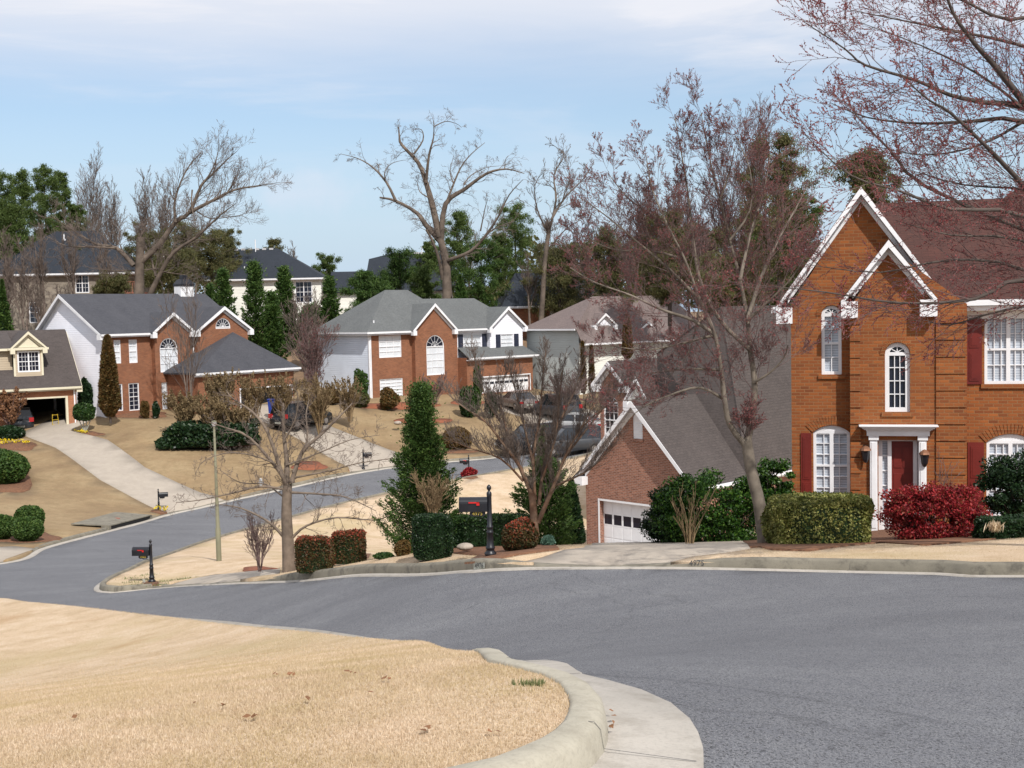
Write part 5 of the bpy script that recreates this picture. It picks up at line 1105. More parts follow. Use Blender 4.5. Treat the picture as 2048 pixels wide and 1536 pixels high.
g2a,g2z=H.onF(1014,613,-.6); g2l=H.onF(976,654,-.6)[0]; g2h=g2a-g2l; y2=-.46; x3=g2l+.35; x4=g2a+g2h-.35
w3=H.rect(927,668,963,702); w4=H.rect(1002,668,1027,702,y=y2)
o3=ow(w3,xb,units=2,cols=2,rows=2,pane='bright_blinds',shut='navy_paint',sw=.55); o4=ow(w4,x3,units=1,cols=2,rows=2,pane='bright_blinds',shut='navy_paint',sw=.55)
mb=MB(); wall(mb,(xb,0),(x3,0),[(0,gz-.5),(x3-xb,gz-.5),(x3-xb,ze),(0,ze)],[o3],.07); wall(mb,(x3,y2),(x4,y2),[(0,gz-.5),(x4-x3,gz-.5),(x4-x3,ze),(g2a-x3,g2z-.3),(0,ze)],[o4],.07); mb.poly([(x3,y2,gz-.5),(x3,y2,ze),(x3,0,ze),(x3,0,gz-.5)]); wall(mb,(x4,y2),(x4,dep),[(0,gz-.5),(dep-y2,gz-.5),(dep-y2,ze),(0,ze)],[])
mb.build('upper_siding','white_siding',H.t); window(H,(xb,0),(x3,0),o3); window(H,(x3,y2),(x4,y2),o4)
# pent roof over the garage
mb=MB(); slab(mb,[(gx0-.1,gy-.4,gz),(gx1+.3,gy-.4,gz),(gx1+.3-.3,y2-.01,gz+.75),(gx0+.4,0,gz+.85)],.1); r=mb.build('pent_roof','pale_shingles',H.t); mb=MB(); mb.box(gx0-.1,gx1+.35,gy-.52,gy-.4,gz-.15,gz-.005); mb.box(gx0-.05,gx1+.25,gy-.39,gy-.02,gz-.25,gz-.18); mb.build('gutter','white_paint',r)
apx_,apz_=H.onF(770,580,dep/2); apx3,_=H.onF(815,580,dep/2)
mb=MB(); E=[(-.4,-.4,ze),(wd*.62,-.4,ze),(wd*.62,dep+.4,ze),(-.4,dep+.4,ze)]; A=(max(2.5,apx_),dep/2,apz_); B=(apx3,dep/2,apz_)
slab(mb,[E[0],E[1],B,A],.12);slab(mb,[E[1],E[2],B],.12);slab(mb,[E[2],E[3],A,B],.12);slab(mb,[E[3],E[0],A],.12)
z2=H.onF(900,597,dep/2-.6)[1]; x2a=H.onF(830,600,dep/2-.6)[0]; x2b=H.onF(948,598,dep/2-.6)[0]; E=[(x1-1,-.4,ze+.01),(x4+.4,-.4,ze+.01),(x4+.4,dep+.39,ze+.01),(x1-1,dep+.39,ze+.01)]; A=(x2a,dep/2-.6,z2);B=(x2b,dep/2-.6,z2)
slab(mb,[E[0],E[1],B,A],.12);slab(mb,[E[1],E[2],B],.12);slab(mb,[E[2],E[3],A,B],.12)
r=mb.build('roof','pale_shingles',H.t)
mb=MB(); mb.box(-.5,g1l+.05,-.52,-.4,ze-.16,ze-.01); mb.box(-.4,x1,-.39,-.01,ze-.28,ze-.2,mi=0); mb.box(xb,x3,-.39,-.01,ze-.28,ze-.2); mb.box(g1a+g1h,g2l,-.52,-.4,ze-.16,ze-.01); mb.box(-.5,-.38,-.4,dep+.4,ze-.16,ze-.01); mb.box(-.37,-.01,-.4,dep,ze-.28,ze-.2); mb.build('gutter','white_paint',r)
gable_roof(H,'y',g1l,g1a+g1h,yg-.32,dep/2,ze+.02,g1z,'pale_shingles',oh=.3,rw=.22,rake1=False,gut=(False,False))
gable_roof(H,'y',g2l,g2a+g2h,y2-.32,dep/2,ze+.02,g2z,'pale_shingles',oh=.3,rw=.22,rake1=False,gut=(False,False))
for x,y in ((.12,0),(.1,dep-.1)): downspout(H,x,y,0,ze-.3)
downspout(H,xb+.15,0,gz+.8,ze-.3); vent_pipe(H,.9,.5,ze+.55)
mb=MB(); mb.box(-.03,.12,-.03,.1,-.4,ze-.2); mb.build('corner_board','white_paint',H.t)
H3=H
# ================================================================ brown-roofed house with two dormers (behind the red tree)
H=House('dormer_cottage','sage sided house with mauve brown roof and two white gabled dormers',1160,790,101,38)
dep=H.onS(1090,700)[0]; dep=max(7,min(dep,12)); ze=H.onF(1163,657,-.4)[1]; zf=H.onF(1180,686,-.4)[1]; xe=H.onF(1420,700)[0]; rzz=H.onF(1250,592,dep/2)[1]
mb=MB(); wall(mb,(0,dep),(0,0),[(0,-1),(dep,-1),(dep,ze),(0,ze)],[]); mb.build('side_siding','sage_siding',H.t)
mb=MB(); wall(mb,(0,0),(xe,0),[(0,-1),(xe,-1),(xe,zf),(0,zf)],[]); wall(mb,(xe,0),(xe,dep),[(0,-1),(dep,-1),(dep,ze),(0,ze)],[]); mb.build('front_siding','cream_siding',H.t)
mb=MB(); A=(H.onF(1185,590,dep/2)[0],dep/2,rzz); B=(H.onF(1335,592,dep/2)[0],dep/2,rzz); E=[(-.4,-.9,zf),(xe+.4,-.9,zf),(xe+.4,dep+.4,ze),(-.4,dep+.4,ze),(-.4,-.1,ze)]
slab(mb,[E[0],E[1],B,A],.12);slab(mb,[E[1],E[2],B],.12);slab(mb,[E[2],E[3],A,B],.12);slab(mb,[E[3],E[4],A],.12); slab(mb,[E[4],E[0],A],.12)
r=mb.build('roof','mauve_shingles',H.t); mb=MB(); mb.box(-.4,xe+.4,-1.02,-.9,zf-.16,zf-.02); mb.box(-.5,-.38,0,dep+.4,ze-.16,ze-.02); mb.build('gutter','white_paint',r)
for (a,b,ap_,tp,bt,k) in ((1190,1226,1207,626,690,'bright_blinds'),(1267,1319,1287,643,706,'dark_glass')):
    yd=.6; c=H.rect(a,660,b,bt,y=yd); Ap=H.onF(ap_,tp,yd-.25); W_=c[1]-c[0]; hz=H.onF(a,(648 if a<1200 else 668),yd)[1]
    wn=dict(u=(W_*.2,W_*.8 if a<1200 else W_*.55),z=(c[2]+.1,hz-.1),cols=3,rows=2,pane=k); mb=MB(); wall(mb,(c[0],yd),(c[1],yd),[(0,c[2]-.5),(W_,c[2]-.5),(W_,hz),(Ap[0]-c[0],Ap[1]-.25),(0,hz)],[wn],.06); wall(mb,(c[1],yd),(c[1],yd+3),[(0,c[2]-.5),(3,c[2]-.5),(3,hz),(0,hz)],[]); wall(mb,(c[0],yd+3),(c[0],yd),[(0,c[2]-.5),(3,c[2]-.5),(3,hz),(0,hz)],[]); mb.build('dormer_wall','cream_siding' if 0 else 'white_siding',H.t); window(H,(c[0],yd),(c[1],yd),wn)
    gable_roof(H,'y',c[0]-.28,c[1]+.28,yd-.28,4.4,hz-.1,Ap[1],'mauve_shingles',oh=.25,rw=.17,rake1=False,gut=(True,True),name='dormer_roof')
H4=H
# ================================================================ houses on the hill behind
H=House('stone_house','tan house with charcoal hip roof behind the leaning bare tree, far left',-40,700,118,4)
x0=0;x1=H.onF(262,600)[0]; ze=H.onF(100,547,-.4)[1]; rzz=H.onF(150,462,5)[1]; zb=-3
wa=H.rect(150,547,178,586); wb=H.rect(58,604,80,646); wc=H.rect(38,548,46,575)
oa=[ow(w,units=1 if w is not wa else 2,cols=2,rows=2,pane='dark_glass',fw=.1) for w in (wa,wb,wc)]
mb=MB(); wall(mb,(0,0),(x1,0),[(0,zb),(x1,zb),(x1,ze),(0,ze)],oa,.08); wall(mb,(x1,0),(x1,10),[(0,zb),(10,zb),(10,ze),(0,ze)],[]); mb.build('wall','tan_stone',H.t)
for o in oa: window(H,(0,0),(x1,0),o)
hip_roof(H,-.5,x1+.5,-.5,10.5,ze,rzz,'slate_shingles',ins=H.onF(112,462,5)[0]+.5,ins2=x1+.5-H.onF(190,462,5)[0])
dx0,dx1=H.onF(205,590,-2)[0],H.onF(290,590,-2)[0]; dz=H.onF(240,585,-2)[1]
mb=MB(); mb.box(dx0,dx1,-3.2,-.01,dz-.15,dz)
for k in range(24): x=dx0+(dx1-dx0)*k/23; mb.box(x-.035,x+.035,-3.2,-3.13,dz,dz+.95)
mb.box(dx0,dx1,-3.23,-3.1,dz+.95,dz+1.03)
for x in (dx0+.1,(dx0+dx1)/2,dx1-.1): mb.box(x-.07,x+.07,-3.2,-3.06,-3.5,dz-.16)
mb.build('deck','terracotta',H.t)
vent_pipe(H,H.onF(128,472,2)[0],2,H.onF(128,478,2)[1],.5)
H=House('cream_house','cream house with blue black hip roof behind the dark evergreens',413,720,132,3)
x1=H.onF(643,600)[0]; ze=H.onF(540,557,-.4)[1]; rzz=H.onF(500,498,5)[1]
wa=H.rect(590,562,625,606); wb=H.rect(426,562,442,600); oa=[ow(wa,units=2,cols=2,rows=2,pane='dark_glass',fw=.12),ow(wb,cols=2,rows=2,pane='bright_blinds',fw=.12)]
mb=MB(); wall(mb,(0,0),(x1,0),[(0,-3),(x1,-3),(x1,ze),(0,ze)],oa,.08); wall(mb,(x1,0),(x1,10),[(0,-3),(10,-3),(10,ze),(0,ze)],[]); wall(mb,(0,10),(0,0),[(0,-3),(10,-3),(10,ze),(0,ze)],[]); mb.build('wall','cream_siding',H.t)
for o in oa: window(H,(0,0),(x1,0),o)
hip_roof(H,-.5,x1+.5,-.5,10.5,ze,rzz,'slate_shingles',ins=H.onF(452,498,5)[0]+.5,ins2=x1+.5-H.onF(556,498,5)[0])
vent_pipe(H,H.onF(511,500,4.5)[0],4.5,rzz-.5,1.5); vent_pipe(H,H.onF(489,538,1.5)[0],1.5,H.onF(489,540,1.5)[1],.4)
for k in range(6): px=473+k*14; x=H.onF(px,499,5)[0]; mb=MB(); mb.box(x-.22,x+.22,4.7,5.1,rzz-.15,rzz+.06); mb.build('ridge_vent','soffit_paint',H.t)
H=House('slate_house','house with stepped blue black roof behind the green pines, centre left',671,720,136,4)
x1=H.onF(905,600)[0]; xs=H.onF(722,560)[0]; ze=H.onF(700,583,-.4)[1]; zs=H.onF(700,543,4)[1]; rzz=H.onF(800,506,6)[1]; ze2=H.onF(735,560,-.4)[1]
wa=H.rect(676,590,690,600); mb=MB(); wall(mb,(0,0),(x1,0),[(0,-3),(x1,-3),(x1,ze),(0,ze)],[],.08); wall(mb,(x1,0),(x1,11),[(0,-3),(11,-3),(11,ze),(0,ze)],[]); wall(mb,(0,11),(0,0),[(0,-3),(11,-3),(11,ze),(0,ze)],[]); mb.build('wall','cream_siding',H.t)
mb=MB(); slab(mb,[(-.5,-.5,ze),(x1+.5,-.5,ze),(x1+.5,4,zs),(-.5,4,zs)],.15); slab(mb,[(-.5,4,zs),(x1+.5,4,zs),(x1+.5,10,ze),(-.5,10,ze)],.15)
xa=H.onF(728,545,2)[0]; xb2=H.onF(785,506,6)[0]; xa2=H.onF(738,518,5)[0]
slab(mb,[(xa,0,ze+.2),(x1+.5,0,ze+.2),(x1+.5,6,rzz),(xb2,6,rzz),(xa2,4.8,H.onF(738,518,4.8)[1])],.15); slab(mb,[(xa,0,ze+.2),(xa2,4.8,H.onF(738,518,4.8)[1]),(xb2,6,rzz),(xa,11,ze)],.15); slab(mb,[(xb2,6,rzz),(x1+.5,6,rzz),(x1+.5,12,ze),(xa,12,ze)],.15)
mb.build('roof','slate_shingles',H.t); vent_pipe(H,H.onF(844,510,5)[0],5,rzz-.3,1.0)
for k in range(5): px=826+k*9; x=H.onF(px,507,6)[0]; mb=MB(); mb.box(x-.22,x+.22,5.7,6.1,rzz-.15,rzz+.06); mb.build('ridge_vent','soffit_paint',H.t)
H=House('brick_hill_house','brick house with long charcoal roof on the hill behind the mauve roof',1016,760,122,6)
x1=H.onF(1262,640)[0]; ze=H.onF(1100,611,-.4)[1]; rzz=H.onF(1100,545,5)[1]; xm=H.onF(1100,640)[0]
mb=MB(); wall(mb,(0,0),(xm,0),[(0,-3),(xm,-3),(xm,ze),(0,ze)],[]); wall(mb,(0,10),(0,0),[(0,-3),(10,-3),(10,ze),(0,ze)],[]); mb.build('wall','red_brick',H.t)
mb=MB(); wall(mb,(xm,0),(x1,0),[(0,-3),(x1-xm,-3),(x1-xm,ze),(0,ze)],[]); wall(mb,(x1,0),(x1,10),[(0,-3),(10,-3),(10,ze),(0,ze)],[]); mb.build('upper_siding','cream_siding',H.t)
hip_roof(H,-.5,x1+.5,-.5,10.5,ze,rzz,'slate_shingles',ins=2.0,ins2=3.)
for px,py,y in ((1125,545,4.5),(1133,545,4.5),(1149,588,2)): x,z=H.onF(px,py+12,y); vent_pipe(H,x,y,z-.2,.8)
# ---------------------------------------------------------------- street objects
def mailbox(label,px,py,Y,side=-1,deg=0,num=None,flag=True,scale=1.,plate=True):
    c=at(px,py,Y); t=thing('mailbox',label,'mailbox',tuple(c),math.radians(deg),'black post mailboxes along the street'); s=scale
    mb=MB(); prof=[(.075,-.15),(.075,.02),(.085,.03),(.085,.06),(.062,.09),(.058,.13),(.066,.14),(.066,.17),(.052,.19),(.044,.42),(.052,.43),(.052,.455),(.042,.47),(.042,.52),(.05,.53),(.05,.55),(.036,.57),(.033,1.10),(.036,1.11),(.036,1.17),(.030,1.18),(.016,1.20),(.016,1.215),(.030,1.235),(.034,1.26),(.028,1.29),(.012,1.315),(.0,1.325)]
    mb.lathe([(r*s*1.3,z*s) for r,z in prof],16); mb.build('post','black_metal',t,smooth=True,uv=False)
    # box: half round top, long axis sideways
    mb=MB(); w=.11; L=.50; z0=.835; zc=.985; sec=[(-w,z0),(w,z0)]+[(w*math.cos(a),zc+w*math.sin(a)) for a in [math.pi*k/10 for k in range(11)]]
    x0=side*.03; x1=side*(.03+L)
    mb.prism([(x0*s,y*s,z*s) for y,z in sec],((x1-x0)*s,0,0)); rim=[(y*1.05,z0+(z-z0)*1.03-.003) for y,z in sec]; mb.prism([(x1*s,y*s,z*s) for y,z in rim],(side*.02*s,0,0))
    mb.build('box',['black_metal'],t,bevel=.004)
    if flag:
        mb=MB(); fx=side*(.37); y=-w-.012; mb.box(min(fx,fx-side*.20)*s,max(fx,fx-side*.20)*s,(y-.006)*s,(y+.004)*s,.995*s,1.02*s); f2=fx-side*.20; mb.box(min(f2,f2+side*.055)*s,max(f2,f2+side*.055)*s,(y-.006)*s,(y+.004)*s,.955*s,1.02*s); mb.build('flag','red_plastic',t)
    # scroll bracket
    mb=MB(); pts=[(side*(.035+.03*k),0,.66+.02*math.sin(k*.8)+.02*k*.5) for k in range(9)]; mb.tube([(p[0]*s,p[1]*s,p[2]*s) for p in pts],.007*s,6)
    cx,cz=side*.30,.80
    mb.tube([((cx+.035*math.cos(a))*s,0,(cz+.035*math.sin(a))*s) for a in [k*.6 for k in range(11)]],.006*s,6); mb.box(min(side*.03,side*.36)*s,max(side*.03,side*.36)*s,-.02*s,.02*s,.845*s,.86*s); mb.build('bracket','black_metal',t)
    if plate:
        mb=MB(); cx=side*.215; mb.prism([((cx+x)*s,-.075*s,z*s) for x,z in ((-.115,.745),(.115,.745),(.145,.775),(.145,.815),(.115,.85),(-.115,.85),(-.145,.815),(-.145,.775))],(0,.012*s,0)); p=mb.build('number_plate','black_metal',t)
        if num: text_mesh('number',num,.095*s,'gold_paint',p,Matrix.Translation((cx*s,-.078*s,.797*s))@Matrix.Rotation(math.pi/2,4,'X'),.001)
    return t
s1=.145/.1325
mailbox('nearest black mailbox, numbered 4975, on a turned post beside the driveway',981,1112,21.8,-1,-4,'4975',scale=1.0)
mailbox('black mailbox with red flag on the grassy street corner, in front of the road junction',304,1165,36,-1,-6,'4983',scale=1.0)
mailbox('small far mailbox seen at the foot of the leftmost long driveway, box facing right',318,1022,66.7,1,14,None,flag=False,scale=.95)
mailbox('far mailbox at the foot of the second driveway, seen through the bare tree',727,939,77.3,1,20,None,flag=False,scale=1.0)
mailbox('far mailbox rising out of a low red bush on the near side of the street',938,953,73.5,-1,10,None,flag=True,scale=1.02)
# kerb stencils
def kerb_text(px,py,txt,w,back=True):
    g=ground(px,py,0.0); d=np.hypot(K_right[:,0]-g[0],K_right[:,1]-g[1]); i=int(d.argmin()); k=K_right[i]; tg=K_right[min(i+1,len(K_right)-1)]-K_right[max(i-1,0)]; tg=tg/np.linalg.norm(tg)
    if tg[0]<0: tg=-tg
    zt=(Tz(*(k+tg*.3))-Tz(*(k-tg*.3)))/.6
    X=Vector((tg[0],tg[1],zt)).normalized(); Z=Vector((0,0,1)); n=Vector((tg[1],-tg[0],0))
    if n.y>0: n=-n
    Mx=Matrix([(X[r],Z[r],n[r],0) for r in range(3)]+[(0,0,0,1)]); o=Vector((k[0],k[1],Tz(*k)+.079))+n*.016
    if back:
        t=thing('kerb_number','painted house number '+txt+' on a white patch on the kerb face','painted number',tuple(o))
        mb=MB(); mb.raw([X*a+Z*b-n*.0 for a,b in ((-w/2,-.062),(w/2,-.058),(w/2,.05),(-w/2,.046))],[(0,1,2,3)]); mb.build('paint_patch','stencil_white',t)
    else: t=thing('kerb_number','faded dark house number '+txt+' on the kerb right of the driveway','painted number',tuple(o))
    text_mesh('digits',txt,.125,'stencil_black',t,Matrix.Translation(n*.004)@Mx,.0008,1.)
kerb_text(953,1142,'4976',.33); kerb_text(1396,1137,'4975',.3,False)
# street light pole
c=at(438,1118,40); pp=at(433,853,40); t=thing('light_pole','slender tapered olive lamp pole standing in the lawn left of the bare tree','pole',tuple(c)); hh=pp[2]-c[2]
mb=MB(); mb.lathe([(.088,-.3),(.088,.0),(.088,1.04),(.068,1.06),(.052,hh*.5),(.034,hh)],14); mb.build('pole','pole_paint',t,smooth=True,uv=False)
mb=MB(); mb.lathe([(.04,hh),(.06,hh+.03),(.07,hh+.06),(.08,hh+.07),(.085,hh+.14),(.08,hh+.15)],12); hd=mb.build('lamp_head','soffit_paint',t,uv=False); mb=MB(); mb.lathe([(.095,hh+.151),(.08,hh+.18),(.04,hh+.2),(0,hh+.205)],12); mb.build('lamp_cap','pole_paint',hd,uv=False)
# storm drain inlet on the far kerb
a=np.array(G0(219,1060)); b=np.array(G0(298,1039)); d=b-a; L=np.linalg.norm(d); d/=L; n=np.array([-d[1],d[0]]); 
if n@(np.array([-30,65])-a)<0: n=-n
za,zb_=Tz(*a),Tz(*b)
t=thing('storm_drain','concrete storm drain slab with a long black kerb opening and round cover','storm drain',(a[0],a[1],za)); P=lambda u,w,z:(d[0]*u+n[0]*w,d[1]*u+n[1]*w,z+Tz(a[0]+d[0]*u+n[0]*w,a[1]+d[1]*u+n[1]*w)-za)
mb=MB(); mb.box(-.15,L+.15,-.08,1.9,.20,.25,fn=P); mb.box(-.25,.0,-.09,.3,-.1,.22,fn=P); mb.box(L,L+.25,-.09,.3,-.1,.22,fn=P); mb.build('slab','kerb_concrete',t)
mb=MB(); mb.box(.002,L-.002,-.06,.25,.03,.199,fn=P); mb.build('opening','shade_black',t); mb=MB();  # solid black box, the shade of the inlet is its colour
mb.lathe([(.36,.0),(.36,.02),(.3,.022)],20,P(L*.5,.9,.245)); mb.build('manhole_cover','terracotta',t,uv=False)
# manhole spots and patches are part of the asphalt; a few stones by the beds
for i,(px,py,Y,r,lab) in enumerate(((928,1094,24.5,.13,'tan rounded stone in the bark bed by the nearest mailbox'),(795,846,86.5,.22,'pale rock in the red mulch bed on the centre lawn'))):
    c=at(px,py,Y); bm=bmesh.new(); bmesh.ops.create_icosphere(bm,subdivisions=3,radius=r)
    for v in bm.verts: v.co=Vector((v.co.x*1.3,v.co.y,v.co.z*.6))*(1+.12*math.sin(v.co.x*9/r*.2+i)+.1*math.sin(v.co.y*14/r*.2))
    me=bpy.data.meshes.new('stone'); bm.to_mesh(me); bm.free(); me.materials.append(MATS['stone']); o=bpy.data.objects.new('landscape_stone',me); link(o); o.location=c; tag(o,lab,'stone')
# small doorstep figurine-like flag post by the corner mailbox
c=at(286,1170,35.6); mb=MB(); mb.tube([(0,0,-.05),(0,0,.2)],.008,6); mb.prism([(.0,0,.09),(.07,0,.07),(.075,0,.16),(.0,0,.19)],(0,.008,0)); o=mb.build('garden_marker','stencil_white'); o.location=c; tag(o,'tiny pale garden marker in the weeds left of the corner mailbox post','marker')
# cars
def car(name,label,px,py,Y,deg,paint,kind='sedan',xyz=None,group='cars parked on driveways'):
    c=at(px,py,Y) if xyz is None else np.array(xyz); z=Tz(c[0],c[1])+LAWN*.9
    t=thing(name,label,'car',(c[0],c[1],z if xyz is None else c[2]),math.radians(deg),group); L,Wd=(4.6,1.8) if kind=='sedan' else (4.9,1.95)
    # side profile stations: x, bottom z, belt z, half width
    bl=(.92,1.0)[kind!='sedan']; top=(1.42,1.82)[kind!='sedan']; w=Wd/2
    xs=[-L/2,-L/2+.12,-L/2+.6,-L*.18,L*.05,L*.25,L/2-.45,L/2-.08,L/2]
    up=[.62,.80,bl,bl+.02,bl+.02,bl,.86 if kind=='sedan' else .98,.74,.55]; hw=[.72,.9,.97,1,1,1,.97,.88,.7]
    if kind!='sedan': up=[.8,bl,bl+.04,bl+.04,bl+.02,bl,.98,.86,.62]
    mb=MB(); secs=[]
    for x,u,h in zip(xs,up,hw):
        q=w*h; secs.append([(x,-q*.92,.28),(x,-q,.45),(x,-q,u-.18),(x,-q*.93,u-.03),(x,-q*.7,u),(x,q*.7,u),(x,q*.93,u-.03),(x,q,u-.18),(x,q,.45),(x,q*.92,.28)])
    n=10; V=[p for s_ in secs for p in s_]; F=[(i*n+j,(i+1)*n+j,(i+1)*n+(j+1)%n,i*n+(j+1)%n) for i in range(len(secs)-1) for j in range(n)]+[tuple(range(n)),tuple(range((len(secs)-1)*n,len(secs)*n))[::-1]]
    mb.raw(V,F); mb.build('body',paint,t,smooth=True,bevel=.02)
    r0,r1,g0,g1=((-1.0,.35,-1.75,1.15) if kind=='sedan' else (-2.05,.45,-2.3,1.3))
    mb=MB(); b4=[(g0,-w*.9),(g1,-w*.9),(g1,w*.9),(g0,w*.9)]; t4=[(r0,-w*.7),(r1,-w*.7),(r1,w*.7),(r0,w*.7)]
    mb.raw([(x,y,bl-.03) for x,y in b4]+[(x,y,top-.06) for x,y in t4],[(0,1,5,4),(1,2,6,5),(2,3,7,6),(3,0,4,7)]); mb.build('windows','car_glass',t)
    mb=MB(); mb.prism([(r0-.04,-w*.71,top-.07),(r1+.04,-w*.71,top-.07),(r1+.04,w*.71,top-.07),(r0-.04,w*.71,top-.07)],(0,0,.07))
    for sy in (-1,1):
        for (xa,xb) in ((g0,r0),(g1,r1),((g0+g1)/2-.1,(r0+r1)/2)): mb.beam((xa,sy*w*.905,bl-.02),(xb,sy*w*.71,top-.05),.08,.04)
    mb.build('roof',paint,t,bevel=.02)
    for x in (-L*.31,L*.31):
        for sy in (-1,1):
            mb=MB(); P=[(x+.33*math.cos(a),sy*w*.99-(.2 if sy>0 else 0),.33+.33*math.sin(a)) for a in [math.pi*2*k/20 for k in range(20)]]; mb.prism(P,(0,.2,0)); wh=mb.build('wheel','tyre',t,uv=False)
            mb=MB(); yy=sy*w*.99+(.005 if sy>0 else -.025); P=[(x+.2*math.cos(a),yy,.33+.2*math.sin(a)) for a in [math.pi*2*k/16 for k in range(16)]]; mb.prism(P,(0,.02,0)); mb.build('rim','silver',wh,uv=False)
    for sy in (-1,1):
        mb=MB(); mb.box(-L/2-.015,-L/2+.1,sy*w*.72-.16,sy*w*.72+.16,.60 if kind=='sedan' else .8,.76 if kind=='sedan' else 1.1); mb.build('tail_light','tail_light',t)
        mb=MB(); mb.box(L/2-.12,L/2+.012,sy*w*.6-.17,sy*w*.6+.17,.52,.66); mb.build('headlight','chrome_light',t)
        mb=MB(); mb.box(.75,.95,sy*(w+.09)-.07,sy*(w+.09)+.07,bl-.02,bl+.11); mb.build('mirror',paint,t)
    mb=MB(); mb.box(-L/2-.02,-L/2+.02,-.26,.26,.42,.54); mb.build('licence_plate','stencil_white',t)
    return t
plain('paint_taupe',(.16,.13,.12),(.14,.115,.105),3,.25,spec=.6); plain('paint_black',(.02,.022,.027),(.016,.018,.02),3,.2,spec=.6); plain('paint_grey',(.05,.053,.06),(.04,.043,.05),3,.3,spec=.5); plain('paint_blue',(.22,.33,.42),(.2,.3,.38),3,.25,spec=.6); plain('paint_white',(.4,.4,.4),(.35,.35,.35),3,.3)
car('sedan','taupe sedan with red tail lights parked facing the white garage door of the centre house',1036,818,94.5,113,'paint_taupe')
car('sedan','silver grey car parked beside the taupe sedan, half hidden by twigs',1112,838,91.5,120,'paint_grey','suv')
car('suv','large black pickup-height car parked at the end of the street behind the bare multi-stem tree',1062,902,82.8,205,'paint_black','suv')
car('suv','dark grey car parked behind the black one, left of the brick garage gable',1136,898,80.3,200,'paint_grey','suv')
car('sedan','white pale car nosed out beside the brick garage gable behind the twigs',1150,842,86.5,150,'paint_white')
car('suv','black car standing on the driveway in front of the half-open brick garage',603,836,85.5,58,'paint_black','suv')
car('suv','dark car parked inside the open garage at far left',90,856,0,122,'paint_black','suv',xyz=tuple(H1.o+H1.dx*-3.6+H1.dy*3.4))
# blue bin and oddments at the middle brick house
c=at(546,827,87.2); t=thing('recycling_bin','blue wheeled bin beside the black car at the half-open garage','bin',tuple(c)); mb=MB(); mb.raw([(x*(.26 if z<.5 else .31),y*(.26 if z<.5 else .31),z) for z in (.05,1.0) for x,y in ((-1,-1),(1,-1),(1,1),(-1,1))],[(3,2,1,0),(4,5,6,7),(0,1,5,4),(1,2,6,5),(2,3,7,6),(3,0,4,7)]); b_=mb.build('bin_body','blue_plastic',t); mb=MB(); mb.box(-.34,.34,-.36,.34,1.002,1.07); mb.build('lid','blue_plastic',t)
# yellow hand truck at the left garage opening
c=H1.o+H1.dx*-1.35+H1.dy*.55; t=thing('hand_truck','yellow hand truck leaning just inside the open garage at far left','hand truck',tuple(c),H1.a); mb=MB()
for x in (-.2,.2): mb.tube([(x,0,0),(x,.1,.9),(x*.8,.14,1.25)],.02,6)
for z in (.15,.5,.85,1.2): mb.tube([(-.2,.02+z*.1,z),(.2,.02+z*.1,z)],.018,6)
mb.box(-.22,.22,-.2,.02,0,.03); mb.build('frame','yellow_metal',t)
for x in (-.24,.24):
    mb=MB(); P=[(x-.03,.08+.1*math.cos(a),.1+.1*math.sin(a)) for a in [math.pi*2*k/12 for k in range(12)]]; mb.prism(P,(.06,0,0)); mb.build('wheel','tyre',t,uv=False)
c=H1.o+H1.dx*-1.75+H1.dy*.4; mb=MB(); mb.lathe([(.12,0),(.16,.05),(.17,.2),(.12,.26),(.03,.27)],10); o=mb.build('fuel_can','yellow_metal',uv=False); o.location=c; tag(o,'small orange yellow can on the floor beside the hand truck','can')
c=at(522,960,69.5); c[2]=Tz(c[0],c[1])+.1; 
t=thing('fire_hydrant','small white hydrant on the far verge seen through the bare tree','hydrant',tuple(at(522,978,71.5))); mb=MB(); mb.lathe([(.13,-.1),(.13,.05),(.09,.07),(.09,.45),(.12,.47),(.12,.52),(.08,.62),(.02,.66)],10); mb.build('hydrant_body','paint_white',t,uv=False); mb=MB(); mb.beam((-.16,0,.36),(.16,0,.36),.09,.09); mb.build('outlet','silver',t)
# ---------------------------------------------------------------- trees and shrubs, near
def LL(lst,Y,org,base=.05):
    o=[]
    for px,r0,r1,dy in lst: o.append(limb(px,Y,r0,r1,dy,.0,org))
    return o
# T1 magnolia-like bare tree behind the kerb, left of centre
Y=30; org=at(579,1141,Y); s=1.
L=LL([([(579,1150),(578,1128),(576,1087),(573,1027),(575,970)],.20,.12,0),
([(573,975),(574,926),(568,871),(566,806)],.085,.03,.3),([(573,972),(557,941),(500,876),(453,856),(419,845)],.06,.01,-.8),([(565,952),(536,866),(505,824),(466,798),(452,780)],.055,.01,.8),
([(583,965),(604,905),(640,871),(680,832),(705,806)],.07,.012,.5),([(586,945),(614,882),(612,832),(618,800)],.04,.01,1.0),([(574,980),(523,973),(466,986),(400,1000),(352,1005)],.035,.007,-1.0),
([(583,985),(640,988),(692,994),(752,1022)],.035,.008,-.9),([(590,955),(661,941),(719,926),(797,915)],.03,.007,.7),([(566,1072),(536,1043),(484,1017),(440,1009)],.045,.01,-.6),
([(586,1074),(614,1051),(674,1035),(745,1040),(785,1030)],.04,.007,-.5),([(576,1000),(555,985),(530,968),(480,965),(440,940)],.03,.006,.9),([(573,930),(640,905),(700,880),(760,870)],.025,.006,-.5),([(574,960),(545,925),(470,905),(410,920),(390,950)],.028,.006,-1.2),([(568,880),(590,840),(596,800),(590,775)],.025,.006,-.4)],Y,org)
bare_tree('bare_tree','grey barked bare tree with spreading twisting limbs standing behind the kerb left of centre',org,L,dict(wob=.24,up=.06,kids=[3,4],ang=52,lr=.5,rmin=.0035,seg=6,clear=.96,up0=.12,rmax=.013,budlev=0),8.,.62,2,'bark_grey','twig_grey')
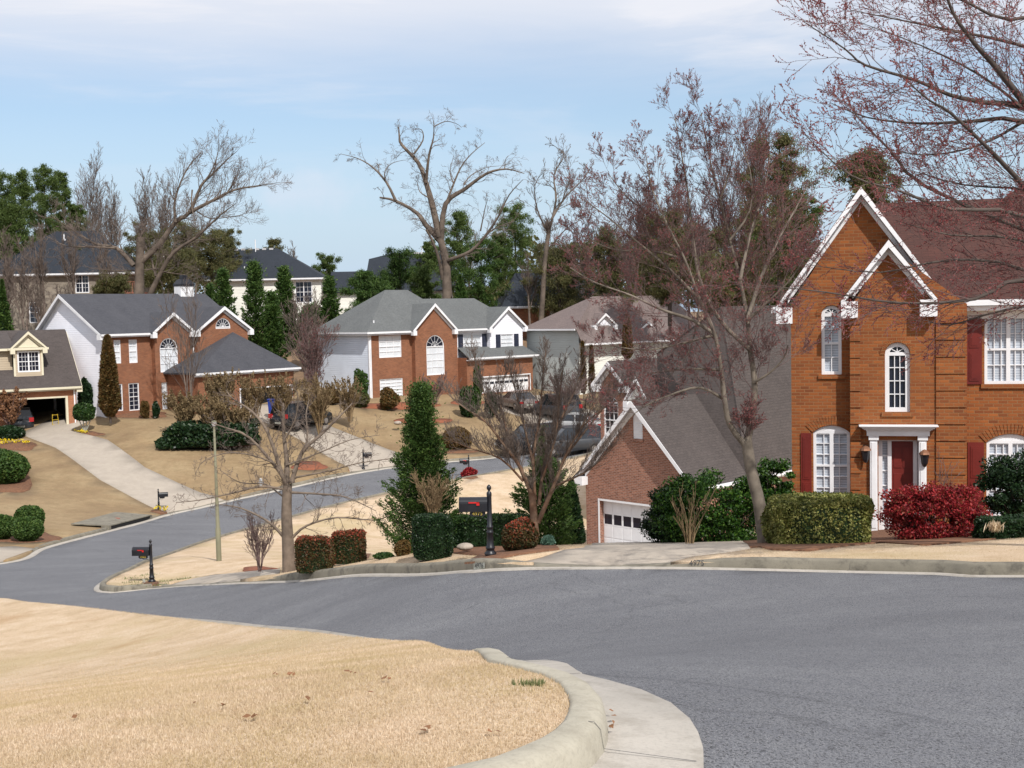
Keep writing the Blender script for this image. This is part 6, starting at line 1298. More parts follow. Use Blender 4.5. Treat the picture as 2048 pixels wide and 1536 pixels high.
# T2 multi-stem myrtle behind the hedge
Y=26.5; org=at(1071,1062,Y)
L=LL([([(1071,1072),(1068,1040),(1066,1010),(1063,985)],.10,.08,0),([(1063,990),(1041,936),(1007,889),(973,845),(927,814),(895,788)],.055,.008,-.4),([(1062,985),(1036,926),(1015,866),(981,814),(963,770),(945,700)],.05,.007,.5),
([(1070,1000),(1067,910),(1080,832),(1085,760),(1092,700)],.045,.007,.2),([(1078,1010),(1083,962),(1096,897),(1125,832),(1150,780),(1172,715)],.045,.007,.8),([(1076,1045),(1106,975),(1132,910),(1161,858),(1195,795)],.06,.008,-.3),
([(1108,972),(1166,947),(1203,918),(1232,885)],.03,.006,-.5),([(1046,962),(1002,918),(942,897),(900,880)],.03,.006,-.7),([(1067,930),(1050,860),(1035,800),(1020,735)],.035,.006,.3),([(1132,910),(1180,850),(1220,800),(1262,760)],.03,.006,.5),([(1083,962),(1110,880),(1118,800),(1125,735)],.03,.006,-.4),([(1015,866),(1000,800),(1010,750)],.02,.005,.3),([(1161,858),(1190,830),(1240,800),(1290,810)],.02,.005,-.3)],Y,org)
bare_tree('myrtle_tree','multi-stemmed bare myrtle with fan of reddish brown stems behind the round red bush',org,L,dict(wob=.13,up=.10,kids=[4,5],ang=30,lr=.5,rmin=.003,seg=5,clear=.99,up0=.5,rmax=.009,budlev=0),20.,.66,2,'bark_myrtle','twig_grey')
# T3 red maple at the right of the driveway
Y=23.2; org=at(1529,1090,Y)
L=LL([([(1530,1098),(1519,1010),(1502,940),(1493,880)],.14,.105,0),
([(1494,885),(1506,820),(1509,760),(1500,700),(1495,640),(1480,560),(1460,480),(1440,400),(1420,320),(1402,225)],.08,.007,.4),
([(1492,892),(1460,850),(1449,800),(1442,740),(1430,670),(1400,600),(1370,520),(1335,450),(1305,380),(1292,310)],.07,.007,-.6),
([(1495,640),(1520,560),(1556,480),(1590,420),(1618,365)],.05,.006,.9),([(1430,670),(1385,640),(1325,620),(1260,590),(1190,565),(1140,535)],.045,.006,-.9),([(1480,560),(1500,470),(1528,380),(1540,310)],.04,.006,.5),
([(1400,600),(1340,540),(1270,480),(1210,430),(1160,395)],.04,.006,-.2),([(1450,800),(1400,775),(1340,790),(1285,815),(1245,850)],.035,.006,-1.0),([(1442,740),(1380,738),(1310,745),(1250,765)],.035,.006,.8),
([(1508,765),(1540,745),(1568,715),(1576,690)],.03,.007,-.5),([(1500,700),(1440,640),(1400,560),(1385,470),(1375,380),(1360,290),(1350,235)],.05,.006,.9),([(1495,640),(1540,600),(1580,560),(1620,500)],.035,.006,-.7),
([(1370,520),(1300,500),(1230,500),(1160,470)],.03,.006,.6),([(1440,400),(1460,340),(1470,290)],.025,.006,.3),([(1400,600),(1380,700),(1330,760)],.02,.006,.5),([(1430,670),(1350,690),(1290,700),(1210,690)],.03,.006,-.6),([(1335,450),(1260,400),(1215,345)],.025,.006,.4),([(1460,480),(1500,420),(1500,340),(1470,270)],.025,.006,-.4)],Y,org)
bare_tree('maple_tree','red budding maple with pale forked trunk at the right edge of the driveway',org,L,dict(wob=.14,up=.07,kids=[5,6,6],ang=38,lr=.52,rmin=.0026,seg=5,clear=.985,up0=.25,rmax=.010,budlev=0),4.9,1.15,3,'bark_pale','twig_red','red_bud',.010,1)
# T4 budding maple whose branches hang in from the right
Y=16.5; org=ground(2360,1120); org=np.array([10.2,18.4,Tz(10.2,18.4)+LAWN]); Y=17
L=LL([([(2372,1090),(2365,900),(2350,700),(2330,480),(2290,330)],.22,.15,0),([(2290,330),(2200,290),(2100,262),(2047,203),(1990,132),(1950,88),(1904,22),(1880,-60)],.085,.012,-1.0),
([(2200,300),(2047,216),(1970,205),(1900,190),(1830,160),(1730,130),(1690,98),(1608,44)],.05,.005,-1.8),([(2250,330),(2047,243),(1940,243),(1840,247),(1735,235),(1660,205)],.045,.004,.2),
([(2340,520),(2150,470),(2030,352),(1980,300),(1900,225),(1858,200),(1800,150)],.055,.005,-2.2),([(2330,560),(2100,480),(1850,372),(1780,300),(1720,240),(1700,210)],.045,.004,1.5),
([(2350,640),(2200,560),(2048,432),(1900,418),(1800,382),(1700,350),(1610,270)],.05,.004,-2.0),([(2355,700),(2200,640),(2048,560),(1950,598),(1800,606),(1650,584),(1530,572)],.05,.004,-1.5),
([(2355,720),(2200,660),(2048,540),(1900,520),(1760,545),(1620,530)],.045,.004,1.0),([(2290,330),(2200,100),(2100,-60),(2000,-150)],.09,.02,.5),([(2150,0),(2020,40),(1900,-10),(1760,-30)],.035,.006,-.9),([(2200,150),(2040,90),(1900,60),(1800,40),(1700,20)],.035,.005,1.2),
([(2200,560),(2040,480),(1900,470),(1790,440)],.03,.004,-.8),([(2350,650),(2180,600),(2010,620),(1900,650),(1850,640)],.035,.004,.8),([(2047,216),(1960,150),(1840,90),(1720,45)],.025,.004,.6),([(2047,243),(1960,290),(1850,310),(1740,290)],.025,.004,-.5),([(2200,420),(2060,380),(1930,370),(1820,340)],.03,.004,.8)],Y,org)
bare_tree('overhanging_maple','red budding maple whose long branches reach in from the right edge over the brick house',org,L,dict(wob=.12,up=.02,kids=[4,6],ang=34,lr=.5,rmin=.0024,seg=6,clear=.995,up0=.05,rmax=.008,budlev=1),5.2,1.15,2,'bark_dark','twig_red','red_bud',.010,5)
# hedges and shrubs around the nearest mailbox and driveway
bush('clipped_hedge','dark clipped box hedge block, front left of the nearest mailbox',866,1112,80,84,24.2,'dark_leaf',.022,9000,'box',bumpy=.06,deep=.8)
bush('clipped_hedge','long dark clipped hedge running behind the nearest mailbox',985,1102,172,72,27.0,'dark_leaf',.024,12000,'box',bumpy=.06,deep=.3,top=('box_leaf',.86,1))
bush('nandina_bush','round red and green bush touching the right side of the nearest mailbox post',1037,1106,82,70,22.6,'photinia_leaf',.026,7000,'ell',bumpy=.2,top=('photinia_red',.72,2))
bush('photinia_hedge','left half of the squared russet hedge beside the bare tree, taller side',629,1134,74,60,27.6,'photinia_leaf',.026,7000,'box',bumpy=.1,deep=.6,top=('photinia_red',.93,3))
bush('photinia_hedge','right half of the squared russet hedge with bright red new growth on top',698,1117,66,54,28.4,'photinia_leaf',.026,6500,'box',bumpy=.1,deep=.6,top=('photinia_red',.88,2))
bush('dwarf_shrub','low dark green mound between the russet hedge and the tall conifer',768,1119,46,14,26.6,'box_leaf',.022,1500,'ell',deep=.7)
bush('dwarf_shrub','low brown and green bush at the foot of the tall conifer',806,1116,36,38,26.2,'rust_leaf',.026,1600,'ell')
feathery('leyland_cypress','tall ragged conifer left of the nearest mailbox, rising above the far street',850,1116,225,350,27.5,'leyland_leaf',62000,.034,boughs=210,narrow=.98,plume=.13)
feathery('juniper','spreading dark conifer behind the multi-stem bare tree',1094,1100,160,185,31.5,'leyland_leaf',26000,.042,boughs=110,narrow=.42)
feathery('juniper','thin upright conifer behind the top of the multi-stem bare tree',1085,1000,52,150,33.5,'leyland_leaf',5000,.04,boughs=60,narrow=.6)
conifer('cone_evergreen','dark smooth cone-shaped evergreen left of the white garage door',1145,1104,72,150,35,'dark_leaf',9000,.05,lob=3,ragged=.05,narrow=.62,droop=0)
t=bush('lavender_clump','small blue green grassy clump between the red bush and the cone evergreen',1096,1094,28,24,26.5,'bluegreen_leaf',.035,700,'ell',core=False)
twig_shrub('forsythia_shrub','tan twiggy shrub standing in front of the tall conifer, behind the dark hedge',866,1044,96,92,26.3,'twig_tan',16,2,P=dict(kids=[3,4],ang=22,kpm=9),r0=.012)
twig_shrub('bare_shrub','small leafless shrub with upright brown stems left of the bare tree trunk',519,1139,84,108,31,'twig_red',13,2,P=dict(kids=[3,3],ang=22,kpm=7),r0=.014)
clump_shrub('laurel_shrub','broad glossy green laurel in the gap right of the garage gable',1428,1108,225,165,26.8,'laurel_leaf',30000,.036,130,.6,cs=.16,box=.3)
clump_shrub('laurel_shrub','dark green laurel rising behind the maple trunk against the brick house',1546,1088,100,176,27.6,'laurel_leaf',13000,.036,70,.7,cs=.24)
clump_shrub('yew_shrub','dark feathery yew covering the right part of the white garage door',1340,1108,110,138,27.2,'dark_leaf',16000,.03,90,.7,cs=.2)
twig_shrub('cane_shrub','bare tan canes rising in front of the glossy green laurel',1378,1102,110,128,24.6,'twig_tan',11,1,P=dict(kids=[3],ang=18,kpm=3,wob=.1),r0=.013,rmin=.005)
bush('variegated_hedge','yellow green variegated hedge below the left ground floor window',1642,1100,206,110,22.3,'variegated_leaf',.028,17000,'box',bumpy=.16,deep=.5)
clump_shrub('red_nandina','bright red nandina bush in front of the burgundy front door',1868,1090,206,118,22.8,'nandina_leaf',26000,.028,150,.6,cs=.15,box=.35)
clump_shrub('holly_bush','dark green holly at the right edge of the photo in front of the lower window',2040,1046,160,150,23.8,'dark_leaf',16000,.036,90,.7,cs=.2)
bush('low_holly','low dark shrub under the holly at the right edge',2010,1072,110,38,21.6,'dark_leaf',.03,4000,'box',bumpy=.2,deep=.5)
twig_shrub('rose_canes','thin bare canes against the brick between door and right window',1888,1040,66,120,26.6,'twig_red',8,1,P=dict(kids=[3],ang=24,kpm=3),r0=.008,rmin=.004)
c=at(1989,1062,21.2); t=thing('dry_tuft','small straw coloured ornamental grass tuft at the right of the red bush','grass tuft',tuple(c)); P=RS.randn(120,3)*[.05,.04,.02]; P[:,2]=.06+np.abs(P[:,2]); D=np.stack([RS.randn(120)*.4,RS.randn(120)*.4,np.ones(120)*1.2],1); leaves('blades',P,.09,'dry_grass',t,.1,dirs=D*2)
# ---------------------------------------------------------------- middle distance
def ball(name,label,px,py,w,h,Y,mat='box_leaf',n=3500,leaf=.07,**k): return bush(name,label,px,py,w,h,Y,mat,leaf,n,'ell',bumpy=k.pop('bumpy',.08),**k)
G_='clipped round bushes on the left lawn'
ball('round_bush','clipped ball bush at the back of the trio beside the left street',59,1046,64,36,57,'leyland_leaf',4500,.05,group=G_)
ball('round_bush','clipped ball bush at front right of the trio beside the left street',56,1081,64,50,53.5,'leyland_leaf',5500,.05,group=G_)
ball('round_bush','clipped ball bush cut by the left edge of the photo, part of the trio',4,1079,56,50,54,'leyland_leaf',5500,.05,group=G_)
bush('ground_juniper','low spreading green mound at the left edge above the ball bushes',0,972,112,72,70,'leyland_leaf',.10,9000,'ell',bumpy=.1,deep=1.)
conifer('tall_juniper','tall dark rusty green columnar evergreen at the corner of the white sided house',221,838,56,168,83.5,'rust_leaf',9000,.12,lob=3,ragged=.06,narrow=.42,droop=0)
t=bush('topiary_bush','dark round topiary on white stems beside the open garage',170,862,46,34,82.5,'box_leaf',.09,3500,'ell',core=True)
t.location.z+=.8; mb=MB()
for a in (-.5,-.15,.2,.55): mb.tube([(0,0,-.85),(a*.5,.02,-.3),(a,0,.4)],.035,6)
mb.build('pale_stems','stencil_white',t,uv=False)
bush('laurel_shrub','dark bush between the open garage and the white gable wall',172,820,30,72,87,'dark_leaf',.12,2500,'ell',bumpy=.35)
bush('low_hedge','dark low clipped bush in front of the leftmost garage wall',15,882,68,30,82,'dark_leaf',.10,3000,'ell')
twig_shrub('brown_shrub','brown leafy shrub hiding the left part of the open garage',22,862,72,72,82.5,'twig_red',14,2,'brown_leaf',.07,5,P=dict(kpm=3,kids=[3,3]),r0=.03,rmin=.012)
def flowers(px,py,w,h,n,Y,label):
    P=[]
    for _ in range(n):
        g=ground(px+RS.uniform(-w,w),py+RS.uniform(-h,h)); P.append(g+[0,0,RS.uniform(.06,.2)])
    P=np.array(P); o=leaves('yellow_flowers',np.repeat(P,4,0)+RS.randn(4*n,3)*.035,.055,'yellow_petal',None,.8); tag(o,label,'flowers',kind='stuff')
flowers(28,886,30,3,46,80,'row of yellow flowers in the bed under the low dark bush at far left'); flowers(163,866,14,2.5,22,82,'yellow flowers at the foot of the topiary bush'); flowers(323,1020,12,2,16,66,'yellow flowers around the foot of the mailbox by the left driveway')
bush('mixed_hedge','long dark green hedge mass sloping in front of the white sided house',418,890,176,44,gY(418,890),'dark_leaf',.11,11000,'box',bumpy=.3,deep=.5)
for (px,py,w,h,Y,lab) in ((372,872,66,70,81.5,'tan budding shrub over the left end of the dark hedge'),(430,888,70,78,80.8,'tan budding shrub over the middle of the dark hedge'),(480,893,50,70,81,'tan budding shrub over the right end of the dark hedge'),(440,868,60,96,84,'taller tan budding shrub behind the dark hedge')):
    Y=gY(px,py); twig_shrub('budding_shrub',lab,px,py,w*1.15,h*1.1,Y,'twig_tan',24,2,'tan_bud',.05,2,P=dict(kpm=3.4,kids=[4,4],ang=22,up=.2),r0=.022,rmin=.009,group='tan budding shrubs by the dark hedge')
for (px,py,w,h,Y,lab) in ((512,845,76,98,84,'tan budding magnolia in front of the left side of the open brick garage'),(563,842,60,92,83.5,'tan budding magnolia in front of the middle of the open brick garage'),(640,868,86,112,83,'tan budding magnolia right of the black car'),(700,842,74,86,86,'tan budding magnolia before the pale siding wall')):
    twig_shrub('budding_magnolia',lab,px,py,w*1.1,h*.9,Y,'twig_tan',20,2,'tan_bud',.045,2,P=dict(kpm=2.4,kids=[3,4],ang=22,up=.2),r0=.025,rmin=.009,group='tan budding magnolias')
twig_shrub('bare_sapling','dark bare sapling in front of the two-gable brick house',382,826,90,240,84.5,'twig_grey',4,2,P=dict(kpm=1.6,kids=[3,4],ang=26),r0=.05,rmin=.010,cat='tree')
twig_shrub('redbud_tree','reddish bare tree in the gap between the two large houses',628,800,100,150,88,'twig_red',10,2,'red_bud',.03,1,P=dict(kpm=2,kids=[4,4],ang=26),r0=.04,rmin=.013,cat='tree')
twig_shrub('bare_tree','bare tangle of brown trees in the gap between the two large houses',612,760,66,160,97,'twig_grey',9,2,P=dict(kpm=1.6,kids=[4,4],ang=26),r0=.05,rmin=.014,cat='tree')
for i,(px,py,w,h,m,lab) in enumerate(((664,800,34,26,'rust_leaf','rusty low shrub at the left foot of the pale siding wall'),(722,806,36,30,'olive_leaf','olive low shrub under the pale siding wall'),(778,802,44,26,'rust_leaf','rusty shrub below the lower window of the centre house'),(722,780,32,44,'leyland_leaf','bright green shrub at the corner of the pale siding'),(935,806,46,32,'box_leaf','round green shrub left of the white garage door of the centre house'),(955,780,18,60,'leyland_leaf','narrow green shrub against the brick beside the white garage door'),(982,806,28,22,'dark_leaf','small dark ball bush in front of the white garage door'),(290,824,18,22,'rust_leaf','small rusty shrub under the tall window of the two-gable house'),(312,818,14,14,'dark_leaf','small dark ball under the arched window of the two-gable house'))):
    ball('foundation_shrub',lab,px,py,w,h,(91.5 if px>600 else 85.5) if i!=5 else 94,m,1400,.11,bumpy=.25,group='foundation shrubs')
ball('round_bush','big dark clipped dome bush on the tan lawn of the centre house',914,905,62,52,84,'rust_leaf',5500,.09,bumpy=.06)
ball('red_bush','low red bush at the foot of the far mailbox on the near verge',938,957,32,22,73.2,'nandina_leaf',1800,.07,bumpy=.25)
twig_shrub('leafless_shrub','brown leafless thicket in front of the sage house',1130,842,120,92,90,'twig_red',18,2,P=dict(kpm=2.4,kids=[4,4],ang=30),r0=.03,rmin=.012)
twig_shrub('leafless_shrub','brown leafless bush below the arched window of the centre house',870,806,84,56,90,'twig_red',14,2,P=dict(kpm=2.4,kids=[4,4],ang=30),r0=.03,rmin=.011)
for (px,py,w,h,Y,lab) in ((1167,790,16,108,96,'narrow rusty cypress left of the first dormer'),(1184,790,16,100,96.5,'narrow rusty cypress touching the first dormer'),(1255,720,30,92,97,'rusty cone cypress between the two dormers')):
    conifer('rusty_cypress',lab,px,py,w,h,Y,'rust_leaf',2600,.13,lob=3,ragged=.08,narrow=.4,droop=0,group='rusty cypresses')
# leylands behind the two-gable house
for i,(px,py,w,h,Y,lab) in enumerate(((452,720,72,180,104,'first dark cypress from the left behind the two-gable house'),(515,735,86,210,102,'largest dark cypress behind the two-gable house, pointed and densest'),(573,700,70,165,106,'third dark cypress in the row, left of the cream house window'),(663,700,64,146,108,'small pointed cypress at the left of the grey hip roof'),(424,700,44,130,106,'small cypress at the left end of the row beside the chimney'),(548,735,62,150,103,'shorter dark cypress tucked beside the largest one'))):
    feathery('dark_cypress',lab,px,py,w*1.15,h,Y,'leyland_leaf',15000,.12,boughs=120,narrow=.68,group='dark cypresses in a row')
def pine(name,label,px,py,top,wpx,Y,mat='pine_leaf',n=16,crown=.5,leaf=.16,per=420,group=None,trunk=.16,lean=0.,cat='tree'):
    s=pxm(Y); c=at(px,py,Y); h=(py-top)/s; w=wpx/s/2; t=thing(name,label,cat,tuple(c),0,group); mb=MB(); lx=lean/s
    mb.tube([(0,0,-.5),(lx*.3,0,h*.35),(lx*.7,0,h*.7),(lx,0,h*.97)],[trunk,trunk*.8,trunk*.5,.03],7); PTS=[];
    n2=int(n*1.7)
    for k in range(n2):
        z=h*(1-crown)+h*crown*(k+RS.rand()*.8)/n2; f=(z/h-(1-crown))/crown; R=w*(.45+.8*math.sin(math.pi*min(1,.2+f*.76)))*RS.uniform(.35,1.1); a=k*2.4+RS.rand()*1.5; e=np.array([lx*z/h+R*math.cos(a),R*math.sin(a)*.8,z+R*RS.uniform(.1,.5)]); b0=np.array([lx*z/h,0,z-R*.2])
        mb.tube([b0,(b0+e)/2+[0,0,.1],e],[trunk*.25,trunk*.14,.02],4)
        for q in range(4):
            cc=b0+(e-b0)*(.35+.22*q)+RS.randn(3)*.2*R; rr=w*.20*RS.uniform(.5,1.4); m_=max(26,per//3); PTS.append(cc+RS.randn(m_,3)*rr*[.62,.62,.5])
    mb.build('trunk','bark_dark',t,uv=False,smooth=True); P=np.vstack(PTS); leaves('crown',P,leaf*.78,mat,t,.22,dirs=np.tile([0,0,.4],(len(P),1))); return t
g1='pine trees at the far left'
for i,a in enumerate(((8,640,350,80,122,'tall bushy pine cut by the left edge of the photo'),(55,645,352,78,126,'tall pine second from the left edge'),(100,640,340,66,130,'tallest slender pine of the left cluster'),(135,640,348,50,134,'thin pine at the right of the left cluster'),(160,640,412,46,126,'short sparse pine right of the left cluster'),(28,640,420,70,121,'lower dense pine in the left cluster'))):
    pine('pine_tree',a[5],a[0],a[1],a[2],a[3],a[4],'pine_leaf',20,.62,.17,560,g1)
g2='evergreens on the hill behind the centre houses'
for a in ((728,660,548,60,116,'bright green bushy pine left of the slate roof','leyland_leaf',.85),(762,665,560,58,118,'bright green pine over the ridge of the grey hip roof','leyland_leaf',.85),(802,650,505,80,120,'tall bright green pine in front of the slate roof','leyland_leaf',.85),(850,650,545,60,116,'dark green pine left of the big dead tree trunk','pine_leaf',.85),(918,640,428,80,128,'tall dark green pine behind the big dead tree','pine_leaf',.75),(965,645,485,84,122,'dense green pine right of the big dead tree trunk','leyland_leaf',.85),(1034,650,415,92,132,'tall rounded pine between the two big bare trees','pine_leaf',.75),(1000,640,470,50,130,'narrow pine behind the dense green one','pine_leaf',.7),(622,720,615,60,108,'light green scrubby pine below the cream house','leyland_leaf',.85),(864,600,486,36,140,'small hazy pine left of the dead tree stem','pine_leaf',.5)):
    pine('pine_tree',a[5],a[0],a[1],a[2],a[3],a[4],a[6],16,a[7],.17,600,g2)
conifer('bright_cypress','bright green pointed evergreen at the foot of the big dead tree',922,650,62,100,110,'leyland_leaf',5000,.16,lob=6,ragged=.3)
g3='mixed trees behind the red maple'
for a in ((1562,640,284,130,62,'tall olive green pine right of the maple crown','olive_leaf',.75,.13),(1600,640,400,86,66,'dark green pine against the left rake of the brick house','pine_leaf',.8,.15),(1735,520,318,110,58,'olive pine crown rising over the ridge of the brick house','olive_leaf',.6,.13),(1340,640,432,110,100,'olive evergreen seen through the left of the maple','olive_leaf',.8,.18),(1420,650,470,120,96,'dull green evergreen seen through the middle of the maple','olive_leaf',.8,.18),(1500,650,430,110,90,'rust green evergreen seen through the right of the maple','olive_leaf',.8,.18),(1290,640,480,100,112,'olive evergreen behind the mauve roof','olive_leaf',.8,.18),(1545,650,480,100,88,'dark evergreen low beside the brick house','pine_leaf',.85,.17),(1120,660,500,110,120,'olive evergreen over the left end of the long charcoal roof','olive_leaf',.85,.18),(1220,660,470,120,118,'olive evergreen over the right end of the long charcoal roof','olive_leaf',.85,.18),(1460,650,520,120,84,'dull evergreen low behind the maple fork','olive_leaf',.85,.18)):
    pine('evergreen_tree',a[5],a[0],a[1],a[2],a[3],a[4],a[6],18,a[7],a[8],620,g3,trunk=.2)
g4='dark evergreens behind the leaning tree'
for a in ((300,600,470,84,124,'olive evergreen behind the broken trunk of the leaning tree'),(372,600,452,84,122,'olive evergreen under the leaning limb'),(425,600,470,80,126,'olive evergreen left of the cream house'),(455,590,462,56,134,'olive evergreen behind the cream house roof'),(226,600,560,60,112,'low dark evergreen in front of the tan house deck'),(180,640,500,90,122,'dull evergreen right of the left pine cluster'),(340,610,500,90,118,'dull evergreen low behind the two leaning stems'),(548,560,486,44,150,'low hazy tree right of the cream house ridge'),(655,600,515,44,150,'pale sparse tree in the gap left of the slate roof')):
    pine('evergreen_tree',a[5],a[0],a[1],a[2],a[3],a[4],'olive_leaf' if a[0]!=655 else 'pine_leaf',14,.75,.17,460,g4)
conifer('dark_cypress','dark narrow evergreen at the far left edge above the tan roof',10,690,50,130,98,'leyland_leaf',4500,.15,lob=5,ragged=.2)
# big bare trees
def zpt(L,sx,ox,oy): return [(ox+x/sx,oy+y/sx) for x,y in L]
Y=112; org=at(895,610,Y); z3=lambda L: zpt(L,3.303,640,220)
TL=[(z3([(842,1290),(838,1150),(830,1000),(790,830)]),.52,.38,0),(z3([(790,840),(740,620),(700,480),(650,350),(540,230),(525,180),(520,110)]),.34,.06,1),(z3([(700,480),(720,300),(750,180),(752,70)]),.16,.03,-1.5),(z3([(752,110),(830,75),(900,90),(935,115)]),.05,.02,1),
(z3([(620,290),(680,200),(670,130),(610,130)]),.09,.02,1),(z3([(800,850),(830,620),(960,520),(1100,420),(1230,390),(1350,420)]),.28,.04,-2),(z3([(830,630),(870,520),(930,380),(1000,290),(1090,215)]),.13,.025,1.5),(z3([(800,870),(700,760),(640,680),(500,600),(395,578)]),.30,.10,2),
(z3([(500,600),(440,480),(350,380),(250,320),(135,290)]),.14,.02,1),(z3([(835,1000),(870,985),(1000,930),(1100,820),(1180,700),(1250,560),(1340,460)]),.22,.03,-3),(z3([(1100,820),(1180,770),(1280,735)]),.1,.03,1),(z3([(810,1120),(790,1000),(740,860),(700,790)]),.2,.1,-1),
(z3([(430,460),(430,400),(480,350),(560,330)]),.06,.02,1),(z3([(720,580),(660,540),(640,470)]),.07,.03,1),(z3([(1060,800),(1090,650),(1110,580)]),.07,.02,-1),(z3([(880,480),(860,400),(885,300)]),.06,.02,1),(z3([(950,490),(1000,430),(1100,380),(1180,370)]),.06,.02,2),(z3([(780,800),(700,740),(715,660)]),.05,.02,1),(z3([(1220,390),(1225,330),(1245,300)]),.05,.02,0)]
L=[limb(p,Y,r0*1.08,r1*.8,dy,0,org) for i,(p,r0,r1,dy) in enumerate(TL)]
bare_tree('dead_oak','huge bare oak with broken grey limbs standing above the grey hip roof in the centre',org,L,dict(wob=.22,up=.0,kids=[5,5],ang=48,lr=.52,rmin=.009,seg=6,clear=.93,up0=.2,rmax=.04,budlev=0),1.5,2.1,2,'bark_oak','twig_grey')
Y=106; org=at(279,596,Y); z2=lambda L: zpt(L,3.303,0,280)
TL=[(z2([(915,1060),(920,1000),(922,850),(930,640)]),.50,.42,0),(z2([(935,800),(1060,680),(1160,540),(1250,480),(1330,300),(1400,230),(1500,130),(1570,70)]),.30,.02,1),(z2([(1250,480),(1400,402),(1550,330),(1720,300),(1850,280)]),.17,.02,-1.5),(z2([(1160,545),(1155,400),(1220,220),(1300,110),(1340,80)]),.13,.015,1.5),(z2([(1330,300),(1400,200),(1440,80),(1440,0)]),.08,.012,-.8),
(z2([(985,1040),(1060,880),(1150,740),(1300,640),(1450,500),(1560,420)]),.26,.03,-1.5),(z2([(885,830),(770,715),(640,690),(520,620),(340,500)]),.22,.03,1),(z2([(770,715),(600,705),(440,700),(300,630)]),.10,.02,-1),(z2([(1030,900),(1000,780),(1010,700)]),.12,.03,1),(z2([(1060,850),(900,860),(720,860),(640,850)]),.07,.02,1),(z2([(1400,402),(1500,350),(1560,230)]),.12,.05,0),(z2([(1270,330),(1265,420),(1290,560)]),.07,.03,-1),(z2([(1300,470),(1400,520),(1600,500),(1650,560)]),.06,.012,1),(z2([(1060,870),(1200,890),(1250,920)]),.05,.015,1)]
L=[limb(p,Y,r0*1.08,r1*.8,dy,0,org) for i,(p,r0,r1,dy) in enumerate(TL)]
bare_tree('leaning_oak','old leaning bare oak with snapped trunk behind the white sided house',org,L,dict(wob=.18,up=.07,kids=[5,6],ang=40,lr=.55,rmin=.009,seg=5,clear=.97,up0=.35,rmax=.045,budlev=0),2.3,2.7,2,'bark_oak','twig_grey')
Y=118; org=at(1080,660,Y)
TL=[([(1080,680),(1085,600),(1090,520),(1098,460)],.30,.2,0),([(1098,465),(1112,400),(1108,350),(1128,310),(1105,290)],.14,.02,1),([(1098,470),(1075,420),(1070,370),(1090,340)],.10,.02,-1),([(1102,440),(1130,395),(1165,360),(1185,330)],.13,.02,1),([(1095,500),(1130,460),(1160,440)],.08,.02,-1),([(1125,400),(1140,350),(1125,310)],.06,.02,0)]
bare_tree('tall_bare_tree','tall thin bare tree with twisted top right of the huge bare oak',org,[limb(p,Y,r0,r1,dy,0,org) for p,r0,r1,dy in TL],dict(wob=.2,up=.08,kids=[4,4],ang=40,lr=.5,rmin=.014,seg=5,clear=.95,up0=.35,rmax=.045,budlev=0),2.4,2.0,2,'bark_oak','twig_grey')
def slim(label,px,py,top,wpx,Y,mat='twig_grey',kpm=3.0,L0=.22,group='slender bare trees in the background',bud=None,name='slender_tree'):
    s=pxm(Y); org=at(px,py,Y); h=(py-top)/s; w=wpx/s/2; L=[]
    for k in range(4):
        a=k*1.6+RS.rand(); e=np.array([w*.55*math.cos(a)*(k>0),w*.5*math.sin(a)*(k>0),h*(1 if k==0 else RS.uniform(.7,.92))]); st=np.array([0,0,-.4 if k==0 else h*RS.uniform(.2,.4)]); mid=(st+e)/2+RS.randn(3)*.02*h; L.append((np.array([st,st*.5+mid*.5,mid,(mid+e)/2,e]),[.15 if k==0 else .07,.11 if k==0 else .06,.05,.03,.014]))
    bare_tree(name,label,org,L,dict(wob=.14,up=.12,kids=[4,4],ang=28,lr=.55,rmin=.013,seg=4,clear=.35,up0=.5,rmax=.035,budlev=0),kpm,h*L0,2,mat,mat,bud,.09,2,group)
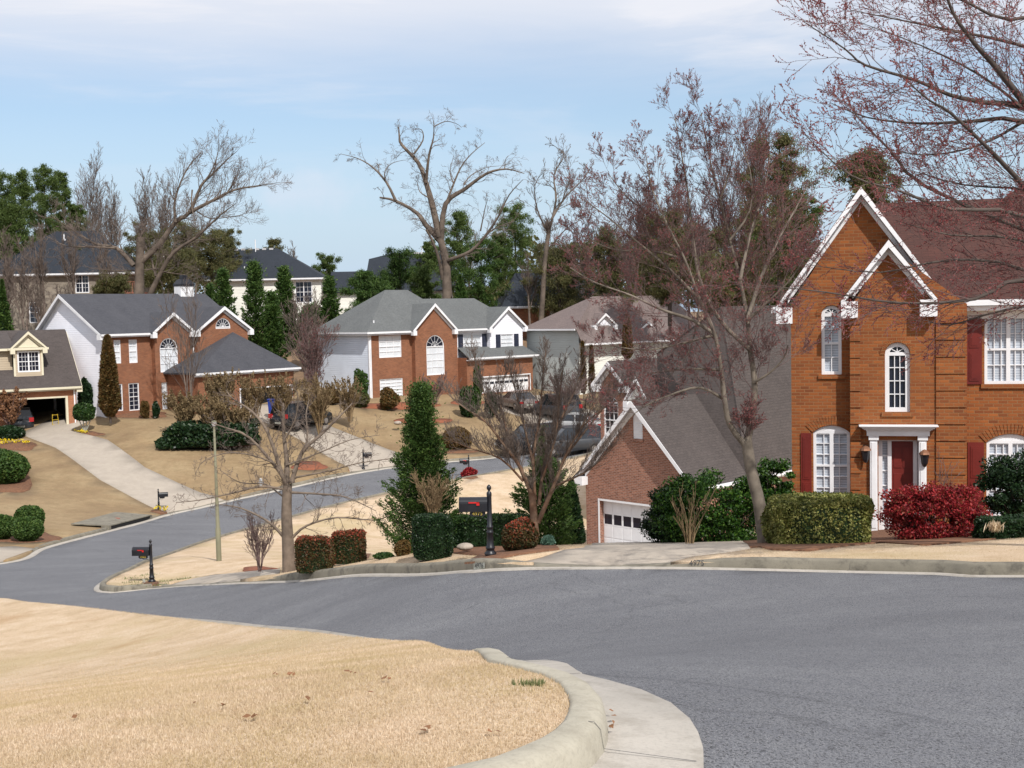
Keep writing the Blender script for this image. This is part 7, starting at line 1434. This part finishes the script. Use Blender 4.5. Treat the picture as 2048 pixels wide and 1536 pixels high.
for a in ((200,620,342,64,128,'slim bare tree right of the left pine cluster'),(232,620,398,56,130,'shorter bare tree left of the leaning oak'),(300,600,372,80,134,'pale bare tree behind the broken trunk of the leaning oak'),(338,600,380,70,136,'pale bare tree behind the big leaning limb'),(80,700,560,70,110,'thin leafless saplings in front of the tan house'),(120,700,580,60,108,'pinkish leafless saplings left of the white gable'),(588,560,490,40,150,'faint bare tree right of the cream house'),(1180,640,440,90,118,'brown bare tree left of the maple crown'),(1240,640,430,100,122,'brown bare tree behind the mauve roof'),(1300,650,400,100,112,'grey brown bare tree behind the maple crown'),(1380,650,380,110,108,'bare tree behind the maple, tall middle one'),(1450,650,330,100,104,'bare tree behind the right side of the maple'),(1520,640,250,80,100,'tall faint bare tree just left of the olive pine'),(1480,660,460,110,86,'bare tree low behind the maple trunk fork'),(1150,650,470,80,124,'brown bare tree right of the tall thin bare tree'),(1060,650,520,70,120,'leafless tree over the long charcoal roof'),(1210,600,480,70,135,'hazy leafless tree on the hill behind the mauve roof'),(20,700,480,80,114,'leafless tree at the far left before the tan house'),(50,700,500,70,112,'brown leafless tree before the tan house, second from the left edge'),(150,640,470,70,114,'brown leafless tree hiding the right end of the tan house roof'),(90,660,470,80,113,'brown leafless tree in front of the middle of the tan house roof'),(215,620,480,80,112,'brown leafless tree between the tan house and the leaning oak'),(1265,650,455,90,108,'dense brown bare tree over the ridge of the mauve roof'),(1340,660,440,100,102,'dense brown bare tree left of the maple trunk fork'),(1410,660,450,100,94,'bare tree against the main taupe roof ridge'),(1560,640,420,80,84,'bare tree beside the left rake of the brick house'),(1100,650,470,80,132,'bare tree behind the tall thin bare tree'),(1170,600,500,90,140,'hazy brown tree crown above the long charcoal roof'),(170,620,400,90,136,'hazy leafless tree between the pines and the leaning oak'),(390,600,420,90,140,'hazy leafless tree right of the big leaning limb'),(1010,640,440,90,138,'leafless tree right of the dead oak trunk'),(940,640,450,90,140,'leafless tree behind the dead oak trunk'),(1300,640,380,110,118,'tall hazy tree left of the maple top'),(1590,640,430,80,74,'leafless tree tight against the white rake')):
    slim(a[5],a[0],a[1],a[2],a[3],a[4],'twig_red' if a[0]>1140 else 'twig_grey')
# far wooded ridge closing the view, seen as one mass between the trees
P=[]
for _ in range(26000):
    x=RS.uniform(-120,150); d=RS.uniform(0,18); y=205+d+abs(x)*.1; hgt=9+3*math.sin(x*.09)+2*math.sin(x*.23+1)+1.2*math.sin(x*.61); 
    if -55<x<2: hgt*=.55
    P.append((x,y,Tz(x,190)+1+hgt*RS.rand()**.7))
P=np.array(P); o=leaves('distant_wood',P,.55,'olive_leaf',None,.6); tag(o,'distant olive brown woodland closing the skyline behind the houses','woodland',kind='stuff')
